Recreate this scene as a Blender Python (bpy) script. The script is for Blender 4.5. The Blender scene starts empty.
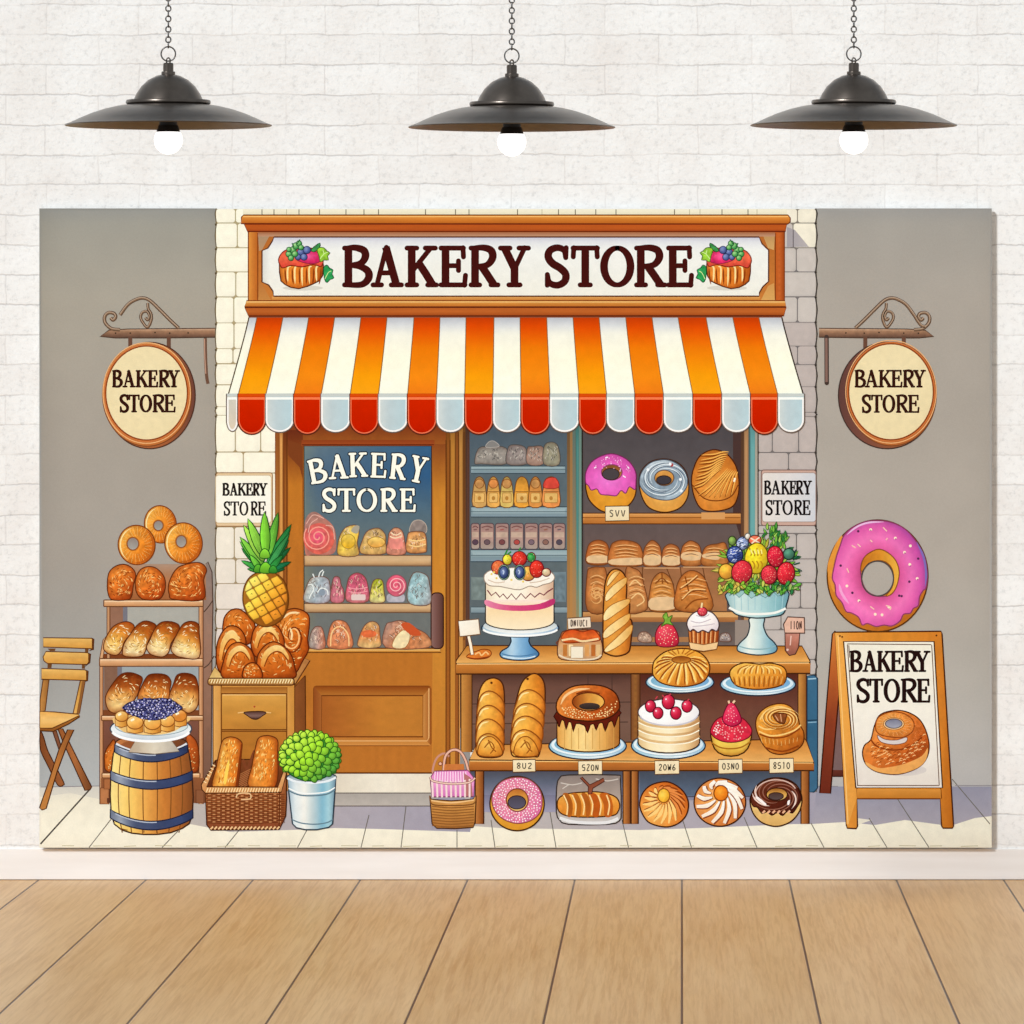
# A room with a whitewashed brick wall, three pendant lamps, a plank floor and a
# printed fabric photo backdrop hanging on the wall. The bakery is a flat print on
# that backdrop: every printed motif is flat ink on the canvas, at its real place
# and size, and its drawn colours are the ink itself.
import bpy, bmesh, math, random
import numpy as np
from mathutils import Vector, Matrix
from mathutils.geometry import delaunay_2d_cdt
random.seed(7)
C = bpy.context.scene.collection
S = 0.0022                 # metres per photo pixel on the wall plane
F = 6500.0                 # focal length in pixels
D = F * S                  # camera distance from the wall
VX, VY = 682.0, 390.0      # vanishing point of the floor boards
CAMX, CAMZ = (VX - 512) * S, (880 - VY) * S
def P(px, py, y=0.0):
    """world point at depth y that stands at photo pixel (px,py)"""
    k = (D + y) / D
    return Vector((CAMX + (px - VX) * S * k, y, CAMZ - (py - VY) * S * k))
# ---------------------------------------------------------------- objects
def link(name, me, mat=None, parent=None):
    o = bpy.data.objects.new(name, me); C.objects.link(o)
    if mat is not None and me is not None: me.materials.append(mat)
    if parent is not None: o.parent = parent
    return o
def from_bm(name, bm, mat, parent=None, smooth=False):
    me = bpy.data.meshes.new(name); bm.to_mesh(me); bm.free()
    if smooth:
        for p in me.polygons: p.use_smooth = True
    return link(name, me, mat, parent)
def lathe(bm, prof, n=96, c=(0, 0, 0), close=False):
    rings = []
    for r, z in prof:
        if r < 1e-6: rings.append([bm.verts.new((c[0], c[1], c[2] + z))])
        else: rings.append([bm.verts.new((c[0] + r * math.cos(2 * math.pi * k / n), c[1] + r * math.sin(2 * math.pi * k / n), c[2] + z)) for k in range(n)])
    prs = list(zip(rings, rings[1:]))
    if close: prs.append((rings[-1], rings[0]))
    for a, b in prs:
        for k in range(n):
            k2 = (k + 1) % n
            f = [a[k % len(a)], a[k2 % len(a)], b[k2 % len(b)], b[k % len(b)]]
            u = []
            for v in f:
                if v not in u: u.append(v)
            if len(u) > 2:
                try: bm.faces.new(u)
                except ValueError: pass
    bmesh.ops.recalc_face_normals(bm, faces=bm.faces)
def tor(bm, c, rx, rz, r, turn=0.0, n=28, m=10):
    """a wire link standing upright: ellipse rx wide and rz high, turned about z"""
    g = []
    for i in range(n):
        a = 2 * math.pi * i / n; row = []
        for j in range(m):
            b = 2 * math.pi * j / m
            x = (rx + r * math.cos(b)) * math.cos(a); z = (rz + r * math.cos(b)) * math.sin(a); y = r * math.sin(b)
            row.append(bm.verts.new((c[0] + x * math.cos(turn) - y * math.sin(turn), c[1] + x * math.sin(turn) + y * math.cos(turn), c[2] + z)))
        g.append(row)
    for i in range(n):
        for j in range(m):
            bm.faces.new((g[i][j], g[(i + 1) % n][j], g[(i + 1) % n][(j + 1) % m], g[i][(j + 1) % m]))
    bmesh.ops.recalc_face_normals(bm, faces=bm.faces)
def box_bm(x0, x1, y0, y1, z0, z1, bev=0.0):
    bm = bmesh.new(); bmesh.ops.create_cube(bm, size=1)
    for v in bm.verts:
        v.co = Vector(((x0 + x1) / 2 + v.co.x * (x1 - x0), (y0 + y1) / 2 + v.co.y * (y1 - y0), (z0 + z1) / 2 + v.co.z * (z1 - z0)))
    if bev: bmesh.ops.bevel(bm, geom=bm.edges[:], offset=bev, segments=3, affect='EDGES', profile=.5)
    return bm
# ---------------------------------------------------------------- materials
def nmat(name, rough=.6, col=(.8, .8, .8), spec=.5, metal=0.0):
    m = bpy.data.materials.new(name); m.use_nodes = True
    b = m.node_tree.nodes['Principled BSDF']
    b.inputs['Base Color'].default_value = (*col, 1); b.inputs['Roughness'].default_value = rough
    b.inputs['Specular IOR Level'].default_value = spec; b.inputs['Metallic'].default_value = metal
    return m, m.node_tree, b
class NT:
    """tiny node wiring helper"""
    def __init__(s, nt): s.nt = nt
    def n(s, typ, **kw):
        x = s.nt.nodes.new(typ)
        for k, v in kw.items():
            if hasattr(x, k) and not k.startswith('i_'): setattr(x, k, v)
        return x
    def l(s, a, b): s.nt.links.new(a, b)
    def math(s, op, a, b=None, c=None):
        x = s.nt.nodes.new('ShaderNodeMath'); x.operation = op
        for i, v in enumerate((a, b, c)):
            if v is None: continue
            if isinstance(v, (int, float)): x.inputs[i].default_value = v
            else: s.nt.links.new(v, x.inputs[i])
        return x.outputs[0]
    def noise(s, vec, scale, detail=3, rough=.5, dist=0.0):
        x = s.nt.nodes.new('ShaderNodeTexNoise'); x.inputs['Scale'].default_value = scale
        x.inputs['Detail'].default_value = detail; x.inputs['Roughness'].default_value = rough; x.inputs['Distortion'].default_value = dist
        if vec is not None: s.nt.links.new(vec, x.inputs['Vector'])
        return x.outputs[0]
    def ramp(s, fac, stops):
        x = s.nt.nodes.new('ShaderNodeValToRGB'); e = x.color_ramp.elements
        while len(e) < len(stops): e.new(.5)
        for q, (t, c) in zip(e, stops): q.position = t; q.color = (*c, 1)
        s.nt.links.new(fac, x.inputs[0]); return x.outputs[0]
    def mix(s, fac, a, b, typ='MIX'):
        x = s.nt.nodes.new('ShaderNodeMix'); x.data_type = 'RGBA'; x.blend_type = typ
        for i, v in ((0, fac), (6, a), (7, b)):
            if isinstance(v, (int, float)): x.inputs[i].default_value = v
            elif isinstance(v, tuple): x.inputs[i].default_value = (*v, 1)
            else: s.nt.links.new(v, x.inputs[i])
        return x.outputs[2]
    def xyz(s, vec, sx, sy, sz):
        x = s.nt.nodes.new('ShaderNodeMapping'); x.inputs['Scale'].default_value = (sx, sy, sz)
        s.nt.links.new(vec, x.inputs['Vector']); return x.outputs[0]
def lin(c):
    c = np.asarray(c, float) / 255.0
    return np.where(c <= .04045, c / 12.92, ((c + .055) / 1.055) ** 2.4)
def L(r, g, b): return tuple(float(v) for v in lin((r, g, b)))
# ================================================================ the room
def mat_brick():
    m, nt, b = nmat('whitewashed_brick', .75, spec=.25); t = NT(nt)
    pos = t.n('ShaderNodeNewGeometry').outputs['Position']
    sep = t.n('ShaderNodeSeparateXYZ'); t.l(pos, sep.inputs[0])
    cmb = t.n('ShaderNodeCombineXYZ')
    wob = t.math('MULTIPLY', t.math('SUBTRACT', t.noise(pos, 9, 3), .5), .016)
    wob2 = t.math('MULTIPLY', t.math('SUBTRACT', t.noise(pos, 60, 2), .5), .005)
    z = t.math('ADD', t.math('ADD', sep.outputs[2], wob), wob2)
    t.l(t.math('ADD', sep.outputs[0], wob), cmb.inputs[0])
    t.l(t.math('ADD', z, -(880 - 5) * S + 66 * .066), cmb.inputs[1])
    br = t.n('ShaderNodeTexBrick'); t.l(cmb.outputs[0], br.inputs['Vector'])
    br.inputs['Scale'].default_value = 1; br.inputs['Brick Width'].default_value = .205; br.inputs['Row Height'].default_value = .066
    br.inputs['Mortar Size'].default_value = .0022; br.inputs['Mortar Smooth'].default_value = .6
    br.inputs['Color1'].default_value = (*L(245, 242, 238), 1); br.inputs['Color2'].default_value = (*L(236, 231, 226), 1)
    br.inputs['Mortar'].default_value = (*L(235, 229, 223), 1); br.offset = .43
    yy = t.math('FRACT', t.math('DIVIDE', t.math('ADD', z, -(880 - 5) * S + 66 * .066), .066)); bed = t.math('LESS_THAN', t.math('ABSOLUTE', t.math('SUBTRACT', t.math('ABSOLUTE', t.math('SUBTRACT', yy, .5)), .5)), .04)
    jn = t.math('MULTIPLY', br.outputs['Fac'], t.math('ADD', t.math('MULTIPLY', bed, .62), .38))
    jn = t.math('MULTIPLY', jn, t.ramp(t.noise(pos, 6, 3), [(.36, (.15, .15, .15)), (.6, (1, 1, 1))]))
    # paint that thins out here and there: warm and cool blotches, fine grain
    f = t.noise(pos, 7, 4, .6)
    c = t.mix(.5, br.outputs['Color'], t.ramp(f, [(.3, L(249, 246, 241)), (.52, L(240, 234, 227)), (.72, L(231, 221, 212))]))
    c = t.mix(t.math('MULTIPLY', jn, .6), c, L(190, 185, 182))
    pits = t.ramp(t.noise(pos, 70, 5, .75), [(.36, (.86, .86, .86)), (.47, (1, 1, 1)), (.66, (1.03, 1.03, 1.03))])
    c = t.mix(1.0, c, pits, 'MULTIPLY')
    # most of the joints are filled with paint, only some show
    t.l(c, b.inputs['Base Color'])
    h = t.math('ADD', t.math('MULTIPLY', jn, -1.0), t.math('MULTIPLY', t.noise(pos, 120, 4, .65), 1.2))
    h = t.math('ADD', h, t.math('MULTIPLY', t.noise(pos, 30, 3), 1.0))
    bp = t.n('ShaderNodeBump'); bp.inputs['Strength'].default_value = .3; bp.inputs['Distance'].default_value = .003
    t.l(h, bp.inputs['Height']); t.l(bp.outputs[0], b.inputs['Normal'])
    return m
def mat_floor():
    m, nt, b = nmat('oak_floor_boards', .42, spec=.35); t = NT(nt)
    pos = t.n('ShaderNodeNewGeometry').outputs['Position']
    sep = t.n('ShaderNodeSeparateXYZ'); t.l(pos, sep.inputs[0])
    u = t.math('DIVIDE', t.math('SUBTRACT', sep.outputs[0], CAMX), 107.2 * S)
    idx = t.math('FLOOR', u); fr = t.math('FRACT', u)
    wn = t.n('ShaderNodeTexWhiteNoise'); wn.noise_dimensions = '1D'; t.l(idx, wn.inputs['W'])
    off = t.n('ShaderNodeCombineXYZ'); t.l(sep.outputs[0], off.inputs[0])
    t.l(t.math('ADD', sep.outputs[1], t.math('MULTIPLY', wn.outputs['Value'], 7.0)), off.inputs[1])
    t.l(t.math('MULTIPLY', idx, 3.7), off.inputs[2])
    g1 = t.noise(t.xyz(off.outputs[0], 26, .9, 1), 1.0, 6, .66, 1.2)
    g2 = t.noise(t.xyz(off.outputs[0], 130, 2.6, 1), 1.0, 5, .7, .4)
    g3 = t.noise(t.xyz(off.outputs[0], 5, .9, 1), 1.0, 2)
    c = t.ramp(g1, [(.36, L(194, 147, 88)), (.5, L(208, 164, 106)), (.66, L(222, 182, 126))])
    c = t.mix(.42, c, t.ramp(g2, [(.38, L(164, 114, 62)), (.56, L(228, 188, 134))]))
    c = t.mix(.35, c, t.ramp(g3, [(.3, L(196, 142, 78)), (.7, L(222, 178, 128))]))
    c = t.mix(t.math('MULTIPLY', wn.outputs['Value'], .22), c, L(202, 152, 94))
    gap = t.math('MINIMUM', fr, t.math('SUBTRACT', 1, fr))
    line = t.math('LESS_THAN', gap, .0088)
    c = t.mix(line, c, L(74, 40, 14))
    t.l(c, b.inputs['Base Color'])
    gs = t.n('ShaderNodeMapRange'); gs.interpolation_type = 'SMOOTHSTEP'; t.l(gap, gs.inputs[0])
    gs.inputs[1].default_value = 0; gs.inputs[2].default_value = .02
    h = t.math('ADD', gs.outputs[0], t.math('MULTIPLY', g2, .12))
    bp = t.n('ShaderNodeBump'); bp.inputs['Strength'].default_value = .5; bp.inputs['Distance'].default_value = .002
    t.l(h, bp.inputs['Height']); t.l(bp.outputs[0], b.inputs['Normal'])
    return m
def mat_trim():
    m, nt, b = nmat('white_trim_paint', .5, spec=.3); t = NT(nt)
    pos = t.n('ShaderNodeNewGeometry').outputs['Position']
    t.l(t.ramp(t.noise(t.xyz(pos, 3, 3, 40), 1, 3), [(.35, L(238, 230, 223)), (.65, L(244, 237, 231))]), b.inputs['Base Color'])
    return m
def struct(o, lab):
    o['kind'] = 'structure'; o['label'] = lab; return o
def room():
    X0, X1 = -4.5, 5.0
    struct(from_bm('wall_back', box_bm(X0, X1, 0, .12, -.1, 3.3), mat_brick()), 'whitewashed brick wall behind the bakery backdrop')
    struct(from_bm('floor', box_bm(X0, X1, -9, 0, -.06, 0), mat_floor()), 'light oak floor of wide boards running to the wall')
    k = (D - .005) / D
    zt = CAMZ - (849 - VY) * S * k
    bb = box_bm(X0, X1, -.005, 0.0, .0015, zt, .0008)
    struct(from_bm('baseboard_back', bb, mat_trim()), 'low white baseboard along the foot of the brick wall')
def lamps():
    metal, nt, b = nmat('dark_enamel', .3, L(50, 47, 45), .6, .75)
    t = NT(nt); pos = t.n('ShaderNodeNewGeometry').outputs['Position']
    t.l(t.ramp(t.noise(pos, 40, 3), [(.3, L(84, 74, 66)), (.7, L(98, 87, 78))]), b.inputs['Base Color'])
    blk = nmat('black_socket', .45, L(22, 20, 20))[0]
    wire = nmat('steel_wire', .3, L(105, 100, 96), .5, .8)[0]
    bulb, nt, b = nmat('frosted_bulb', .3, (.95, .95, .95))
    b.inputs['Emission Color'].default_value = (1, .985, .96, 1); b.inputs['Emission Strength'].default_value = 1.5
    Y = -2.3; q = S * (D + Y) / D
    def PR(pts): return [(r * q, -z * q) for r, z in pts]
    built = None
    for px, dy, lab in ((168.3, 0, 'leftmost black enamel pendant lamp with a wide shade hanging on a chain'),
                        (511.8, 2, 'middle black enamel pendant lamp with a wide shade hanging on a chain'),
                        (853.8, 0, 'rightmost black enamel pendant lamp with a wide shade hanging on a chain')):
        o = P(px, 124.5 + dy, Y)
        if built is None:
            root = bpy.data.objects.new('pendant_lamp', None); C.objects.link(root); built = root
            # shade: spun brim (outer skin, rolled lip, inner skin) under a flanged dome
            pr = [(0, -50.5), (5, -50.3), (12, -48.6), (20, -44.5), (27, -38), (32, -30.5), (34.5, -24.8), (35.2, -24.6), (41.6, -24.4), (42.4, -23.2), (42.4, -21.4), (41.5, -20.4), (39.5, -20.1),
                  (52, -18.2), (65, -15), (78, -10.6), (90, -5.4), (98, -1.6), (103.2, .2), (103.6, .9), (103.0, 1.4), (98, -.2), (90, -3.8), (78, -9), (65, -13.4), (52, -16.6), (38, -18.6), (20, -19.5), (0, -20)]
            bm = bmesh.new(); lathe(bm, PR(pr), 128)
            o1 = from_bm('lamp_shade', bm, metal, root, True)
            md = o1.modifiers.new('split', 'EDGE_SPLIT'); md.split_angle = math.radians(38)
            bm = bmesh.new(); lathe(bm, PR([(0, -61.6), (4.4, -61.6), (5.2, -60.8), (5.2, -53.2), (6.8, -52.8), (7, -51.5), (7, -49.8), (0, -49.4)]), 40)
            for v in list(bm.verts): pass
            tor(bm, (0, 0, 63.6 * q), 1.9 * q, 3.0 * q, .75 * q)
            s_ = from_bm('lamp_cap', bm, metal, root, True); s_.modifiers.new('split', 'EDGE_SPLIT').split_angle = math.radians(40)
            bm = bmesh.new(); tor(bm, (0, 0, 70.6 * q), 7.2 * q, 7.2 * q, .75 * q, 0, 44)
            from_bm('hanging_ring', bm, wire, root, True)
            bm = bmesh.new(); z = 79.6; k = 0
            while z < 556:
                if k % 2: tor(bm, (0, 0, z * q), 2.5 * q, 2.9 * q, .75 * q, 0.1)
                else: tor(bm, (0, 0, z * q), 1.5 * q, 2.9 * q, .75 * q, 0.1 + math.pi / 2)
                z += 5.2; k += 1
            from_bm('chain', bm, wire, root, True)
            bm = bmesh.new(); lathe(bm, PR([(0, -575), (26, -575), (26, -572), (20, -566), (8, -560), (3, -556), (0, -555)]), 48)
            from_bm('ceiling_rose', bm, metal, root, True)
            bm = bmesh.new(); lathe(bm, PR([(0, -19), (9, -19), (9, .5), (10, 1), (11.8, 7.4), (11.3, 7.9), (0, 7.9)]), 48)
            s_ = from_bm('bulb_socket', bm, blk, root, True); s_.modifiers.new('split', 'EDGE_SPLIT').split_angle = math.radians(40)
            pr = [(8.8, 6.6), (9.4, 7.4)] + [(14.2 * math.sin(a), 15.6 - 14.2 * math.cos(a)) for a in [math.radians(42 + i * 138 / 20) for i in range(21)]]
            bm = bmesh.new(); lathe(bm, PR([(0, 6.6)] + pr[:-1] + [(0, 29.8)]), 48)
            from_bm('bulb', bm, bulb, root, True)
            r = root
        else:
            r = built.copy(); C.objects.link(r)
            for ch in built.children:
                c = ch.copy(); C.objects.link(c); c.parent = r
        r.location = o; r['label'] = lab; r['category'] = 'pendant lamp'; r['group'] = 'row of pendant lamps'
def light_and_camera():
    w = bpy.data.worlds.new('room_daylight'); bpy.context.scene.world = w; w.use_nodes = True
    bg = w.node_tree.nodes['Background']; bg.inputs[1].default_value = WORLD; t = NT(w.node_tree)
    # daylight from windows to both sides, a dimmer room behind the camera
    sx = t.n('ShaderNodeSeparateXYZ'); t.l(t.n('ShaderNodeTexCoord').outputs['Generated'], sx.inputs[0])
    ax = t.math('ABSOLUTE', sx.outputs[0])
    t.l(t.ramp(ax, [(.05, (.41, .475, .53)), (.35, (.88, 1.01, 1.12)), (.9, (1.03, 1.18, 1.31))]), bg.inputs[0])
    l = bpy.data.lights.new('sunlight', 'SUN'); l.energy = SUN; l.angle = math.radians(9); l.color = (.93, 1, 1.06)
    o = bpy.data.objects.new('sunlight', l); C.objects.link(o)
    o.rotation_euler = Vector((.72, 1, -.74)).to_track_quat('-Z', 'Y').to_euler(); o.location = (-3, -4, 4)
    cam = bpy.data.cameras.new('camera'); co = bpy.data.objects.new('camera', cam); C.objects.link(co)
    co.location = (CAMX, -D, CAMZ); co.rotation_euler = (math.pi / 2, 0, 0)
    cam.sensor_width = 36; cam.lens = F / 1024 * 36; cam.shift_x = -(VX - 512) / 1024; cam.shift_y = -(512 - VY) / 1024
    cam.clip_end = 100
    sc = bpy.context.scene; sc.camera = co
    v = sc.view_settings; v.view_transform = 'Standard'; v.look = 'None'; v.gamma = 1; v.use_curve_mapping = False; v.exposure = EXPO
WORLD, SUN, EXPO = .54, 2.62, 0.0
INK = 1.0        # wall irradiance the inks were mixed for
room(); lamps(); light_and_camera()
# ================================================================ printing inks
BY = -0.018                # front of the canvas
STEP = 1.2e-5              # one film of ink
LEV = np.zeros((256, 256), int)
OX, OY, OS = 0.0, 0.0, 1.0
CUR = None; PARTS = []
def fr(ox=0, oy=0, s=1):
    global OX, OY, OS; OX, OY, OS = ox, oy, s
def T(pts):
    a = np.asarray(pts, float).reshape(-1, 2); return np.column_stack((OX + a[:, 0] / OS, OY + a[:, 1] / OS))
class Part:
    def __init__(s, name, label, parent):
        s.name, s.label, s.parent = name, label, parent
        s.v, s.f, s.c, s.n = [], [], [], 0
def part(name, label=None, parent=None, new=True):
    global CUR
    CUR = Part(name, label, parent); PARTS.append(CUR); return CUR
def sub(name, label=None):
    """a sub-part of the current motif"""
    return part(name, label, CUR.parent or CUR)
def back():
    global CUR
    if CUR.parent: CUR = CUR.parent
def use(p):
    global CUR; CUR = p; return p
def hexc(c):
    if isinstance(c, str):
        c = c.lstrip('#')
        if len(c) == 3: c = ''.join(ch * 2 for ch in c)
        return np.array([int(c[i:i + 2], 16) for i in (0, 2, 4)], float)
    return np.asarray(c, float)
def _st(stops):
    if not (isinstance(stops[0], tuple) and len(stops[0]) == 2): stops = [(i / (len(stops) - 1), s) for i, s in enumerate(stops)]
    ts = np.array([t for t, _ in stops]); cs = np.array([hexc(c) for _, c in stops])
    return lambda t: np.stack([np.interp(t, ts, cs[:, k]) for k in range(3)], -1)
def V(*st):
    f = _st(st); return lambda x, y, b: f((y - b[1]) / max(b[3] - b[1], 1e-6))
def H(*st):
    f = _st(st); return lambda x, y, b: f((x - b[0]) / max(b[2] - b[0], 1e-6))
def G(ang, *st):
    f = _st(st); ca, sa = math.cos(math.radians(ang)), math.sin(math.radians(ang))
    def g(x, y, b):
        cx, cy = (b[0] + b[2]) / 2, (b[1] + b[3]) / 2; hw, hh = (b[2] - b[0]) / 2 + 1e-6, (b[3] - b[1]) / 2 + 1e-6
        return f(.5 + .5 * ((x - cx) / hw * ca + (y - cy) / hh * sa) / (abs(ca) + abs(sa)))
    return g
def R(cx, cy, *st, sx=1.0, sy=1.0):
    """radial blend, centre in bbox fractions, 1 = one half-size away"""
    f = _st(st)
    def g(x, y, b):
        w, h = b[2] - b[0] + 1e-6, b[3] - b[1] + 1e-6
        return f(np.hypot(((x - b[0]) / w - cx) * sx, ((y - b[1]) / h - cy) * sy) * 1.25)
    return g
def _h(i, j, s): 
    v = np.sin(i * 127.1 + j * 311.7 + s * 74.7) * 43758.5453; return v - np.floor(v)
def vn(x, y, s=0):
    i, j = np.floor(x), np.floor(y); u, v = x - i, y - j; u = u * u * (3 - 2 * u); v = v * v * (3 - 2 * v)
    return (_h(i, j, s) * (1 - u) + _h(i + 1, j, s) * u) * (1 - v) + (_h(i, j + 1, s) * (1 - u) + _h(i + 1, j + 1, s) * u) * v
def N(col, amt=.12, sc=3.0, sy=None, seed=1):
    """mottled ink: the colour with brushy blotches sc pixels across"""
    c = _c(col); sy = sy or sc
    def g(x, y, b):
        n = vn(x / sc, y / sy, seed) * .6 + vn(x / sc * 2.3, y / sy * 2.3, seed + 5) * .4
        return c(x, y, b) * (1 + amt * 2 * (n - .5))[:, None]
    return g
def _c(col):
    if callable(col): return col
    k = hexc(col); return lambda x, y, b: np.tile(k, (len(x), 1))
def spl(p, k=6, closed=True):
    p = np.asarray(p, float); n = len(p)
    if n < 3 or k < 2: return p
    out = []
    rng = range(n) if closed else range(n - 1)
    for i in rng:
        if closed: a, b, c, d = p[i - 1], p[i], p[(i + 1) % n], p[(i + 2) % n]
        else: a, b, c, d = p[max(i - 1, 0)], p[i], p[i + 1], p[min(i + 2, n - 1)]
        for j in range(k):
            t = j / k
            out.append(.5 * (2 * b + (c - a) * t + (2 * a - 5 * b + 4 * c - d) * t * t + (3 * b - a - 3 * c + d) * t ** 3))
    if not closed: out.append(p[-1])
    return np.array(out)
def inside(q, poly):
    x, y = q[:, 0], q[:, 1]; r = np.zeros(len(q), bool); n = len(poly)
    for i in range(n):
        x1, y1 = poly[i - 1]; x2, y2 = poly[i]
        if y1 == y2: continue
        m = ((y1 > y) != (y2 > y)); r ^= m & (x < (x2 - x1) * (y - y1) / (y2 - y1) + x1)
    return r
def put(verts, faces, cols, lev=None):
    b = [verts[:, 0].min(), verts[:, 1].min(), verts[:, 0].max(), verts[:, 1].max()]
    i0, i1 = int(max(b[0] // 4, 0)), int(min(b[2] // 4, 255)); j0, j1 = int(max(b[1] // 4, 0)), int(min(b[3] // 4, 255))
    lv = LEV[j0:j1 + 1, i0:i1 + 1].max() + 1; LEV[j0:j1 + 1, i0:i1 + 1] = lv + (0 if lev is None else lev.max())
    cols = np.clip(lin(np.clip(cols, 0, 255)) / INK, 0, .97)
    CUR.v.append(np.column_stack((verts, np.full(len(verts), lv) + (0 if lev is None else lev)))); CUR.c.append(cols)
    CUR.f += [tuple(i + CUR.n for i in f) for f in faces]; CUR.n += len(verts)
def _dist(q, poly):
    d = np.full(len(q), 1e9)
    for i in range(len(poly)):
        a, b = poly[i - 1], poly[i]; e = b - a; l = max((e ** 2).sum(), 1e-9)
        t = np.clip(((q - a) @ e) / l, 0, 1); d = np.minimum(d, np.hypot(*(q - a - t[:, None] * e).T))
    return d
def _fill(polys, col, res, holes=(), edge=None):
    """fill polygons (already in photo pixels) as one film of ink"""
    for p in polys:
        p = np.asarray(p, float)
        b = [p[:, 0].min(), p[:, 1].min(), p[:, 0].max(), p[:, 1].max()]
        pts = list(map(tuple, p)); edges = [(i, (i + 1) % len(p)) for i in range(len(p))]
        for hl in holes:
            k = len(pts); pts += list(map(tuple, hl)); edges += [(k + i, k + (i + 1) % len(hl)) for i in range(len(hl))]
        if res and (b[2] - b[0]) > res and (b[3] - b[1]) > res:
            gx = np.arange(b[0] + res * .5, b[2], res); gy = np.arange(b[1] + res * .5, b[3], res)
            q = np.array([(x + (res * .5 if j % 2 else 0), y) for j, y in enumerate(gy) for x in gx])
            if len(q):
                q = q[inside(q, p)]
                for hl in holes: q = q[~inside(q, np.asarray(hl))]
                pts += list(map(tuple, q))
        vs, _, fs, *_r = delaunay_2d_cdt([Vector(q) for q in pts], edges, [], 0, 1e-4)
        vs = np.array([(q.x, q.y) for q in vs]); fs = [f for f in fs]
        if not fs: continue
        cen = np.array([vs[list(f)].mean(0) for f in fs]); ok = inside(cen, p)
        for hl in holes: ok &= ~inside(cen, np.asarray(hl))
        fs = [f for f, k in zip(fs, ok) if k]
        cc = _c(col)(vs[:, 0], vs[:, 1], b)
        if edge:                                      # a browner band along the outline
            t = np.clip(1 - _dist(vs, p) / edge[0], 0, 1)[:, None] ** 1.3; cc = cc * (1 - t * edge[1] * np.array([[.62, 1.0, 1.12]]))
        put(vs, fs, cc)
OUT = '#4a2512'
def fill(pts, col, sm=0, res=3.0, out=None, ow=1.1, holes=(), edge=None):
    p = T(pts)
    if sm: p = spl(p, sm)
    hs = [spl(T(h), sm) if sm else T(h) for h in holes]
    if not callable(col): res = None
    _fill([p], col, res, hs, edge)
    if out:
        _line(p, ow, out, True)
        for h in hs: _line(h, ow, out, True)
def ellp(cx, cy, rx, ry, rot=0, a0=0, a1=360, n=None):
    n = n or int(max(18, min(64, (rx + ry) / OS * 1.6)))
    full = abs(a1 - a0) >= 360
    a = np.radians(np.linspace(a0, a1, n, endpoint=not full)); c, s = math.cos(math.radians(rot)), math.sin(math.radians(rot))
    x, y = rx * np.cos(a), ry * np.sin(a)
    return np.column_stack((cx + x * c - y * s, cy + x * s + y * c))
def ell(cx, cy, rx, ry, col, rot=0, out=None, ow=1.1, res=3.0, holes=(), edge=None):
    fill(ellp(cx, cy, rx, ry, rot), col, 0, res, out, ow, holes, edge)
def rect(x0, y0, x1, y1, col, r=0, out=None, ow=1.1, res=3.0):
    if r:
        q = []
        for cx, cy, a in ((x1 - r, y0 + r, -90), (x1 - r, y1 - r, 0), (x0 + r, y1 - r, 90), (x0 + r, y0 + r, 180)):
            q += list(ellp(cx, cy, r, r, 0, a, a + 90, 6))
    else: q = [(x0, y0), (x1, y0), (x1, y1), (x0, y1)]
    fill(q, col, 0, res, out, ow)
def _ribbon(p, w, closed):
    p = np.asarray(p, float); n = len(p)
    if closed: t = np.roll(p, -1, 0) - np.roll(p, 1, 0)
    else: t = np.gradient(p, axis=0)
    l = np.hypot(t[:, 0], t[:, 1]); l[l < 1e-9] = 1; nn = np.column_stack((-t[:, 1], t[:, 0])) / l[:, None]
    w = np.asarray(w, float) * np.ones(n); a, b = p + nn * w[:, None] / 2, p - nn * w[:, None] / 2
    vs = np.concatenate((a, b)); fs = [(i, (i + 1) % n, n + (i + 1) % n, n + i) for i in range(n if closed else n - 1)]
    return vs, fs
def _line(p, w, col, closed=False, cap=False):
    vs, fs = _ribbon(p, w, closed)
    if cap and not closed:
        n = len(p); vs, fs = list(map(tuple, vs)), list(fs); m = 7
        for i0, sg in ((0, 1), (n - 1, -1)):
            a, c = np.array(vs[i0]), np.array(vs[n + i0]); o = (a + c) / 2; r = a - o; k = len(vs)
            for j in range(1, m):
                t = sg * math.pi * j / m; vs.append((o[0] + r[0] * math.cos(t) - r[1] * math.sin(t), o[1] + r[0] * math.sin(t) + r[1] * math.cos(t)))
            fs.append((i0, *range(k, k + m - 1), n + i0))
        vs = np.array(vs)
    b = [vs[:, 0].min(), vs[:, 1].min(), vs[:, 0].max(), vs[:, 1].max()]
    put(vs, fs, _c(col)(vs[:, 0], vs[:, 1], b))
def tap(n, w, a=.25, b=.25):
    t = np.linspace(0, 1, n); return w * np.minimum(1, np.minimum(t / max(a, 1e-6), (1 - t) / max(b, 1e-6)) * .85 + .15)
def line(pts, w, col, sm=5, closed=False, cap=False, taper=False):
    p = T(pts)
    if sm: p = spl(p, sm, closed)
    if isinstance(w, (list, tuple)): w = np.interp(np.linspace(0, 1, len(p)), np.linspace(0, 1, len(w)), w)
    elif taper: w = tap(len(p), w)
    _line(p, w, col, closed, cap)
def lines(ls, w, col, sm=5, taper=False):
    """many separate strokes of one colour"""
    av, af, lv, n = [], [], [], 0
    for j, l in enumerate(ls):
        p = T(l)
        if sm: p = spl(p, sm, False)
        vs, fs = _ribbon(p, tap(len(p), w) if taper else w, False); av.append(vs); af += [tuple(i + n for i in f) for f in fs]; n += len(vs); lv += [j % 3] * len(vs)
    vs = np.concatenate(av); b = [vs[:, 0].min(), vs[:, 1].min(), vs[:, 0].max(), vs[:, 1].max()]
    put(vs, af, _c(col)(vs[:, 0], vs[:, 1], b), np.array(lv))
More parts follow.
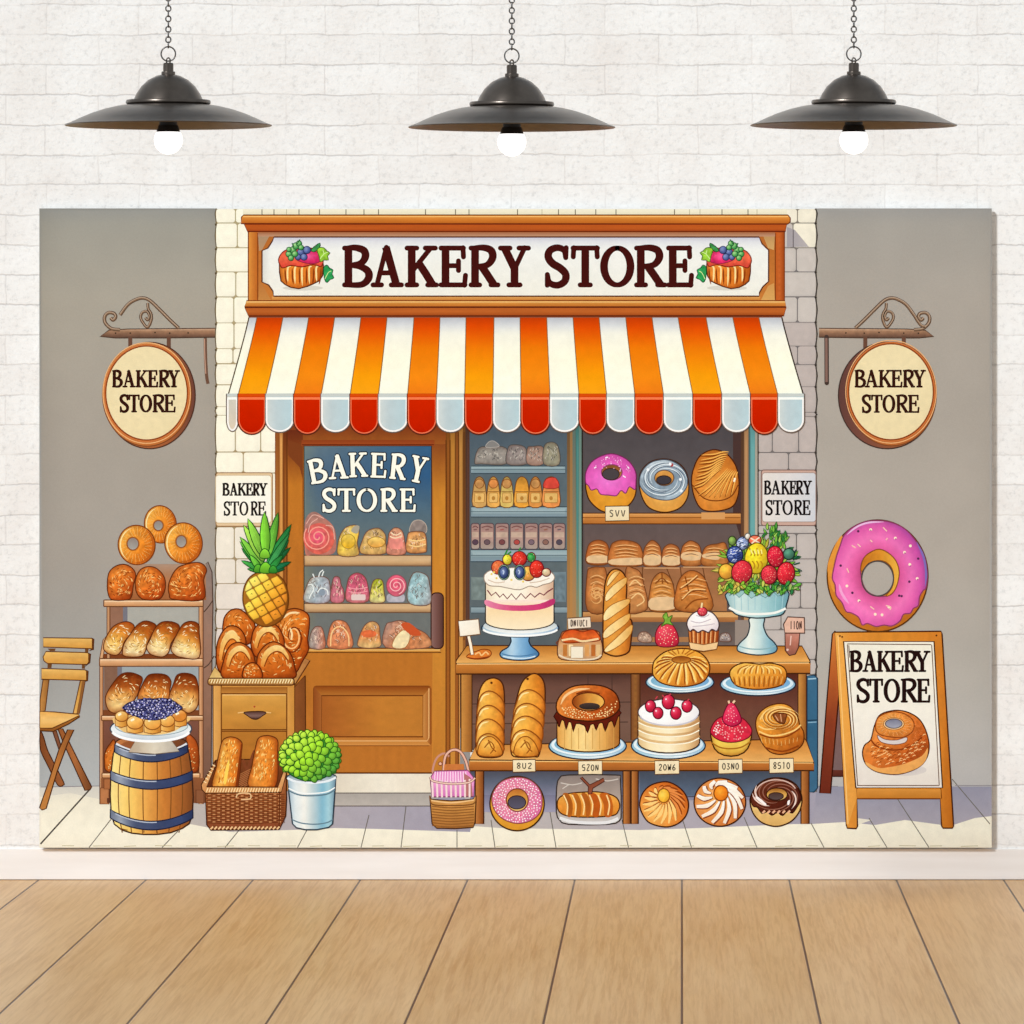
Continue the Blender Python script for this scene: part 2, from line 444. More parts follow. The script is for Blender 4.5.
def dots(ps, r, col, ry=None):
    av, af, lv, n = [], [], [], 0
    for i, (x, y) in enumerate(T(ps)):
        rr = r[i % len(r)] if isinstance(r, (list, tuple)) else r
        a = np.linspace(0, 2 * math.pi, 8, endpoint=False)
        av.append(np.column_stack((x + rr * np.cos(a), y + (ry or rr) * np.sin(a)))); af.append(tuple(range(n, n + 8))); n += 8; lv += [i % 4] * 8
    vs = np.concatenate(av); b = [vs[:, 0].min(), vs[:, 1].min(), vs[:, 0].max(), vs[:, 1].max()]
    put(vs, af, _c(col)(vs[:, 0], vs[:, 1], b), np.array(lv))
def cyl(x0, x1, y0, y1, ry, n=14):
    """upright round side: straight flanks and a bowed foot"""
    return [(x0, y0)] + [((x0 + x1) / 2 - (x1 - x0) / 2 * math.cos(t), y1 - ry + ry * math.sin(t)) for t in np.linspace(0, math.pi, n)] + [(x1, y0)]
def scatter(poly, n, seed=1, holes=(), mind=0):
    """n points inside a polygon given in the current frame"""
    rs = np.random.RandomState(seed); p = np.asarray(poly, float); out = []
    lo, hi = p.min(0), p.max(0)
    for _ in range(n * 30):
        q = lo + rs.rand(1, 2) * (hi - lo)
        if inside(q, p)[0] and not any(inside(q, np.asarray(h))[0] for h in holes):
            q = q[0]
            if mind and any((q[0] - o[0]) ** 2 + (q[1] - o[1]) ** 2 < mind * mind for o in out): continue
            out.append(tuple(q))
            if len(out) >= n: break
    return out
def clip(ls, poly):
    """the runs of the strokes that lie inside a polygon"""
    out = []
    for l in ls:
        l = spl(np.asarray(l, float), 10, False); k = inside(l, poly); run = []
        for q, z in list(zip(l, k)) + [(None, False)]:
            if z: run.append(tuple(q))
            else:
                if len(run) > 3: out.append(run)
                run = []
    return out
# hand-drawn roman capitals: strokes (points, weight) in a unit box, t stem, h hairline
def glyph(ch):
    s = []
    if ch == 'B': s = [([(.15, .03), (.15, .97)], 't'), ([(.1, .04), (.42, .03), (.74, .1), (.8, .26), (.62, .42), (.2, .47)], 'b'), ([(.2, .47), (.6, .5), (.9, .62), (.92, .8), (.66, .95), (.1, .96)], 'b'), ([(0, .04), (.3, .04)], 'h'), ([(0, .96), (.3, .96)], 'h')]
    elif ch == 'A': s = [([(.47, .02), (.14, .96)], 'h'), ([(.45, .01), (.82, .96)], 't'), ([(.24, .66), (.66, .66)], 'h'), ([(0, .96), (.3, .96)], 'h'), ([(.64, .96), (1, .96)], 'h')]
    elif ch == 'K': s = [([(.16, .03), (.16, .97)], 't'), ([(.24, .56), (.8, .04)], 'h'), ([(.4, .42), (.62, .66), (.86, .95)], 't'), ([(0, .04), (.33, .04)], 'h'), ([(0, .96), (.33, .96)], 'h'), ([(.62, .04), (.96, .04)], 'h'), ([(.7, .96), (1, .96)], 'h')]
    elif ch == 'E': s = [([(.18, .03), (.18, .97)], 't'), ([(0, .04), (.9, .04)], 'h'), ([(.2, .48), (.68, .48)], 'h'), ([(0, .96), (.96, .96)], 'h'), ([(.88, .03), (.9, .26)], 'h'), ([(.7, .36), (.7, .6)], 'h'), ([(.94, .97), (.98, .72)], 'h')]
    elif ch == 'R': s = [([(.15, .03), (.15, .97)], 't'), ([(.1, .04), (.46, .03), (.74, .1), (.8, .28), (.6, .46), (.2, .5)], 'b'), ([(.4, .5), (.6, .7), (.84, .95)], 't'), ([(0, .04), (.3, .04)], 'h'), ([(0, .96), (.32, .96)], 'h'), ([(.74, .96), (1, .96)], 'h')]
    elif ch == 'Y': s = [([(.14, .03), (.5, .55)], 't'), ([(.86, .03), (.5, .57)], 'h'), ([(.5, .5), (.5, .97)], 't'), ([(0, .04), (.34, .04)], 'h'), ([(.66, .04), (1, .04)], 'h'), ([(.3, .96), (.7, .96)], 'h')]
    elif ch == 'S': s = [([(.88, .28), (.82, .1), (.52, .03), (.2, .1), (.12, .26), (.3, .42), (.66, .55), (.88, .7), (.82, .88), (.5, .97), (.16, .9), (.08, .7)], 's'), ([(.9, .03), (.88, .28)], 'h'), ([(.08, .7), (.08, .97)], 'h')]
    elif ch == 'T': s = [([(.5, .04), (.5, .97)], 't'), ([(.02, .04), (.98, .04)], 'h'), ([(.05, .03), (.03, .26)], 'h'), ([(.95, .03), (.97, .26)], 'h'), ([(.3, .96), (.7, .96)], 'h')]
    elif ch == 'O': s = [([(.5 + .42 * math.sin(a), .5 - .46 * math.cos(a)) for a in np.linspace(0, 2 * math.pi, 25)], 'o')]
    return s
def text(word, xs, y0, y1, t, h, col, warp=None, grow=0.0):
    """letters fitted to the ranges xs=[(x0,x1)...]; t stem and h hairline in photo pixels"""
    for ch, xr in zip(word, xs):
        x0, x1 = xr[0], xr[1]; a, b = (xr[2], xr[3]) if len(xr) > 2 else (y0, y1)
        for pts, k in glyph(ch):
            q = np.array([(x0 + u * (x1 - x0), a + v * (b - a)) for u, v in pts])
            if len(xr) > 4:
                ca, sa = math.cos(math.radians(xr[4])), math.sin(math.radians(xr[4])); cx, cy = (x0 + x1) / 2, (a + b) / 2
                q = np.column_stack((cx + (q[:, 0] - cx) * ca - (q[:, 1] - cy) * sa, cy + (q[:, 0] - cx) * sa + (q[:, 1] - cy) * ca))
            q = T(q)
            if len(q) > 2 and k != 't': q = spl(q, 6, False)
            if warp: q = np.array([warp(*z) for z in q])
            n = len(q)
            if k == 't': w = np.full(n, t)
            elif k == 'h': w = np.full(n, h)
            elif k == 'b': w = h + (t - h) * np.sin(np.linspace(0, math.pi, n)) ** 1.3
            elif k == 's': w = h + (t - h) * np.sin(np.linspace(0, math.pi, n)) ** .7
            else: w = h + (t - h) * np.abs(np.sin(np.linspace(0, 2 * math.pi, n))) ** 1.2
            _line(q, w + grow, col, False, k != 't')
def build_parts(root, ink):
    made = {}
    for p in PARTS:
        if not p.v:                                   # a motif that is all sub-parts: an Empty at its middle
            kids = [q for q in PARTS if q.parent is p and q.v]
            if not kids: continue
            v = np.concatenate([w for q in kids for w in q.v]); m = P((v[:, 0].min() + v[:, 0].max()) / 2, (v[:, 1].min() + v[:, 1].max()) / 2, BY)
            ob = link(p.name, None, None, root); ob.location = m - root.location; made[id(p)] = (ob, m)
            if p.label: ob['label'] = p.label
            continue
        v = np.concatenate(p.v); c = np.concatenate(p.c)
        k = (D + BY) / D
        X = CAMX + (v[:, 0] - VX) * S * k; Z = CAMZ - (v[:, 1] - VY) * S * k; Y = BY - v[:, 2] * STEP
        o = Vector(((X.min() + X.max()) / 2, BY, (Z.min() + Z.max()) / 2))
        me = bpy.data.meshes.new(p.name); me.from_pydata(np.column_stack((X - o.x, Y - o.y, Z - o.z)).tolist(), [], p.f)
        at = me.color_attributes.new('ink', 'FLOAT_COLOR', 'POINT'); at.data.foreach_set('color', np.column_stack((c, np.ones(len(c)))).ravel())
        par = made.get(id(p.parent)) if p.parent else root
        ob = link(p.name, me, ink, par[0] if p.parent else root)
        po = par[1] if p.parent else root.location
        ob.location = o - po; made[id(p)] = (ob, o)
        if p.label: ob['label'] = p.label
        if getattr(p, 'stuff', False): ob['kind'] = 'stuff'
# ================================================================ print: shop front
def shadec(c, k): return tuple(np.clip(hexc(c) * k, 0, 255))
def wallpaper():
    part('printed_plaster_wall', 'printed grey plaster wall at the left end of the backdrop')
    rect(39.4, 208.4, 217, 790, N(lambda x, y, b: np.stack([np.interp(y, [209, 225, 300, 420, 560, 680, 790], cc) - 9 * np.exp(-((x - 40) / 14)) - 4 * np.exp(-((215 - x) / 9)) for cc in ([150, 160, 170, 168, 166, 164, 178], [148, 155, 161, 158, 157, 161, 180], [141, 143, 146, 145, 146, 155, 179])], -1), .02, 40), res=6)
    part('printed_plaster_wall', 'printed grey plaster wall at the right end of the backdrop')
    rect(815, 208.4, 991.7, 790, N(lambda x, y, b: np.stack([np.interp(y, [209, 225, 300, 420, 560, 680, 790], cc) - 6 * np.exp(-((993 - x) / 12)) + 3 * np.exp(-((x - 817) / 12)) for cc in ([156, 165, 172, 173, 176, 178, 184], [152, 158, 162, 163, 166, 171, 180], [146, 148, 150, 151, 154, 161, 176])], -1), .02, 40), res=6)
def stones():
    part('printed_stone_wall', 'printed cream stone blocks left of the shop door')
    rect(215.5, 209, 277, 790, V((0, '#b0a078'), (.5, '#a8926c'), (1, '#8c7a62')), res=8)
    rows = [(205, 222.5, [235.5]), (223.5, 247.3, [237.3]), (248.2, 271.5, []), (272.3, 296.5, [235.8]), (297.4, 322.6, [233.8]), (323.2, 348.4, [234]), (349, 363.2, [233]),
            (364.3, 384.3, []), (385.3, 406.5, []), (407, 415, []), (415.5, 451.5, [235.3, 260.7]), (452.5, 472.5, [243.3]), (473.5, 526.5, []), (527.4, 558.3, [234.3]), (559.3, 583.2, [235.7]), (584, 608.8, []),
            (609.6, 628, []), (629, 655, [240]), (656, 690, []), (691, 730, [244]), (731, 790, [])]
    for y0, y1, sp in rows:
        xs = [215.6] + sp + [276.6]
        for a, b in zip(xs, xs[1:]):
            t = (y0 - 209) / 450
            c1 = (254 - 38 * max(t - .55, 0) * 2, 246 - 46 * max(t - .55, 0) * 2, 222 - 30 * max(t - .55, 0) * 2)
            rect(a + .5, max(y0, 209.05), b - .5, y1, N(R(.42, .42, (0, c1), (.75, shadec(c1, .985)), (1.15, shadec(c1, .93))), .035, 3), r=2.6, res=4)
    lines([[(215.7, y), (216.2, y + 2)] for y, _, _ in rows[1:]], 2.0, '#4a3a22', 0)
    wave = [(215.4, 209)]
    for y0, y1, _ in rows: wave += [(216.3, max(y0, 209.3)), (215.1, (y0 + y1) / 2)]
    line(wave, .9, '#5e4c30', 3)
    part('printed_stone_wall', 'printed grey shaded stone blocks right of the shop window')
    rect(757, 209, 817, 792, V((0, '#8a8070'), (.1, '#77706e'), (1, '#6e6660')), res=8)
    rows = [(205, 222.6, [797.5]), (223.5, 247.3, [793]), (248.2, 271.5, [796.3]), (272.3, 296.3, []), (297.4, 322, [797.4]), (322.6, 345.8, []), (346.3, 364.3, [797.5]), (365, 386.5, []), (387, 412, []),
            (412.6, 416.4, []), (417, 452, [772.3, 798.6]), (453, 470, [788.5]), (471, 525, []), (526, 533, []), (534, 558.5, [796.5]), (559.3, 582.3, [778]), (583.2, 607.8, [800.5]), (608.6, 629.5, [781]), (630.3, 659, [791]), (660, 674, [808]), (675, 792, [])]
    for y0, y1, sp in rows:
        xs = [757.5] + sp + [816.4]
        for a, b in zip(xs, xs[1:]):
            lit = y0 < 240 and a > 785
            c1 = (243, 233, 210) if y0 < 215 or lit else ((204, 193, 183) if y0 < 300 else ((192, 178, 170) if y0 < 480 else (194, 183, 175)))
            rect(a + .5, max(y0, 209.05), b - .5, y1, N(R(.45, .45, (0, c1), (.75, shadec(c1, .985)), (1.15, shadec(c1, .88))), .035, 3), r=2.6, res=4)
    fill([(787, 227), (795, 230), (809, 247), (787, 247)], H('#a39a9c', '#b8afac'))
    line([(793.2, 229.5), (793.2, 247)], .8, '#5c5252', 0)
    wave = [(816.2, 209)]
    for y0, y1, _ in rows: wave += [(815.6, max(y0, 209.3)), (817.2, (y0 + y1) / 2)]
    line(wave, 1.2, '#3c3430', 3); lines([[(814.6, y + .4), (816.6, y - .4)] for y, _, _ in rows[1:]], 1.6, '#3c3430', 0)
    part('printed_stone_wall', 'printed strip of cream stones above the shop sign')
    rect(243, 209.05, 787, 217, V('#f3ead0', '#e6dcb8'))
    lines([[(x, 209.3), (x, 216)] for x in (262, 274, 299, 319.5, 346, 364, 378.5, 425.5, 455.5, 469, 517.5, 558.5, 575.3, 595.8, 616, 674.5, 722, 748)], .9, '#6d6450', 0)
    lines([[(x, 209.3), (x, 216)] for x in (286.5, 542, 689.5, 700, 757)], .7, '#bfb594', 0)
def pavement():
    part('printed_pavement', 'printed cream paving slabs along the bottom of the backdrop')
    def pc(x, y, b):
        base = np.stack([np.interp(y, [786, 800, 830, 848], c) for c in ([219, 236, 243, 240], [212, 228, 236, 231], [198, 206, 214, 208])], -1)
        return base
    rect(39.4, 786.5, 991.7, 847.6, N(pc, .03, 5), res=5)
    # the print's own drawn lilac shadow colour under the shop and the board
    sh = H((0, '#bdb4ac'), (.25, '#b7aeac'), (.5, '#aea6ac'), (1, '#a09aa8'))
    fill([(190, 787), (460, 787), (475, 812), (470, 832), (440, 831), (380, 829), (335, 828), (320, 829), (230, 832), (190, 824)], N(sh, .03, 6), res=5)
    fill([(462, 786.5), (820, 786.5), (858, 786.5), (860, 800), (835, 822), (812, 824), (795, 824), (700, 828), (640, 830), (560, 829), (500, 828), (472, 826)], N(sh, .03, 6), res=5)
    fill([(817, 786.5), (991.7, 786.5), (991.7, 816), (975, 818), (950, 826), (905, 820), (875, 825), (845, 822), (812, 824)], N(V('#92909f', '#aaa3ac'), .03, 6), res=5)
    fill([(856, 818), (872, 820), (860, 824), (856, 827)], '#e8e0cc')
    fill([(39.5, 787), (105, 787), (103, 800), (70, 793), (40, 797)], V('#cfcabf', '#dcd6c6'), res=5)
    jn = [[(91, 788), (40.5, 844)], [(112, 818), (89, 847.5)], [(178, 831), (162, 847.5)], [(240, 829), (225, 847.5)], [(308, 828), (297.5, 847.5)], [(369, 815), (361, 847.5)], [(406, 806), (401, 847.5)], [(457, 830), (457, 847.5)], [(491, 820), (495, 847.5)],
          [(550, 812), (556, 847.5)], [(622, 820), (628.5, 847.5)], [(683, 821), (691.5, 847.5)], [(744, 817), (757, 847.5)], [(811, 823), (824, 847.5)], [(869, 818), (887, 847.5)], [(893, 792), (929, 847.5)], [(952, 779), (990, 824)], [(300, 806), (322, 806)]]
    lines(jn, .9, '#6d675c', 0); line([(91, 788), (40.5, 844)], 1.5, '#4c463e', 0)
    lines([[(955, 785.5), (991.5, 785.5)], [(817, 786.3), (838, 786.3)], [(40.5, 787), (100, 786)]], .8, '#8a8488', 0)
    lines([[(x, 845.6 + (i % 3) * .4), (x + 12 + 5 * (i % 2), 845.8)] for i, x in enumerate(range(62, 985, 31))], .7, '#c4b994', 0)
    part('printed_doorstep', 'printed pale stone step under the shop door')
    fill([(322, 772), (436, 772), (436, 793), (322, 793)], N(H((0, '#d9cdb8'), (.5, '#efe6d2'), (1, '#e8dcc6')), .03, 4))
    rect(322, 793, 436, 806, N(V('#aaa29a', '#b9b0a6'), .04, 4)); lines([[(322, 793), (436, 793)], [(322, 806), (436, 806)]], 1, '#6a6058', 0)
def sign():
    main = part('printed_shop_sign', 'printed wide shop sign with tart pictures above the awning')
    fr(200, 200, 8)
    # frame
    fr(); rect(248, 230, 785, 306, N(V('#b5672c', '#c97a36'), .05, 20, 2))
    rect(249, 232, 257.5, 303, N(H('#dc8e3e', '#c97630', '#bd6526'), .05, 2, 12)); rect(775, 232, 784, 303, N(H('#b9571f', '#c5622a', '#9c4418'), .05, 2, 12))
    lines([[(257.8, 233), (257.8, 302)], [(248.3, 232), (248.3, 303)], [(775.3, 233), (775.3, 303)], [(784.4, 232), (784.4, 303)]], 1, '#7a3a18', 0)
    fill([(258, 233), (271, 233), (262, 250), (259, 251)], V('#a98b6d', '#b98f68')); fill([(775, 233), (762, 233), (768, 248), (774, 250)], V('#b88a58', '#d3a565'))
    fill([(258, 302), (272, 302), (262, 284), (259, 282)], V('#b9733a', '#c98744')); fill([(775, 302), (760, 302), (768, 286), (774, 283)], V('#cf9350', '#d9a45c'))
    rect(258, 232.4, 775, 236.5, V('#a66a48', '#c09070')); rect(272, 296.6, 760, 300.2, V('#e0a25a', '#c77c36'))
    # panel with scooped corners
    P0 = [(274, 237), (272.4, 241), (268, 248), (262, 250.7), (262, 282), (268.7, 285), (273, 291.3), (273.7, 296.2), (759, 296.2), (759.5, 292.5), (763, 286.5), (768.6, 281.5), (768.7, 250), (767.8, 249.3), (762, 243.6), (759, 237)]
    fill(P0, N(lambda x, y, b: np.stack([np.interp(y, [237, 242, 250, 296], c) - np.clip((270 - x) / 8, 0, 1) * 22 for c in ([196, 226, 240, 240], [193, 224, 238, 235], [205, 224, 230, 220])], -1), .02, 5), res=3, out='#5d3222', ow=1.4)
    # cornices
    fill([(241.5, 217), (243.5, 215), (788, 215), (790.3, 218), (790.2, 222), (788, 224), (241, 223.6)], N(V('#ea9c4a', '#cf7a2e', '#b9601f'), .05, 30, 3), out='#6b2c10')
    fill([(244, 224), (787, 224), (785.5, 231.5), (247.5, 231.5)], N(V('#b4501c', '#c05c22', '#a5441a'), .05, 30, 3), out='#6b2412', ow=1.2)
    fill([(246.5, 300.6), (785, 300.6), (786, 306.6), (244.5, 306.8)], N(V('#e5a556', '#cc7f34', '#be6c2a'), .05, 30, 3), out='#7a3516', ow=.9)
    fill([(244.6, 307.4), (786.4, 307.2), (784, 315.8), (248.5, 316)], N(V('#b65c26', '#bd6229', '#9c461a'), .05, 30, 3), out='#5c2210', ow=1.2)
    lines([[(243, 216.6), (788, 216.6)]], .9, '#f4bb6c', 0); lines([[(246, 302), (785, 302)]], .8, '#f2c57e', 0)
    sub('lettering', 'dark brown BAKERY STORE lettering on the wide shop sign')
    xs = [(344.5, 370.5), (373, 401.5), (407, 436.5), (441, 466), (471, 498), (500.5, 528.5)]
    text('BAKERY', xs, 246.5, 286.5, 7.8, 5.0, '#431310')
    text('STORE', [(545.5, 568.5), (572.5, 598), (601.5, 633), (636.5, 665), (668.5, 692)], 246.5, 286.5, 7.8, 5.0, '#431310')
    for ox, flip, lab in ((277, 1, 'left'), (753, -1, 'right')):
        sub('fruit_tart', 'fruit tart picture at the %s end of the shop sign' % lab); tart(ox, flip)
def tart(ox, s):
    """ox: outer side x; s=1 left tart, -1 right tart (mirrored)"""
    def q(p): return [(ox + s * x, y) for x, y in p]
    fr()
    ell(ox + s * 26, 288, 20, 2.5, '#d8d2c4')
    cup = [(2, 259), (46.3, 260), (46.5, 268), (45.5, 276), (42, 281), (36, 284), (30, 286.5), (22, 288.7), (14, 287.5), (8, 284.5), (4, 281), (2.5, 272)]
    fill(q(cup), N(H('#e88a34', '#e07c28', '#c2601e'), .12, 3), sm=0, res=2.5, out='#542410', ow=1.2, edge=(4, .3))
    lines([q([(8 + 7.2 * i, 268), (8.5 + 7 * i, 277), (10 + 6.4 * i, 284.5)]) for i in range(6)], 1.5, '#8a3810', 4, True)
    lines([q([(11 + 7.2 * i, 286 - 2.2 * abs(i - 2)), (10.5 + 7.2 * i, 276), (11 + 7.1 * i, 267.5), (14 + 7 * i, 266.5)]) for i in range(5)], 1.7, '#ffdf96', 4, True)
    fill(q([(1.5, 260), (4, 254), (10, 249.5), (22, 247), (36, 248.5), (43, 253), (46.3, 260), (44, 266.5), (36, 264.5), (25, 267), (14, 265.5), (6, 268), (3, 265)]), N(V('#d8483a', '#ee6a48', '#d84234'), .16, 2.4), sm=3, res=2, out='#7a2414', ow=1)
    fill(q([(19, 259), (25, 254), (34, 251), (41, 253), (44, 260), (38, 263.5), (28, 263)]), N(R(.5, .4, '#f4629a', '#dc2c62', '#a81c48'), .2, 2.2), sm=4, res=1.8, out='#7a1c34', ow=.6)
    for x, y, r in ((24, 252, 3.6), (30, 250, 3.8), (27, 257, 3.4), (21, 257, 3)): ell(ox + s * x, y, r, r, N(R(.35, .35, '#98a4cc', '#56659c', '#2c3464'), .15, 2), out='#262a4c', ow=.7, res=1.5)
    for x, y, r in ((12, 254, 3.2), (16, 250, 3.4), (19, 246, 3.4), (14, 258, 2.8), (22, 243.5, 2.8), (18, 254, 3), (24, 247.5, 2.6), (12, 249.5, 2.4)): ell(ox + s * x, y, r, r, R(.35, .3, '#c4e8a4', '#5cac58', '#24683a'), out='#184a26', ow=.7, res=1.5)
    for p, c in (([(34, 250), (38, 246), (43, 243), (42.5, 248), (37, 252)], '#3f8f4a'), ([(40, 250), (43, 247.5), (47, 248), (50, 251), (53, 253), (50.5, 256), (51.5, 260), (47, 260), (43.5, 262), (42, 256)], '#96c83c'), ([(46.5, 268), (50, 265), (52.5, 268), (56, 270), (55, 274), (57, 278), (53, 279.5), (50, 282.5), (47.5, 279)], '#2f9a52')):
        fill(q(p), N(c, .3, 2), sm=2, res=1.8, out=shadec(c, .45), ow=.8)
    lines([q([(43, 259), (47, 254), (51, 252)]), q([(48, 279), (51, 273), (54, 271)]), q([(47, 254), (46, 250)])], .7, '#d6f09c', 3); lines([q([(20, 244), (23, 239.5)]), q([(17, 247), (15, 243)])], 1.1, '#2d6b34', 0)
def awning():
    bx = [228, 238, 265.6, 293.7, 321, 350, 378.4, 407.5, 436.5, 464.7, 493, 521, 550, 579, 606.7, 635, 663.7, 693, 722, 750.7, 778, 803.6]
    tx = [249, 257, 283, 308.7, 334.7, 361, 387, 414, 440, 466, 494, 520, 546.7, 573, 599, 625.7, 652, 678, 706, 732.7, 758.8, 781.7]
    aw = part('printed_awning', 'printed orange and white striped awning over the shop front')
    for i in range(21):
        o = i % 2
        hot = i % 4 == 1
        def xx(t, k): return tx[k] + (bx[k] - tx[k]) * (t ** 1.08)
        ys = [317 + 78.5 * t for t in np.linspace(0, 1, 9)]
        l = [(xx(t, i), 317 + 78.5 * t) for t in np.linspace(0, 1, 9)]; r = [(xx(t, i + 1), 317 + 78.5 * t) for t in np.linspace(1, 0, 9)]
        if o: c = V((0, '#c03a08'), (.12, '#df4a06'), (.4, '#ee7a0a'), (.75, '#f89c0c' if hot else '#f58a14'), (1, '#fba318' if hot else '#f07c18'))
        else: c = V((0, '#b6b7bd'), (.1, '#d9d9d8'), (.22, '#f6f2e0'), (.5, '#fffae0'), (1, '#fffce6'))
        fill(l + r, N(c, .025, 6), res=3.5)
    lines([[(tx[k] + (bx[k] - tx[k]) * t ** 1.08, 317 + 78.5 * t) for t in np.linspace(0, 1, 9)] for k in range(1, 21)], .8, '#8a5a2a', 0)
    line([(tx[0] + (bx[0] - tx[0]) * t ** 1.08, 317 + 78.5 * t) for t in np.linspace(0, 1, 9)], 1.1, '#4e3a24', 0)
    line([(tx[21] + (bx[21] - tx[21]) * t ** 1.08, 317 + 78.5 * t) for t in np.linspace(0, 1, 9)], 1.3, '#3e3028', 0)
    rect(249, 316.3, 782, 317.6, V('#6d2a12', '#98583a'))
    for i in range(21):
        sub('valance_scallop')
        o = i % 2; a, b = bx[i] - .3, bx[i + 1] + .3
        if i == 0: a = 226.5
        if i == 20: b = 804.3
        bot = 434.5 if o else 432.5
        if i == 0: bot = 431.5
        cy = 420; ry = bot - cy; cx = (a + b) / 2; rx = (b - a) / 2
        arc = [(cx + rx * math.cos(t), cy + ry * math.sin(t)) for t in np.linspace(0, math.pi, 15)]
        if o: c = V((0, '#d8330a'), (.12, '#cc2400'), (.8, '#c21d00'), (1, '#b81800'))
        elif i == 0: c = V((0, '#cfcabb'), (.5, '#d3c8b6'), (1, '#e2cfb4'))
        else: c = H((0, '#d4d8d2'), (.35, '#bfcccd'), (1, '#b8d0d4'))
        fill([(a, 394)] + [(b, 394)] + arc, N(c, .03, 5), res=3.5, out='#5a2a1a' if o else '#6b5a50', ow=1.2)
        ins = [(cx + (rx - 1.3) * math.cos(t), cy + (ry - 1.4) * math.sin(t)) for t in np.linspace(0, math.pi, 15)]
        line([(b - 1.3, 399)] + ins + [(a + 1.3, 399)], 1.0 if o else 1.7, '#ee7a52' if o else '#fbf5ee', 0)
        rect(a + .6, 393.6, b - .6, 396.6, '#d84c0c' if o else '#c9cdc6'); rect(a + .6, 397.2, b - .6, 399.6, '#f57a48' if o else '#fffdf2')
    back()
def hang_sign(left):
    lab = 'left of' if left else 'right of'
    part('printed_hanging_sign', 'printed round BAKERY STORE sign on an iron bracket %s the shop front' % lab)
    sub('iron_bracket', 'scrolled iron bracket of the round sign %s the shop front' % lab)
    if left:
        fr(90, 290, 8); m = lambda p: p
    else:
        fr(0, 0, 1); m = lambda p: [(1034 - (90 + x / 8) * 1.0, 290 + y / 8) for x, y in p]
    dk, lt = '#5d4636', '#b59a82'
    def stroke(p, w):
        line(m(p), w + 1.3, dk, 6); line(m(p), w * .75, '#86684f', 6); line(m([(x - 3, y - 5) for x, y in p]), w * .4, lt, 6)
    fill(m([(80, 372), (150, 322), (300, 312), (1000, 306), (1000, 378), (600, 384), (200, 384)]), N(V((0, '#c9a284'), (.3, '#a37a5c'), (.7, '#7d5a46'), (1, '#5a4236')), .12, 4, 2), res=2, out='#4c382c', ow=.9)
    stroke([(240, 200), (300, 120), (360, 80), (420, 64), (480, 85), (560, 160), (640, 240), (710, 305)], 2.2)
    stroke([(240, 318), (170, 308), (122, 262), (118, 212), (148, 182), (192, 188), (205, 215), (185, 240), (165, 222)], 2.2)
    stroke([(462, 105), (466, 150), (488, 190), (490, 240), (460, 298), (420, 255), (405, 215), (420, 180), (455, 172), (475, 205), (462, 240), (442, 222)], 1.6)
    lines([m([(322, 378), (322, 450)]), m([(630, 378), (630, 465)])], 4, '#6b4838', 0)
    if left: line(m([(922, 384), (924, 520), (932, 680), (944, 750)]), 3.2, '#6f4f3e', 4); line(m([(916, 390), (918, 520), (926, 670)]), 1.0, '#c0957c', 3)
    else: line([(826.5, 337), (826.7, 383)], 4.4, '#463630', 0, cap=True); line([(826.3, 338), (826.5, 382)], 2.4, '#86665a', 0); stroke([(240, 200), (210, 250), (180, 285), (150, 292)], 1.8)
    dots(m([(205, 345), (322, 345), (638, 345), (785, 343), (520, 340)]), .8, '#33261e')
    back()
    sub('round_board', 'cream round board with an orange wooden rim')
    fr()
    if left:
        ell(149.6, 395.5, 45.6, 53.2, H((0, '#b56a3a'), (.7, '#a05a34'), (1, '#6e4236')), out='#4e3024', ow=1.2)
        ell(147, 394.5, 44.5, 51.7, G(50, '#e9a868', '#cf7f42', '#b5622c'), out='#7a4424', ow=1); cx, cy, rx, ry = 146.6, 393, 40.8, 47
    else:
        ell(887.2, 395.5, 48.8, 53.2, H((0, '#5f3e38'), (.25, '#7a4a3c'), (1, '#b4662f')), out='#43302a', ow=1.2)
        ell(892, 394, 44.3, 51.8, G(50, '#d98f52', '#c5743a', '#aa5a2a'), out='#7a4424', ow=1); cx, cy, rx, ry = 891, 391.8, 42.3, 48
    ell(cx, cy, rx, ry, N(R(.45, .4, (0, '#efdcae'), (.7, '#ecd8a8'), (1.1, '#e0c48c')), .03, 4), out='#8a3d16', ow=1.3)
    ell(cx, cy, rx + 1.9, ry + 2.1, '#c9703a', holes=[ellp(cx, cy, rx + .7, ry + .8)]); ell(cx, cy, rx + 3.4, ry + 3.8, '#f0b478', holes=[ellp(cx, cy, rx + 2.6, ry + 2.9)])
    sub('lettering')
    if left:
        fr(90, 290, 8)
        text('BAKERY', [(184, 255), (266, 358), (372, 462), (470, 540), (556, 636), (630, 714)], 642, 778, 3.3, 1.8, '#34170f')
        text('STORE', [(240, 308), (312, 394), (402, 492), (507, 600), (600, 680)], 838, 978, 3.3, 1.8, '#34170f')
    else:
        fr(780, 200, 3.94)
        text('BAKERY', [(297, 335), (336, 386), (391, 439), (441, 480), (487, 529), (527, 572)], 670, 738, 3.2, 1.8, '#34170f')
        text('STORE', [(324, 358), (361, 402), (406, 452), (460, 505), (507, 547)], 768, 838, 3.2, 1.8, '#34170f')
    fr()
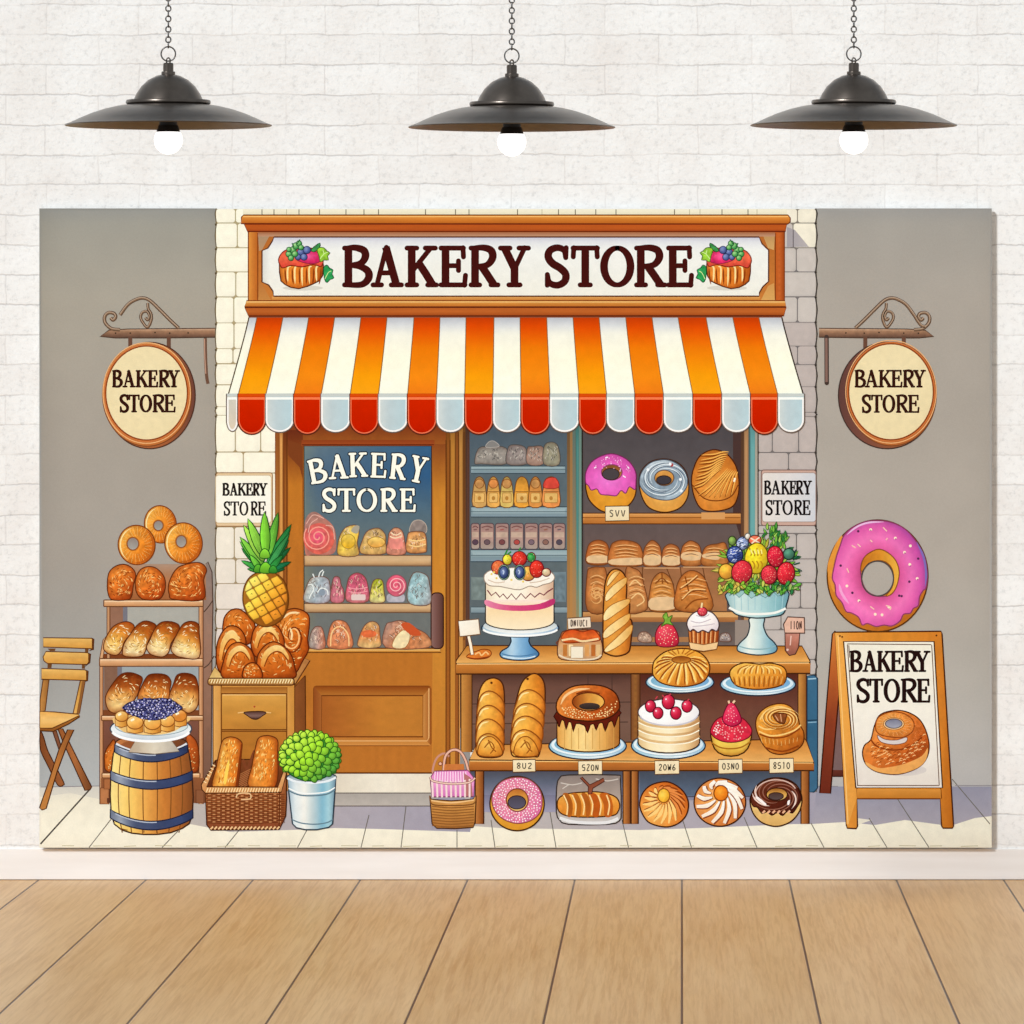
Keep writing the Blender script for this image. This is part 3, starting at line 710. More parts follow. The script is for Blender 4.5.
def plaque(left):
    part('printed_wall_plaque', 'printed square BAKERY STORE plaque on the %s stones' % ('cream left' if left else 'grey right'))
    if left:
        fr(200, 440, 8); rect(128, 262, 580, 690, '#e3c49a', r=20, out='#9a7048', ow=.9)
        rect(125, 282, 570, 664, N(V('#fbf4de', '#fdf6e6', '#f7eeda'), .02, 4), r=22, out='#cbb088', ow=.7)
        sub('lettering')
        text('BAKERY', [(184, 232), (240, 300), (306, 368), (372, 420), (428, 474), (474, 536)], 346, 444, 2.3, 1.4, '#221a16')
        text('STORE', [(192, 240), (246, 310), (318, 384), (410, 462), (466, 526)], 492, 604, 2.1, 1.3, '#221a16')
    else:
        fr(730, 440, 8); rect(250, 240, 688, 684, '#c9a494', r=20, out='#7a5c52', ow=.9)
        rect(258, 262, 686, 655, N(H('#e4dad0', '#ddd6d2', '#cfcfd2'), .02, 4), r=22, out='#a08a80', ow=.7)
        sub('lettering')
        text('BAKERY', [(277, 325), (332, 402), (413, 478), (482, 526), (532, 584), (586, 652)], 326, 436, 2.3, 1.4, '#1c1616')
        text('STORE', [(286, 340), (346, 416), (422, 500), (516, 578), (584, 640)], 482, 600, 2.3, 1.4, '#1c1616')
    fr()
wallpaper(); pavement(); stones()
# ================================================================ print: door and windows
def wood_v(a='#c98535', b='#b87028'): return N(V(a, b), .05, 2, 14)
def door():
    dr = part('printed_shop_door', 'printed amber wooden shop door with a glazed upper half')
    fr(280, 420, 5.6889)
    # jamb
    fr(); rect(275, 412, 289, 775, V('#8a4a1e', '#b5712f'))
    rect(276, 412, 278.5, 660, V((0, '#8a4a20'), (.12, '#d99a52'), (1, '#cf8f48'))); rect(279, 412, 283, 660, V((0, '#70351a'), (.12, '#e0a058'), (1, '#c4823c'))); rect(283.4, 412, 286.6, 775, V((0, '#5c2412'), (.2, '#9c5a24'), (1, '#8c4c20')))
    rect(287, 412, 459, 773, N(V((0, '#6e3018'), (.04, '#7d3a1c'), (.12, '#b26a28'), (.45, '#c27a2e'), (.7, '#b9702a'), (1, '#b9702c')), .05, 3, 20), res=4)
    rect(287, 430, 303, 650, N(V((0, '#6a2c18'), (.12, '#8d4a1e'), (.25, '#c27628'), (1, '#b0662a')), .05, 3, 16))
    fill([(288, 455), (299.5, 467), (303, 480), (303, 445), (288, 440)], '#7d3f1e')
    rect(432, 444, 446, 773, N(V((0, '#8a4820'), (.15, '#c8812e'), (.5, '#cb8632'), (1, '#c07a30')), .05, 2, 16))
    # right jamb
    for x0, x1, c in ((446, 450, '#a05c24'), (450, 455, '#c98638'), (455, 458.5, '#9a5826'), (458.5, 463, '#cf9048'), (463, 465.5, '#a86a34'), (465.5, 469.5, '#5f4034')):
        rect(x0, 412, x1, 775, V((0, shadec(c, .6)), (.1, shadec(c, .92)), (1, c)))
    lines([[(446, 440), (446, 773)], [(458.5, 432), (458.5, 775)], [(469.3, 432), (469.3, 640)], [(287, 432), (287, 773)], [(450, 440), (450, 773)], [(464, 432), (464, 640)]], .9, '#5a2c12', 0)
    rect(301.5, 440, 434.5, 446, V('#8e3e1c', '#a34c22')); line([(302, 444.8), (434, 444.8)], 1, '#5c2010', 0)
    # glass
    sub('glass_pane', 'dark blue glass of the shop door')
    rect(304, 446, 431.5, 648, N(lambda x, y, b: np.stack([np.interp(y, [446, 475, 515, 560, 600, 648], c) + k * np.clip((x - 310) / 120, 0, 1) * np.clip((530 - y) / 90, 0, 1) - (k2 * np.clip((318 - x) / 14, 0, 1)) for c, k, k2 in (([98, 80, 92, 102, 108, 112], -48, -14), ([116, 104, 110, 112, 112, 112], -24, -10), ([126, 126, 118, 112, 108, 108], 2, 4))], -1), .04, 5), res=4, out='#3a2a24', ow=1.1)
    sub('lettering', 'white BAKERY STORE lettering on the door glass')
    fr(280, 420, 5.6889)
    L1 = [(170, 258, 222, 358, -11), (280, 382, 198, 334, -3), (398, 494, 186, 324, -2), (522, 602, 188, 328, 2), (634, 716, 194, 338, 6), (744, 830, 206, 356, 12)]
    L2 = [(242, 318), (330, 425), (438, 550), (577, 664), (687, 768)]
    for g, c in ((2.2, '#1f2630'), (0, '#fff8e6')):
        text('BAKERY', L1, 0, 0, 4.2, 2.2, c, grow=g); text('STORE', L2, 390, 522, 4.0, 2.2, c, grow=g)
    fr()
    for y0, y1, x0 in ((555.3, 566, 304.5), (603.5, 612.5, 304.5)):
        sub('shelf_board', 'pale wooden shelf seen through the door glass')
        rect(x0, y0, 431, y1, N(V((0, '#c9a377'), (.3, '#d9b68a'), (.75, '#c79c6c'), (1, '#8e6a4c')), .04, 12, 2)); lines([[(x0, y0), (431, y0)], [(x0, y1), (431, y1)]], .9, '#6a4a34', 0)
    sub('sill', 'light wooden sill under the door glass')
    rect(301, 648, 441, 652.5, V('#7a4018', '#dca052', '#c58434'), out='#5c2e12', ow=.8); line([(304, 650), (440, 650)], 1.3, '#e9b566', 0)
    sub('door_panel', 'raised rectangular panel low on the door')
    fr(280, 590, 4.878)
    rect(165, 470, 735, 758, N(V('#a85e28', '#b86c2e'), .05, 10, 3), r=14, out='#7a3c16', ow=1.4)
    rect(175, 480, 725, 748, V((0, '#96501f'), (.12, '#c27a38'), (.9, '#b86e32'), (1, '#d99a56'))); 
    fill([(165, 470), (735, 470), (700, 515), (203, 515)], V('#8c4618', '#b4702e')); fill([(735, 470), (735, 758), (697, 716), (700, 515)], H('#c98a48', '#a05a26'))
    fill([(165, 758), (735, 758), (697, 716), (203, 716)], V('#b8712e', '#cf8c46')); fill([(165, 470), (203, 515), (203, 716), (165, 758)], H('#8e4a20', '#a4602c'))
    rect(203, 515, 697, 716, N(G(0, (0, '#a45c26'), (.6, '#c07a30'), (1, '#bd7830')), .05, 10, 4), out='#6e3614', ow=1.2)
    line([(205, 736), (718, 736), (726, 720), (726, 480)], 1.2, '#e0a868', 0)
    sub('door_handle', 'dark purple brown pull handle on the door')
    rect(737, 14, 797, 286, H((0, '#8c6a62'), (.3, '#7d5750'), (.7, '#6a463e'), (1, '#53332c')), r=24, out='#3c211a', ow=1.2)
   
    back(); fr(); lines([[(287, 773), (440, 773)]], 1.4, '#5a2c12', 0)
def lump(pts, col, n=5, k='#6b4a3c', amt=.3, ow=.8, seed=1, hi='#efd6ba'):
    """a wrapped pastry: mottled body with fine creases of wrapping"""
    fill(pts, N(col, amt * .8, 2.2, 2.2, seed), sm=4, res=1.6, out=k, ow=ow, edge=(2.6, .22))
    a = np.asarray(pts, float); lo, hi_ = a.min(0), a.max(0); rs = np.random.RandomState(seed); c = (lo + hi_) / 2
    ps = scatter(c + (a - c) * .72, n * 4, seed); w, h = hi_ - lo; A, B = [], []
    for i, (x, y) in enumerate(ps):
        q = [(x, y), (x + w * (rs.rand() - .5) * .16, y - h * .07), (x + w * (rs.rand() - .5) * .2, y - h * .13)]
        (A if i % 2 else B).append(q)
    for q, cc in ((A, hi), (B, k)):
        if q: lines(q, .5, cc, 3, True)
def door_goods():
    fr(280, 420, 5.6889)
    W = lambda lab: part('printed_wrapped_pastry', 'printed ' + lab + ' behind the door glass')
    W('large red rose shaped wrapped pastry on the upper shelf, leftmost')
    fill([(145, 760), (140, 600), (160, 540), (200, 522), (250, 555), (300, 600), (318, 660), (315, 745), (270, 768), (190, 765)], N(G(60, '#a07a70', '#c47a68', '#a5685c'), .18, 4), sm=5, res=2)
    ell(222, 675, 88, 88, N(R(.45, .45, (0, '#e2527a'), (.4, '#d8625c'), (.9, '#cf5f45'), (1.2, '#b4685a')), .2, 3), res=2)
    lines([spiral(215, 665, 8, 80, 2.6)], 1.2, '#f4a08c', 0); lines([[(150, 590), (190, 540), (250, 560)], [(160, 640), (175, 590), (215, 560)], [(260, 600), (300, 610), (310, 680)]], .8, '#e2b0a0', 5)
    W('yellow cake in a clear bag on the upper shelf'); lump([(335, 770), (330, 700), (350, 640), (385, 605), (440, 600), (450, 640), (440, 700), (445, 770)], G(70, '#c9b27c', '#e6c04a', '#c9a35e'), 7, seed=3)
    ell(388, 690, 40, 42, N(V('#ecca5c', '#e0aa28'), .2, 3), out='#a8832a', ow=.7, res=2); fill([(405, 632), (425, 602), (452, 605), (440, 645)], '#a9a08c', sm=4)
    W('wide yellow tart in a clear bag on the upper shelf'); lump([(460, 758), (470, 680), (500, 630), (560, 615), (598, 650), (602, 700), (598, 760)], G(70, '#b59a70', '#dcb268', '#c4985a'), 8, seed=4)
    ell(548, 695, 50, 30, N(V('#f2cf70', '#e3a048'), .2, 3), out='#a8752a', ow=.7, res=2)
    W('pink and cream striped pastry on the upper shelf'); lump([(610, 762), (614, 690), (622, 640), (655, 612), (695, 630), (710, 690), (712, 762)], V('#d9a27a', '#e08a74', '#cf8a70'), 6, seed=5)
    rect(622, 672, 700, 735, N('#ec8f80', .15, 3), r=20); lines([[(630, 640), (660, 655), (690, 640)], [(625, 662), (655, 672), (695, 660)]], 1.2, '#f6d8b0', 4)
    W('orange layered cake in a tied bag on the upper shelf'); fill([(740, 640), (755, 580), (800, 570), (832, 600), (825, 645)], N('#8f8078', .2, 3), sm=4, res=2, out='#b8a898', ow=.7)
    lump([(722, 750), (725, 660), (745, 636), (810, 636), (830, 660), (835, 730), (820, 755)], V('#d8995c', '#e2a566', '#c98a50'), 5, seed=6); lines([[(732, 680), (780, 688), (826, 678)], [(732, 710), (780, 720), (830, 706)]], 1.2, '#f6d08a', 4)
    fr(280, 560, 8)
    W('white and grey pair of wrapped cakes on the middle shelf'); lump([(200, 335), (205, 230), (245, 150), (300, 130), (370, 140), (398, 190), (390, 335)], G(20, '#c8c0aa', '#a6b2b8', '#a8a0a8'), 8, seed=8, hi='#d8dcd8')
    lines([[(225, 200), (255, 195), (268, 240), (245, 280), (235, 310)], [(300, 260), (330, 225), (375, 240), (385, 280)], [(310, 135), (320, 100), (345, 80)], [(335, 130), (350, 90)], [(275, 140), (262, 110)]], 1.1, '#e8ece6', 5); ell(335, 260, 26, 26, '#8c98a4')
    W('small pink bottle shaped sweet on the middle shelf'); lump([(410, 335), (408, 240), (430, 140), (475, 140), (490, 200), (512, 250), (505, 335)], V('#b8707c', '#d07484', '#c0707a'), 7, seed=9)
    W('tall round pink cake on the middle shelf'); lump([(535, 330), (535, 200), (560, 130), (615, 102), (670, 125), (700, 190), (705, 330)], V('#c85a70', '#d4607a', '#c87878'), 8, seed=10); lines([[(545, 220), (615, 232), (700, 218)], [(548, 250), (615, 264), (700, 248)]], 1, '#f09aa4', 4); rect(570, 275, 685, 322, '#e2c8c0', r=12)
    W('yellow green cupcake on the middle shelf'); lump([(722, 335), (725, 250), (745, 170), (785, 150), (822, 170), (832, 250), (835, 335)], V('#b2be2c', '#d0c85a', '#ded494'), 7, seed=11); line([(780, 225), (815, 190)], 1.4, '#5c6a1c', 0)
    W('pink swirl lollipop cake on the middle shelf'); rect(852, 270, 1000, 338, N('#b8b4ba', .2, 3), r=24, out='#7a7880', ow=.7); ell(932, 205, 80, 86, N(R(.4, .4, '#e85a74', '#d05a70', '#b8606c'), .2, 3), out='#8a4c54', ow=.8, res=2); lines([spiral(930, 205, 6, 70, 2.2)], 1, '#f6b8b8', 0)
    W('pale blue wrapped box on the middle shelf, rightmost'); fr(280, 420, 5.6889)
    lump([(740, 1045), (725, 965), (760, 870), (830, 880), (850, 930), (855, 1045)], G(30, '#8fb4ba', '#a2c2c4', '#a09ea0'), 9, seed=12, hi='#cfe0de')
    fr(280, 560, 8)
    W('small striped wafer on the lower shelf, leftmost'); lump([(240, 702), (240, 610), (270, 545), (310, 530), (345, 560), (360, 702)], G(0, '#a09a90', '#b8968a', '#cc7a56'), 6, seed=13)
    W('arched orange loaf cake on the lower shelf'); lump([(388, 700), (390, 580), (420, 500), (470, 480), (530, 500), (565, 570), (575, 700)], R(.5, .6, '#d88a60', '#cf7c50', '#e0a070'), 8, seed=14); line([(405, 690), (412, 590), (450, 540), (500, 540), (545, 600), (552, 690)], 1.3, '#f4c88a', 5)
    W('round orange iced bun on the lower shelf'); lump([(630, 695), (635, 610), (680, 520), (740, 490), (790, 520), (800, 600), (798, 695)], V('#d0a86c', '#d98a50', '#d8b878'), 8, seed=15); ell(710, 590, 62, 30, N('#d8693c', .2, 3), res=2)
    W('heap of orange and cream slices on the lower shelf, rightmost'); fr(280, 590, 4.878)
    lump([(515, 280), (515, 175), (550, 155), (600, 150), (650, 180), (720, 220), (725, 280)], G(20, '#b89a90', '#cc7a4a', '#c08a60'), 9, seed=16); fill([(550, 280), (560, 235), (600, 195), (635, 220), (612, 280)], N('#efd9a8', .12, 3), sm=3, res=2, out='#a8703c', ow=.7); fill([(590, 170), (630, 160), (690, 215), (640, 220)], '#c9542c', sm=3)
    fr()
def spiral(cx, cy, r0, r1, turns, n=48, a0=0, sy=1.0):
    return [(cx + (r0 + (r1 - r0) * t) * math.cos(a0 + t * turns * 2 * math.pi), cy + sy * (r0 + (r1 - r0) * t) * math.sin(a0 + t * turns * 2 * math.pi)) for t in np.linspace(0, 1, n)]
def bays():
    part('printed_shop_window', 'printed narrow blue grey window with grey shelves beside the door')
    rect(469.5, 412, 568, 650, N(V((0, '#485460'), (.2, '#56636a'), (.5, '#626e70'), (1, '#585f62')), .05, 5), res=4)
    fr(450, 420, 5.6889)
    for x0, x1, y0, y1 in ((120, 655, 262, 304), (120, 665, 494, 552), (118, 665, 738, 806)):
        sub('shelf_board'); rect(x0, y0, x1, y1, V((0, '#8fa4a8'), (.45, '#a2b4b6'), (.55, '#7d9094'), (1, '#8496a0')), out='#3c4a50', ow=1); line([(x0, (y0 + y1) / 2 - 2), (x1, (y0 + y1) / 2 - 2)], .8, '#5c6e74', 0); back()
    fr(); rect(471, 607, 568, 613, V('#93a4a8', '#7c8c92'), out='#4a565c', ow=.8); rect(471, 577, 485, 600, N('#74807c', .2, 3)); rect(553, 572, 566, 602, N('#6c7c82', .2, 3))
    sub('window_mullion', 'tan and teal mullion between the two shop windows'); 
    for x0, x1, c in ((567, 570, '#8c6a4a'), (570, 572.5, '#cf9c64'), (572.5, 575.5, '#6f9a92'), (575.5, 579, '#4f857e'), (579, 581.5, '#8fb0a0'), (581.5, 583.5, '#3a332e')): rect(x0, 412, x1, 655, V((0, shadec(c, .7)), (.15, c), (.6, c), (1, '#b9854a' if x0 < 579 else c)))
    back()
    part('printed_shop_window', 'printed wide dark window with wooden shelves on the right of the shop')
    rect(583, 412, 746, 655, N(V((0, '#4c4648'), (.3, '#5a5252'), (.6, '#6a5650'), (1, '#5c504c')), .05, 6), res=4)
    fill([(733, 412), (741, 412), (741, 540), (733, 514)], '#4a3430')
    for x0, x1, c in ((741, 744, '#6e4a34'), (744, 748.5, '#b98a5e'), (748.5, 750, '#5a7a78'), (750, 755, '#6aa4a2'), (755, 757.5, '#cfc4b0'), (757.5, 758.6, '#3a2e28')): rect(x0, 412, x1, 642, V((0, shadec(c, .75)), (.15, c), (1, c)))
    fr(570, 420, 5.3895)
    sub('shelf_board', 'orange wooden shelf carrying the three window donuts'); rect(70, 502, 920, 560, N(V((0, '#e3a562'), (.3, '#c98340'), (1, '#b06a2e')), .06, 20, 3), out='#5a3016', ow=1); line([(70, 526), (918, 526)], .9, '#8f5422', 0); rect(708, 498, 835, 535, '#d79a5c')
    fr(570, 530, 5.3895)
    sub('shelf_board', 'wooden shelf under the window loaves'); rect(70, 440, 905, 498, N(V((0, '#d49c62'), (.35, '#bd8048'), (1, '#9a6238')), .06, 20, 3), out='#5a3a22', ow=.9); rect(325, 446, 905, 470, '#d9a468')
    fr(); rect(583, 622, 746, 645, N(V('#5f544e', '#6e605a'), .06, 6)); rect(625, 637, 700, 642, '#a8764a'); rect(735, 620, 758, 645, '#96877c')
    back()
def window_goods():
    fr(450, 420, 5.6889)
    def B(name, lab): part(name, 'printed ' + lab)
    top = [([(140, 245), (160, 165), (215, 150), (320, 160), (320, 250), (180, 250)], 'pale grey wrapped bread on the top shelf of the narrow window, leftmost', '#8f877e'),
           ([(325, 250), (330, 160), (360, 140), (420, 150), (440, 190), (440, 250)], 'grey swirl wrapped bread on the top shelf of the narrow window', '#8c807a'),
           ([(440, 250), (440, 160), (470, 150), (530, 155), (532, 250)], 'pinkish wrapped bread on the top shelf of the narrow window', '#a08272'),
           ([(535, 252), (535, 150), (575, 125), (615, 150), (622, 252)], 'rounded beige wrapped bread on the top shelf of the narrow window, rightmost', '#908a74')]
    for i, (p, lab, c) in enumerate(top):
        B('printed_wrapped_bread', lab); lump(p, V(shadec(c, .9), shadec(c, 1.1), shadec(c, .95)), 7, '#4c4a48', .2, .8, 20 + i, '#c8bfb0')
        if i == 0: fill([(205, 155), (220, 125), (250, 120), (280, 150)], '#85817c', sm=4, out='#b0a8a0', ow=.6)
    mid = [(130, 205, 'tan'), (212, 282, 'tan with an orange top'), (288, 358, 'yellow with a round window'), (368, 450, 'bright orange'), (450, 522, 'slim orange'), (528, 622, 'orange with a red top')]
    for i, (a, b, lab) in enumerate(mid):
        B('printed_cookie_bag', '%s cookie bag on the second shelf of the narrow window' % lab)
        c = ('#c99a58', '#d9a050', '#cfb060', '#e09a3a', '#d08a44', '#dc8a4a')[i]
        fill([(a, 488), (a + 2, 390), (a + 14, 340), ((a + b) / 2, 322), (b - 14, 340), (b - 2, 390), (b, 488)], N(V(shadec(c, .85), c, shadec(c, 1.08)), .14, 3), sm=3, res=2, out='#6a4424', ow=.9)
        if i in (0, 1, 2, 4): ell((a + b) / 2, 362, 26, 26, N('#d98a48' if i == 1 else '#c08a50', .2, 2), out='#8a5428', ow=.8)
        if i == 5: fill([(a + 5, 385), (a + 20, 335), (b - 20, 330), (b - 4, 385)], N('#d4483a', .2, 2), sm=3, out='#8a2c20', ow=.7)
        rect(a + 10, 415, b - 10, 470, N('#e2b468', .1, 3), r=8, out='#b07a38', ow=.6); lines([[(a + 5, 408), (b - 5, 408)]], .8, '#8a5a2a', 0)
        ell((a + b) / 2, 445, 10, 12, '#b8803a')
    for i, (a, b) in enumerate(((120, 168), (172, 250), (258, 334), (342, 418), (425, 500), (506, 582), (588, 655))):
        pl = ('leftmost', 'second', 'third', 'fourth', 'fifth', 'sixth', 'rightmost')[i]
        B('printed_biscuit_packet', '%s of the pink biscuit packets on the third shelf of the narrow window' % pl)
        rect(a, 588, b, 735, N(V('#9c7c74', '#b08a7e', '#a8988c'), .1, 3), r=14, out='#54444a', ow=.9); rect(a + 6, 638, b - 6, 668, N('#c0a490', .1, 3)); lines([[(a + 8, 612), ((a + b) / 2, 604), (b - 8, 614)]], 1, '#744a48', 4)
        ell((a + b) / 2, 695, 17, 15, ('#5a4450', '#6a5458', '#7a4848', '#b04a44', '#7a646c', '#8a6458', '#544a54')[i], out='#3e3038', ow=.6); line([((a + b) / 2 - 10, 625), ((a + b) / 2 + 10, 622)], 1.4, ('#7a5a56', '#845e58', '#a45a54', '#a46a60', '#94706c', '#94604c', '#6a5a5e')[i], 0)
    fr(570, 420, 5.3895)
    # window donuts
    part('printed_donut', 'printed pink iced donut on the window shelf, leftmost of three')
    fill([(84, 335), (88, 275), (130, 215), (220, 182), (305, 212), (352, 275), (357, 340), (350, 410), (310, 465), (240, 498), (170, 490), (110, 440), (88, 385)], N(R(.5, .55, (0, '#efae3c'), (.6, '#d98c28'), (1.15, '#a05c1e')), .08, 4), sm=5, res=2.5, out='#43240e', ow=1.3)
    sub('icing', 'pink icing'); fill([(84, 335), (88, 275), (130, 215), (220, 182), (305, 212), (352, 275), (355, 340), (350, 375), (320, 360), (300, 395), (275, 380), (250, 408), (210, 405), (165, 400), (145, 372), (115, 378), (100, 355)], N(R(.45, .62, (0, '#f07cd0'), (.45, '#e560b8'), (.9, '#c8489a'), (1.2, '#93386e')), .08, 4), sm=4, res=2.2, out='#7a2a5c', ow=1)
    ell(225, 282, 56, 42, N(V('#7a4a2a', '#c07a34'), .1, 3), out='#8a3c66', ow=1); ell(220, 292, 46, 31, '#4a4244', out='#3a2420', ow=.9)
    dots(scatter([(110, 270), (150, 215), (220, 190), (300, 220), (340, 290), (150, 260)], 34, 3, mind=9), [.5, .7, .4], '#f7bfe0'); lines([[(130, 260), (142, 252)], [(190, 205), (205, 200)], [(310, 250), (318, 262)], [(285, 300), (300, 310)]], 1.2, '#fbe6f4', 0)
    part('printed_donut', 'printed grey iced donut on the window shelf, middle of three')
    fill([(372, 340), (385, 275), (435, 225), (510, 210), (580, 230), (625, 280), (640, 350), (632, 420), (590, 475), (510, 498), (430, 475), (390, 420)], N(R(.5, .6, (0, '#f2b860'), (.6, '#d9923c'), (1.15, '#9a5a22')), .08, 4), sm=5, res=2.5, out='#43240e', ow=1.3)
    sub('icing', 'grey blue icing'); fill([(374, 335), (388, 278), (435, 230), (510, 214), (575, 234), (622, 284), (632, 350), (600, 400), (550, 428), (490, 430), (430, 412), (390, 375)], N(G(60, (0, '#cfd8dc'), (.35, '#9aa9b4'), (.6, '#8394a2'), (1, '#b4c2c8')), .16, 4), sm=4, res=2.2, out='#4a525c', ow=1)
    lines([spiral(508, 320, 70, 122, .8, 30, a0, .78) for a0 in (0, 1.3, 2.7, 4.2)], 1.2, '#e2eaec', 0, True); lines([spiral(508, 320, 72, 118, .5, 24, a0, .78) for a0 in (.6, 2.1, 3.6, 5)], 1, '#5e6c7c', 0, True)
    ell(508, 312, 52, 42, N(V('#e0a050', '#b87430'), .1, 3), out='#5a4a44', ow=1); ell(506, 324, 40, 24, '#3f3a40', out='#33221c', ow=.9)
    dots([(548, 242)], 1.8, '#b03a3a'); dots([(540, 238), (595, 320), (420, 268), (600, 382)], 1.5, '#f6f8f8')
    part('printed_choux_bun', 'printed round choux bun with caramel strings on the window shelf, rightmost of three')
    fill([(655, 335), (665, 265), (700, 195), (770, 160), (840, 180), (890, 240), (910, 320), (905, 410), (870, 470), (780, 492), (710, 480), (672, 420)], N(R(.45, .6, (0, '#eda04a'), (.55, '#cf7a2c'), (1.1, '#8f461a')), .12, 4, 4), sm=5, res=2.5, out='#4a210c', ow=1.3)
    lines([[(660, 350), (720, 420), (800, 435), (870, 410), (906, 350)]], 1.2, '#7a3c14', 5)
    st = []
    for i in range(9): st.append([(664 + 5 * i, 372 - 22 * i + 6 * (i % 2)), (716 + 7 * i, 352 - 20 * i), (770 + 6 * i, 300 - 15 * i), (812 + 5 * i, 268 - 11 * i)])
    for i in range(7): st.append([(690 + 29 * i, 412 + 8 * math.sin(i / 2)), (742 + 23 * i, 372 - 3 * i), (800 + 15 * i, 318 - 2 * i), (846 + 9 * i, 268 + 3 * i)])
    lines(st, 1.8, '#87400f', 5, True); lines([[(x + 5, y - 8) for x, y in l] for l in st], 1.3, '#f4b254', 5, True)
    dots([(888, 318), (885, 328)], 1.2, '#fff0d0')
    fr(570, 530, 5.3895)
    def loaf(p, lab, c, cream=None, seed=1):
        part('printed_window_loaf', 'printed ' + lab + ' in the wide window')
        fill(p, N(V(shadec(c, 1.0), shadec(c, 1.1), shadec(c, .9)), .16, 3, 2.5, seed), sm=4, res=1.9, out='#6a3c20', ow=.9, edge=(4, .28))
        if cream: fill(cream, N('#e2bc8c', .08, 4), sm=3, res=2.5)
        a = np.asarray(p, float); lo, hi = a.min(0), a.max(0); w, h = hi - lo
        lines([[(lo[0] + w * .14, lo[1] + h * k), (lo[0] + w * .5, lo[1] + h * (k - .06)), (lo[0] + w * .88, lo[1] + h * (k + .02))] for k in (.25, .4, .54, .66)], .7, '#eebb7c', 4, True); lines([[(lo[0] + w * .12, lo[1] + h * k), (lo[0] + w * .5, lo[1] + h * (k - .06)), (lo[0] + w * .9, lo[1] + h * (k + .02))] for k in (.3, .45, .6)], .7, '#84481e', 4, True)
    loaf([(92, 180), (95, 95), (120, 62), (165, 55), (205, 85), (208, 180)], 'dark tan loaf on the back row, leftmost', '#b56a34', [(100, 140), (200, 140), (200, 175), (100, 175)], 1)
    loaf([(215, 190), (218, 90), (250, 60), (300, 55), (360, 70), (388, 110), (388, 190)], 'wide tan loaf on the back row', '#b87038', [(222, 158), (380, 150), (382, 186), (225, 186)], 2)
    loaf([(398, 192), (398, 110), (420, 70), (445, 55), (475, 75), (490, 110), (488, 190)], 'narrow split loaf on the back row', '#c07a42', [(405, 135), (485, 135), (482, 185), (405, 185)], 3)
    loaf([(500, 190), (500, 110), (525, 80), (550, 76), (580, 90), (592, 120), (592, 190)], 'small pale based loaf on the back row', '#bd7640', [(505, 140), (588, 140), (588, 186), (505, 186)], 4)
    loaf([(602, 188), (602, 100), (630, 65), (655, 58), (690, 75), (705, 110), (705, 188)], 'split loaf on the back row with a pale base', '#c07a40', [(608, 122), (700, 120), (700, 160), (608, 160)], 5)
    loaf([(715, 190), (715, 120), (740, 85), (790, 75), (840, 75), (845, 190)], 'half hidden loaf behind the fruit bowl', '#bb763c', [(720, 130), (800, 122), (800, 160), (720, 150)], 6)
    part('printed_wooden_crate', 'printed row of wooden crates under the window loaves')
    rect(95, 200, 845, 436, N(V('#9c6844', '#a87248'), .08, 12, 4)); lines([[(390, 200), (395, 435)], [(520, 205), (560, 300)], [(595, 200), (600, 250)], [(715, 200), (760, 430)]], 1, '#6a3f24', 0)
    lines([[(400, 205), (590, 205)], [(610, 200), (830, 200)]], 1, '#d2a070', 0)
    loaf([(92, 430), (92, 240), (110, 205), (160, 200), (195, 225), (200, 430)], 'knotted loaf on the front row, leftmost', '#b8753e', None, 7)
    lines([spiral(145, 340 + 30 * math.sin(i), 4, 34, 1.2, 20, i) for i in range(5)], 1, '#e2a866', 0, True)
    loaf([(300, 435), (300, 215), (340, 205), (380, 230), (400, 300), (418, 380), (405, 435)], 'ridged loaf on the front row behind the tall baguette', '#c08048', None, 8); lines([[(330, 370), (370, 340), (400, 380), (360, 410)], [(320, 300), (350, 270), (385, 300)]], 1.2, '#f0c484', 4)
    loaf([(432, 432), (430, 330), (450, 260), (495, 228), (545, 265), (565, 350), (565, 432)], 'oval scored loaf on the front row', '#c2803e', [(436, 368), (560, 365), (560, 425), (436, 428)], 9); lines([[(495, 232), (498, 290)], [(460, 290), (495, 260), (530, 290)]], 1.3, '#8a4a1e', 4)
    loaf([(575, 430), (572, 320), (600, 250), (650, 218), (710, 240), (745, 310), (762, 432)], 'big plaited loaf on the front row', '#c07636', None, 10); lines([[(590, 320), (640, 290), (690, 250)], [(600, 380), (660, 330), (735, 330)], [(620, 425), (670, 380), (745, 370)], [(620, 250), (640, 330)]], 1.4, '#8a4618', 5); lines([[(596, 312), (640, 282), (686, 244)], [(604, 372), (660, 322), (730, 322)]], 1.1, '#f4c27c', 5)
    fr()
door(); door_goods(); bays(); window_goods(); sign(); awning(); hang_sign(True); hang_sign(False); plaque(True); plaque(False)
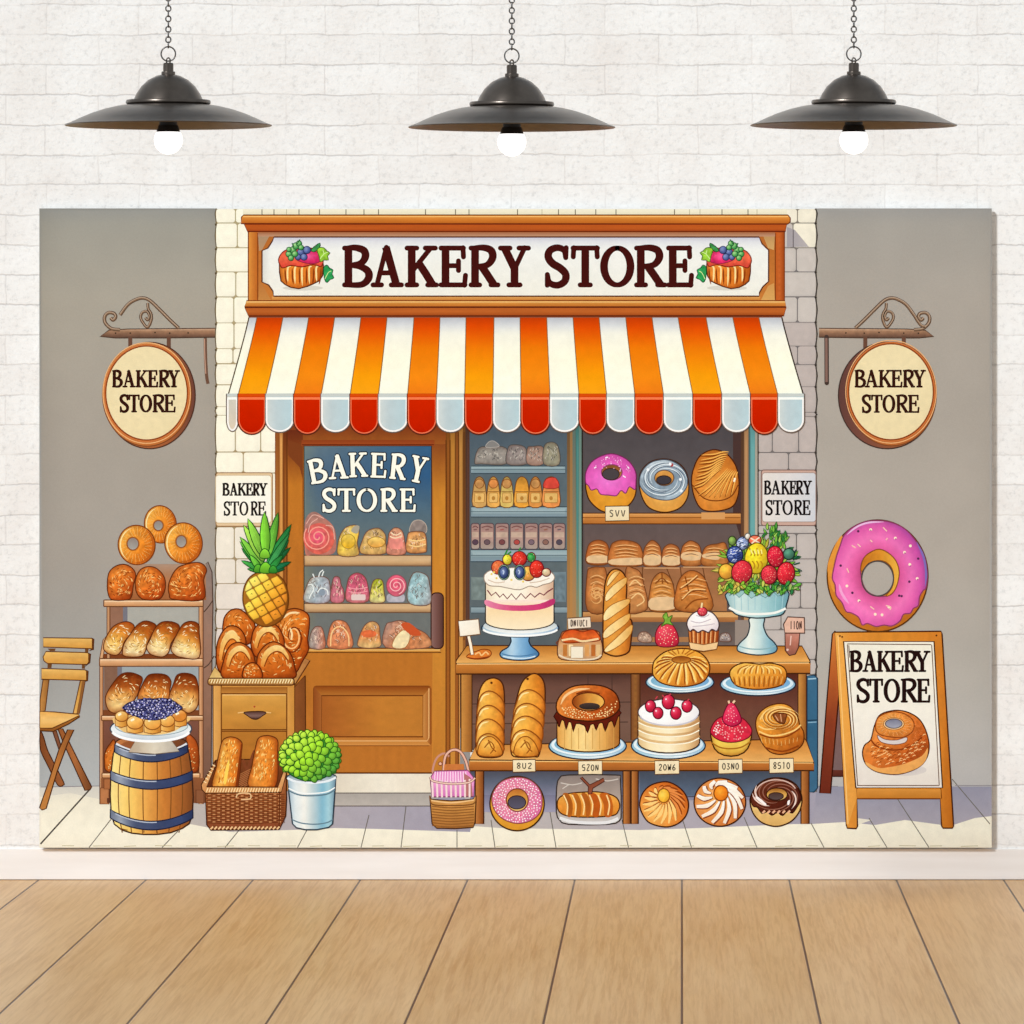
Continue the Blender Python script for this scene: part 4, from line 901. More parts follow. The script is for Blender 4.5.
# ================================================================ print: goods on the left
def crust(pts, stops, ang=70, seed=1, out='#5c2a10', sm=5, amt=.16, marks=12, ow=1.0, hi='#ffd98c', lo='#8a4212', mk=None, edge=.34):
    """a bread: mottled crust blended from stops, browner at its edge, with fine short scores"""
    a = np.asarray(pts, float); sz = min(*(a.max(0) - a.min(0))) / OS
    fill(pts, N(G(ang, *stops), amt * 1.15, 2.6, 2.2, seed), sm=sm, res=1.9, out=out, ow=ow, edge=(max(2.5, sz * .2), edge))
    c = a.mean(0); core = c + (a - c) * .84
    ps = scatter(core, int(marks * 1.8), seed); rs = np.random.RandomState(seed); w, h = a.max(0) - a.min(0); k = min(w, h)
    A, B = [], []
    for i, (x, y) in enumerate(ps):
        t = (mk if mk is not None else 1.2 + math.atan2(y - c[1], x - c[0])) + (rs.rand() - .5) * .9; dx, dy = math.cos(t) * k * .055, math.sin(t) * k * .055
        (A if i % 2 else B).append([(x - dx, y - dy), (x + dx * .2, y + dy * .2 - k * .012), (x + dx, y + dy)])
    if A: lines(A, .62, hi, 3, True)
    if B: lines(B, .62, lo, 3, True)
def ring_marks(cx, cy, r0, r1, n, rx=1.0, ry=1.0, tw=.12, a0=0, a1=6.283):
    return [[(cx + rx * r0 * math.cos(a), cy + ry * r0 * math.sin(a)), (cx + rx * r1 * math.cos(a + tw), cy + ry * r1 * math.sin(a + tw))] for a in np.linspace(a0, a1, n, endpoint=False)]
def chair():
    fr(30, 630, 8)
    part('printed_folding_chair', 'printed light wooden slatted folding chair cut by the left edge of the backdrop')
    W = lambda a='#e9b866', b='#cf9140': N(V(a, b), .07, 8, 2)
    sub('back_leg'); fr(30, 730, 8)
    fill([(82, 10), (110, 60), (140, 160), (200, 280), (268, 415), (268, 440), (222, 442), (150, 300), (95, 190), (80, 130)], N(G(0, '#7a4424', '#9a5c34'), .06, 3), sm=3, out='#47230f', ow=1.1)
    sub('back_leg'); fill([(180, 8), (212, 8), (246, 120), (232, 160)], N('#7c4c34', .06, 3), out='#47230f', ow=1)
    sub('front_leg'); fill([(222, -10), (262, -10), (330, 130), (400, 270), (494, 456), (480, 478), (440, 484), (330, 240), (270, 110)], N(G(0, '#8f5228', '#a9683a', '#6e4024'), .06, 3), out='#47230f', ow=1.1)
    sub('front_leg'); fill([(300, -2), (352, -2), (300, 110), (215, 340), (130, 628), (96, 640), (76, 622), (140, 440), (230, 160)], N(G(0, '#c08040', '#b4733a', '#8a5026'), .06, 3), out='#47230f', ow=1.1)
    fr(30, 630, 8)
    sub('back_post'); fill([(104, 400), (152, 400), (122, 645), (80, 655), (80, 560)], N(H('#c58a48', '#94602e'), .06, 3), out='#5a3014', ow=1)
    sub('back_post'); fill([(402, 405), (442, 405), (396, 668), (345, 668)], N(H('#e6b060', '#d09848', '#7e4c24'), .05, 3), out='#5a3014', ow=1); fill([(420, 410), (440, 408), (394, 668), (372, 668)], '#8c5a2e')
    for i, (p, q) in enumerate((([(140, 148), (205, 148), (200, 168), (160, 168)], [(440, 150), (470, 150), (465, 182), (440, 182)]), ([(140, 272), (175, 272), (172, 305), (140, 305)], [(415, 272), (440, 272), (440, 310), (415, 310)]))):
        sub('back_spacer'); fill(p, '#6e4424'); sub('back_spacer'); fill(q, '#6e4424')
    for p, e in (([(106, 62), (495, 66), (496, 150), (106, 136)], [(494, 62), (512, 72), (508, 158), (474, 166), (496, 148)]),
                 ([(128, 172), (104, 215), (112, 248), (140, 268), (455, 276), (470, 255), (470, 185), (440, 180)], [(468, 182), (486, 192), (480, 262), (440, 290), (468, 268)]),
                 ([(92, 308), (440, 318), (452, 330), (450, 404), (92, 394)], [(448, 318), (466, 328), (462, 408), (440, 412), (448, 402)])):
        sub('back_slat'); fill(e, '#6a3a18', out='#47230f', ow=.8); fill(p, W(), out='#5a3014', ow=1.0, res=2.5)
    sub('seat'); fill([(78, 780), (180, 775), (395, 680), (398, 694), (310, 752), (185, 812), (78, 806)], V('#a86a30', '#8a5222'), out='#4f2a10', ow=1.1)
    fill([(78, 650), (200, 656), (390, 674), (396, 684), (300, 730), (176, 786), (78, 784)], N(V('#e2a654', '#efc074', '#e0a654'), .06, 10, 2), out='#5a3014', ow=1, res=2.5)
    fr()
def rack():
    fr()
    part('printed_bread_rack', 'printed tall wooden bread rack beside the stone wall')
    fill([(203, 566), (208, 562), (212, 572), (213, 604), (212, 655), (211, 800), (203, 803)], N(V('#8a7a72', '#9a7460', '#8a6450', '#6e4e40'), .05, 4), res=3, out='#4a342a', ow=1)
    lines([[(204, 612), (209, 606), (213, 600)], [(204, 668), (209, 664), (214, 656)]], 1, '#4a342a', 3)
    rect(122, 564, 206, 600, N(V('#a98a74', '#b8784c', '#9a5c34'), .08, 5))
    rect(107.5, 606, 199, 659, N(V('#a9a69c', '#b3aea2'), .03, 6)); rect(103, 666, 200, 716, N(V('#9aa2a4', '#a8a8a4'), .03, 6)); rect(103, 720, 200, 776, N(V('#7c5040', '#6a3e2c'), .05, 5))
    sub('side_board', 'shaded inner left board of the bread rack')
    rect(110, 606, 123, 658, N('#936a54', .06, 3)); rect(123, 606, 127.5, 640, '#77747c'); rect(104, 666, 117.5, 716, N('#84604c', .06, 3)); rect(117.5, 666, 122, 690, '#77747c')
    fr(96, 610, 8)
    rect(48, 350, 830, 388, '#7a3e1e'); rect(56, 800, 830, 842, '#7a4426'); fr()
    for x0, x1, y0, y1 in ((107, 110, 606, 659), (99.8, 103.2, 666, 804), (199, 203.2, 606, 804)):
        sub('post'); rect(x0, y0, x1, y1, N(H('#dba87a', '#c99066', '#a8704a'), .04, 2, 10), out='#6a4028', ow=.9)
    sub('post'); fill([(99.5, 659), (103, 640), (106.5, 636), (103, 658)], '#d6a274', out='#6a4028', ow=.8)
    for x0, x1, y0, y1 in ((103.8, 203.2, 600, 606.5), (99.5, 203, 658.6, 666.3), (101.5, 203.2, 715.5, 720.5), (102, 200, 773, 778)):
        sub('shelf_board'); rect(x0, y0, x1, y1, N(V('#eabf92', '#d9a070', '#c08858'), .06, 10, 2), r=.8, out='#6a3f24', ow=1); line([(x0 + 1, y0 + 1.3), (x1 - 1, y0 + 1.3)], .8, '#f3d2aa', 0)
    sub('plinth'); rect(101, 778, 206, 803, N(V('#8e5634', '#7c4a2e'), .06, 6)); rect(100, 788, 109, 804, N('#b5764a', .05, 4), out='#5c3320', ow=.9); rect(104, 779, 112, 789, '#a8683e', out='#6a3c22', ow=.8); rect(196, 790, 204, 803, '#8a5638', out='#5c3320', ow=.8); rect(107, 798, 112, 803, '#5c3424')
    back()
    fr(96, 500, 8)
    gold = ((0, '#f6bf58'), (.35, '#ec9a38'), (.7, '#dd7a22'), (1, '#b4561a'))
    for (cx, cy, rx, ry, hx, hy, hrx, hry, lab, sd) in ((515, 195, 128, 150, 499, 204, 38, 40, 'at the very top of the rack', 1), (325, 360, 148, 158, 295, 350, 46, 50, 'at the left on the rack top', 2), (700, 345, 150, 163, 682, 332, 42, 48, 'at the right on the rack top', 3)):
        part('printed_bagel', 'printed golden bagel standing ' + lab)
        ell(cx, cy, rx, ry, N(G(35, *gold), .18, 2.6, 2.6, sd), -8, out='#7a3a14', ow=1.1, res=1.8, edge=(3.5, .25))
        lines(ring_marks(cx, cy, .5, .97, 26, rx, ry, .16, -2.2, 2.0), 1.5, '#c9641c', 0, True); lines(ring_marks(cx, cy, .46, .95, 24, rx, ry, -.1, -3.0, 3.28), 1.2, '#ffd681', 0, True)
        lines(ring_marks(cx, cy, .62, .9, 14, rx, ry, .2, -1.4, 1.2), 1.1, '#9c4514', 0, True)
        lines([[(cx + rx * .9 * math.cos(a), cy + ry * .9 * math.sin(a)) for a in np.linspace(-1.0, 1.7, 14)]], 1.6, '#b85a1c', 3, True); lines([[(cx + rx * .88 * math.cos(a), cy + ry * .9 * math.sin(a)) for a in np.linspace(2.2, 4.4, 14)]], 1.3, '#ffe09a', 3, True)
        sub('bagel_hole', 'hole of the bagel showing the grey wall'); ell(hx, hy, hrx + 9, hry + 9, '#c5782e'); ell(hx, hy, hrx, hry, N(V('#8f8078', '#a8a49a'), .05, 3), out='#8a4a20', ow=.9)
    for p, lab, sd in (([(92, 640), (110, 570), (165, 525), (230, 515), (290, 545), (318, 600), (300, 680), (285, 770), (250, 798), (130, 798), (95, 740)], 'leftmost', 4),
                       ([(315, 650), (345, 570), (400, 535), (470, 540), (530, 590), (556, 660), (545, 740), (500, 795), (380, 795), (325, 740)], 'middle', 5),
                       ([(580, 680), (610, 600), (650, 545), (700, 520), (790, 500), (850, 510), (885, 560), (862, 640), (858, 795), (620, 795), (585, 750)], 'rightmost', 6)):
        part('printed_seeded_loaf', 'printed %s of the three dark seeded loaves on the top rack shelf' % lab)
        crust(p, ((0, '#e8943c'), (.4, '#df7a2c'), (.8, '#b9501a'), (1, '#983e14')), 50, sd, marks=46, amt=.2, hi='#ffc878', lo='#8f3a10')
    fr(96, 610, 8)
    cream = ((0, '#8a3c14'), (.32, '#b8621f'), (.46, '#e09a42'), (.62, '#f4d084'), (.82, '#fae2a8'), (1, '#d8a058'))
    for i, p in enumerate(([(60, 290), (75, 230), (130, 140), (200, 100), (260, 95), (305, 125), (290, 180), (230, 250), (200, 330), (160, 362), (100, 350), (65, 320)],
              [(212, 330), (225, 270), (270, 200), (330, 120), (390, 88), (450, 100), (482, 130), (450, 190), (410, 270), (395, 330), (360, 370), (260, 375), (215, 360)],
              [(405, 290), (430, 240), (470, 150), (520, 100), (590, 92), (650, 110), (668, 140), (650, 190), (600, 270), (580, 340), (530, 375), (450, 360), (415, 330)],
              [(600, 310), (620, 250), (660, 170), (700, 110), (760, 90), (818, 112), (826, 180), (826, 378), (680, 378), (620, 350)])):
        part('printed_long_loaf', 'printed %s of the four pale golden loaves on the second rack shelf' % ('leftmost', 'second', 'third', 'rightmost')[i])
        crust(p, cream if i else ((0, '#b4561c'), (.36, '#dc8c34'), (.55, '#f0b858'), (.8, '#fad88a'), (1, '#d08c40')), 110, 10 + i, marks=30, amt=.13, lo='#b0702c', hi='#fff0c4')
    for i, p in enumerate(([(75, 720), (90, 660), (140, 580), (200, 515), (270, 500), (340, 520), (372, 550), (350, 620), (320, 700), (240, 790), (160, 825), (100, 800)],
              [(335, 690), (360, 620), (410, 530), (470, 510), (560, 520), (600, 570), (590, 640), (575, 730), (450, 740), (350, 730)],
              [(585, 690), (620, 590), (650, 520), (720, 505), (790, 530), (815, 600), (822, 720), (800, 790), (740, 825), (680, 790), (600, 740)])):
        part('printed_round_loaf', 'printed %s of the three brown topped loaves on the third rack shelf' % ('leftmost', 'middle', 'rightmost')[i])
        crust(p, ((0, '#78300f'), (.36, '#a8541e'), (.52, '#dc9a4c' if i != 1 else '#d07e34'), (.8, '#f2cc84' if i != 1 else '#e29a4c'), (1, '#d8a058')), 95, 20 + i, marks=26, amt=.15, hi='#ffe6ac', lo='#8a4a1c')
    fr(30, 730, 8)
    part('printed_dark_loaf', 'printed dark orange loaf on the bottom rack shelf left of the barrel'); crust([(596, 260), (600, 180), (640, 110), (680, 90), (700, 330), (610, 325)], ('#a8501e', '#d87a2c', '#a44a18'), 60, 31, marks=10)
    part('printed_dark_loaf', 'printed dark orange loaf on the bottom rack shelf right of the barrel'); fr(30, 660, 5.12); crust([(800, 390), (840, 400), (862, 450), (866, 540), (850, 575), (810, 560)], ('#c8652a', '#b4531e', '#8a3c14'), 40, 32, marks=12)
    fr()
def barrel():
    fr(30, 660, 5.12)
    b = part('printed_barrel', 'printed wooden barrel with blue grey hoops in front of the bread rack')
    body = [(437, 425), (424, 500), (414, 590), (411, 690), (416, 790), (432, 840), (470, 870), (520, 886), (580, 893), (650, 893), (720, 884), (780, 862), (815, 838), (830, 800), (836, 700), (830, 590), (818, 500), (805, 425)]
    fill(body, N(H((0, '#fbe290'), (.25, '#f4c868'), (.45, '#e3a04c'), (.65, '#c67a34'), (.85, '#a4602c'), (1, '#7c4622')), .06, 3, 14), res=3, out='#3c2418', ow=1.4)
    def arc(y, x0, x1, sag): return [(x0 + (x1 - x0) * t, y + sag * math.sin(math.pi * t) ** .8) for t in np.linspace(0, 1, 17)]
    lines([[(x, 480), (x + (x - 622) * .07, 600), (x + (x - 622) * .09, 700), (x + (x - 622) * .05, 800), (x - (x - 622) * .04, 884)] for x in (466, 516, 582, 650, 714, 768)], 1.0, '#7a4a20', 4)
    lines([[(462, 870 - 8), (500, 872)], [(575, 866), (578, 892)], [(650, 866), (652, 892)]], .9, '#7a4a20', 0)
    sub('barrel_rim', 'open brown top of the barrel'); ell(621, 428, 184, 46, N(H('#c07844', '#8e5630', '#6a3c24'), .08, 4), out='#3c2418', ow=1.2)
    ell(625, 440, 160, 38, N(H('#9a5a34', '#704026'), .05, 4)); line(arc(428, 441, 803, 50), 2.2, '#dfe2e6', 0)
    for ya, yb, x0, x1, sa in ((432, 472, 434, 808, 50), (566, 612, 412, 832, 50), (764, 808, 411, 834, 62)):
        sub('barrel_hoop'); fill(arc(ya, x0, x1, sa) + arc(yb, x0, x1, sa)[::-1], N(H((0, '#6a7286'), (.12, '#9aa2b0'), (.3, '#4a5470'), (.6, '#3c4666'), (.85, '#38466e'), (1, '#2a3454')), .06, 4), out='#1e2236', ow=1.2); line([(x, y + 6) for x, y in arc(ya, x0, x1, sa)[1:10]], 1.1, '#b4bccc', 0)
    back()
    part('printed_cake_stand', 'printed white cake plate on a foot standing on the barrel')
    fill([(505, 472), (540, 412), (725, 412), (765, 468), (640, 482)], N(H('#b8a48c', '#ddd2bc', '#b4aa9c'), .04, 4), res=3, out='#6a5a4c', ow=.9)
    ell(619, 352, 208, 64, N(V((0, '#c9d4d8'), (.6, '#eef2f2'), (1, '#b8c4ce')), .03, 5), out='#3f4652', ow=1.3); line([(619 + 200 * math.cos(a), 358 + 58 * math.sin(a)) for a in np.linspace(.2, 2.95, 20)], 2.6, '#fbfcfb', 0)
    ell(622, 338, 186, 48, N(V('#b0c8cc', '#e6ece6'), .03, 5), out='#8aa0aa', ow=.8)
    fr(96, 610, 8)
    t = part('printed_blueberry_tart', 'printed tart ringed with cream puffs and heaped with blueberries on the barrel')
    fill([(165, 850), (200, 960), (300, 990), (450, 1000), (600, 980), (700, 920), (720, 850)], N('#ecc27a', .08, 4), sm=4, res=3)
    for i, (x, y, r) in enumerate(((205, 856, 52), (668, 852, 58), (570, 892, 60), (312, 905, 66), (452, 908, 68))):
        sub('cream_puff'); fill([(x - r, y), (x - r + 2, y + 70), (x, y + 84), (x + r - 2, y + 70), (x + r, y)], N(H('#f2c272', '#e2a048', '#c27a2c'), .1, 3), res=2.5, out='#8a4e1c', ow=.9)
        ell(x, y - 6, r, r * .82, N(G(60, (0, '#fbe0a0'), (.45, '#f3b85e' if i != 1 else '#e08a38'), (1, '#c97a2c')), .12, 3), out='#8a4e1c', ow=1); dots([(x - r * .4, y - r * .35), (x - r * .2, y - r * .45)], 1.2, '#fff4d0')
    sub('blueberry_heap', 'dark heap of blueberries dusted with sugar')
    hp = [(218, 782), (262, 742), (330, 725), (390, 708), (460, 712), (520, 706), (600, 718), (650, 750), (692, 784), (640, 818), (600, 838), (540, 866), (470, 880), (390, 872), (320, 850), (262, 822)]
    fill(hp, N('#2c2c50', .25, 3), sm=3, res=2, out='#1c1830', ow=1)
    dots(scatter(hp, 130, 5, mind=15), [1.3, 1.1, 1.5], '#47497e'); dots(scatter(hp, 85, 6, mind=17), [.7, .95, .6], '#dcd6f0'); dots(scatter(hp, 70, 8, mind=16), [.9, .6], '#8886bc'); dots(scatter(hp, 60, 7, mind=18), [.9, .7], '#14122a')
    fr()
def cabinet():
    fr(190, 650, 5.12)
    part('printed_drawer_cabinet', 'printed wooden drawer cabinet with a woven tray top between rack and door')
    fill([(535, 190), (590, 130), (594, 715), (535, 715)], N(H('#8a5028', '#7a4420'), .06, 3, 12), out='#4a2410', ow=1)
    rect(118, 178, 536, 720, N(V('#c8883e', '#b87832'), .05, 14, 3), out='#5a2e12', ow=1.2)
    rect(118, 178, 160, 720, N(H('#e2a85c', '#cf9148'), .05, 3, 14), out='#6e3c18', ow=1); rect(496, 190, 536, 720, N(H('#d89a4c', '#c8883c'), .05, 3, 14), out='#6e3c18', ow=1); rect(160, 190, 496, 222, N(V('#9c6028', '#c08038'), .05, 12, 3))
    sub('drawer', 'upper drawer of the cabinet'); rect(162, 224, 494, 408, N(V('#dba04c', '#c98c3c', '#bd7e34'), .06, 16, 3), out='#6a3814', ow=1.3); line([(166, 230), (490, 230)], 1, '#f0c078', 0); dots([(330, 290)], 1, '#b0402c')
    fill([(275, 322), (300, 316), (365, 314), (390, 322), (372, 336), (345, 354), (318, 352), (295, 336)], V('#4a2c24', '#8a6a62', '#3c2018'), sm=3, out='#3a1e14', ow=.9); lines([[(245, 322), (275, 318)], [(390, 318), (415, 322)]], 1, '#e8bc78', 0)
    sub('drawer', 'lower drawer of the cabinet'); rect(162, 416, 494, 600, N(V('#b8762e', '#a86828'), .06, 16, 3), out='#6a3814', ow=1.2)
    sub('woven_tray', 'shallow woven tray on top of the cabinet'); fr(200, 580, 8)
    fill([(70, 790), (118, 695), (190, 775), (200, 800)], N(V('#d2a860', '#e8c27a'), .1, 3), out='#6a3c18', ow=1); fill([(745, 790), (828, 622), (880, 645), (760, 838)], N(H('#c48a4c', '#a86c3c'), .08, 3), out='#5a2e14', ow=1.1); fill([(190, 600), (760, 600), (745, 795), (190, 795)], '#8a4c22')
    back()
    br = [([(185, 350), (200, 290), (250, 240), (320, 235), (390, 290), (440, 360), (425, 480), (350, 520), (240, 480), (185, 420)], 'at the back left', 0), ([(598, 355), (640, 290), (700, 240), (780, 230), (860, 270), (876, 340), (862, 480), (868, 560), (820, 650), (760, 740), (700, 600), (640, 440)], 'glazed knotted, at the back right', 2),
          ([(130, 620), (140, 500), (190, 400), (250, 365), (320, 390), (365, 470), (350, 560), (230, 770), (150, 720)], 'at the left, half hidden', 1), ([(408, 500), (430, 400), (480, 350), (550, 340), (620, 370), (665, 450), (670, 540), (600, 640), (460, 620), (420, 570)], 'in the middle', 1),
          ([(185, 782), (190, 640), (230, 540), (290, 500), (350, 510), (410, 560), (440, 650), (440, 782)], 'at the front left', 1), ([(455, 650), (480, 570), (540, 510), (600, 495), (670, 530), (730, 600), (756, 690), (748, 785), (480, 785)], 'at the front right', 1), ([(350, 785), (350, 710), (390, 668), (440, 665), (485, 710), (492, 785)], 'smallest, at the front centre', 3)]
    for i, (p, lab, k) in enumerate(br):
        part('printed_tray_bun', 'printed brown bun in the cabinet tray, ' + lab)
        crust(p, ((0, '#ee9a42'), (.35, '#dd7a2a'), (.7, '#c25c1a'), (1, '#9c4414')), 65, 40 + i, marks=26 if k != 2 else 44, amt=.13, out='#5a220c', ow=1.2)
        a = np.asarray(p, float); lo, hi = a.min(0), a.max(0); w, h = hi - lo
        if k == 1:
            sub('pale_crust', 'pale floury arch on the bun')
            arc1 = [(lo[0] + w * (.08 + .02), lo[1] + h * .62), (lo[0] + w * .2, lo[1] + h * .28), (lo[0] + w * .45, lo[1] + h * .1), (lo[0] + w * .68, lo[1] + h * .14), (lo[0] + w * .84, lo[1] + h * .38), (lo[0] + w * .82, lo[1] + h * .5), (lo[0] + w * .66, lo[1] + h * .3), (lo[0] + w * .48, lo[1] + h * .27), (lo[0] + w * .3, lo[1] + h * .42), (lo[0] + w * .2, lo[1] + h * .68)]
            fill(arc1, N(V('#f8d48a', '#eeb45e', '#de8a38'), .1, 3), sm=4, res=2, out=None); line(arc1[5:], 1.1, '#8a3e10', 4)
        if k == 2: lines([spiral(740, 450, 12, 90, 1.6, 36, 1, 1.5)], 1.5, '#ffc07a', 0, True); lines([spiral(745, 455, 20, 105, 1.4, 36, 1.6, 1.5)], 1.4, '#7a2c0c', 0, True); lines([[(660, 310), (720, 265), (800, 262)], [(720, 380), (735, 430), (730, 480)]], 2, '#ffd9a0', 5, True)
    part('printed_tray_rim', 'printed woven front rim of the cabinet tray'); rect(64, 786, 752, 840, N(V('#f0cf8e', '#d9a860', '#a06a34'), .1, 2, 6), r=20, out='#5a2e14', ow=1.1)
    lines([[(x, 796), (x - 12, 830)] for x in range(90, 745, 22)], 1.3, '#a8753c', 0); lines([[(x, 796), (x - 12, 826)] for x in range(99, 745, 22)], .9, '#ffe8b4', 0)
    fr(200, 500, 6.02)
    part('printed_pineapple', 'printed whole pineapple standing behind the cabinet buns')
    body = [(258, 590), (268, 520), (300, 465), (350, 435), (400, 428), (450, 440), (500, 480), (525, 540), (532, 610), (515, 680), (480, 730), (420, 760), (360, 755), (300, 710), (268, 650)]
    fill(body, N(G(30, (0, '#fbe470'), (.4, '#f3bc3c'), (.75, '#d98824'), (1, '#a85c1a')), .12, 4), sm=4, res=2.5, out='#6a3a10', ow=1.3)
    fill(body, N(G(30, '#b5792a', '#9a5c1c', '#7c4214'), .1, 4), sm=4, res=2.5)
    u, v, bd = np.array([50., -27.]), np.array([31., 50.]), spl(np.asarray(body, float), 4)
    core = np.array([396., 592.]) + (bd - np.array([396., 592.])) * .95
    for i in range(-7, 8):
        for j in range(-7, 8):
            o = np.array([392., 590.]) + i * u + j * v
            q = np.array([o + .46 * (a * u + b * v) for a, b in ((-1, -.75), (-.75, -1), (.75, -1), (1, -.75), (1, .75), (.75, 1), (-.75, 1), (-1, .75))])
            k = inside(q, core)
            if k.sum() < 4: continue
            for n_ in range(8):
                if not k[n_]:                       # pull corners in to the outline
                    lo_, hi_ = 0.0, 1.0; m_ = q[k].mean(0)
                    for _ in range(8):
                        t_ = (lo_ + hi_) / 2
                        if inside((m_ + (q[n_] - m_) * t_)[None], core)[0]: lo_ = t_
                        else: hi_ = t_
                    q[n_] = m_ + (q[n_] - m_) * lo_
            t = np.clip(((o[0] - 392) / 135 * .7 + (o[1] - 590) / 165 * .45) * .5 + .5, 0, 1)
            c = np.array([np.interp(t, [0, .35, .65, 1], z) for z in ([255, 250, 240, 196], [236, 208, 160, 104], [130, 72, 44, 32])])
            fill([tuple(z) for z in q], R(.35, .3, (0, np.minimum(c * 1.08 + 12, 255)), (.6, c), (1.1, c * .84)), res=2, out=shadec(c, .62), ow=.5)
            if (i + j) % 2 == 0: line([(o[0] - 5, o[1] + 2), (o[0], o[1] - 5), (o[0] + 5, o[1] + 1)], .6, shadec(c, .6), 3)
    line(body, 1.2, '#6a3a10', 4, True)
    sub('leaf_crown', 'spiky green leaf crown of the pineapple')
    LV = [((395, 430), (250, 290), 26, '#2f7a34'), ((395, 430), (545, 285), 26, '#236a3c'), ((400, 430), (285, 415), 20, '#3a8a36'), ((400, 430), (510, 415), 20, '#1f6a40'), ((390, 430), (248, 365), 24, '#3f9440'), ((400, 430), (548, 372), 24, '#1f7448'), ((390, 410), (240, 250), 30, '#5fae3a'), ((400, 410), (535, 240), 28, '#2c7c4c'),
          ((385, 400), (240, 222), 30, '#78bc40'), ((405, 400), (550, 145), 34, '#2f8a44'), ((380, 360), (262, 150), 36, '#9acb4c'), ((408, 340), (470, 75), 36, '#6cb93e'), ((378, 330), (288, 112), 38, '#86c444'), ((412, 400), (540, 200), 26, '#3c8f4c'), ((395, 320), (388, 72), 42, '#7cc83a'), ((420, 420), (500, 330), 26, '#2e8a3c'), ((365, 420), (300, 330), 26, '#6ab83c')]
    for (bx_, by_), (tx_, ty_), w, c in LV:
        d = np.array([tx_ - bx_, ty_ - by_], float); l = np.hypot(*d); n_ = np.array([-d[1], d[0]]) / l; b_ = np.array([bx_, by_], float)
        P_ = [b_ + n_ * w * .35, b_ + d * .3 + n_ * w * .72, b_ + d * .65 + n_ * w * .6, b_ + d, b_ + d * .65 - n_ * w * .6, b_ + d * .3 - n_ * w * .72, b_ - n_ * w * .35]
        fill(P_, N(H(shadec(c, 1.2), c, shadec(c, .7)), .08, 3), sm=2, res=2.5, out='#174a1e', ow=.9); line([b_ + d * .1, b_ + d * .9], .8, shadec(c, 1.45), 0, taper=True)
    for x, y, r, c in ((390, 320, 28, '#8cd83c'), (350, 410, 24, '#5cb030'), (395, 405, 32, '#7ccc34'), (440, 415, 22, '#3f9c34')):
        fill([(x - r, y + r), (x - r * .9, y - r * .3), (x, y - r), (x + r * .9, y - r * .3), (x + r, y + r)], V(shadec(c, 1.1), shadec(c, .75)), sm=3, res=2, out='#1d5a20', ow=.9)
    fr()
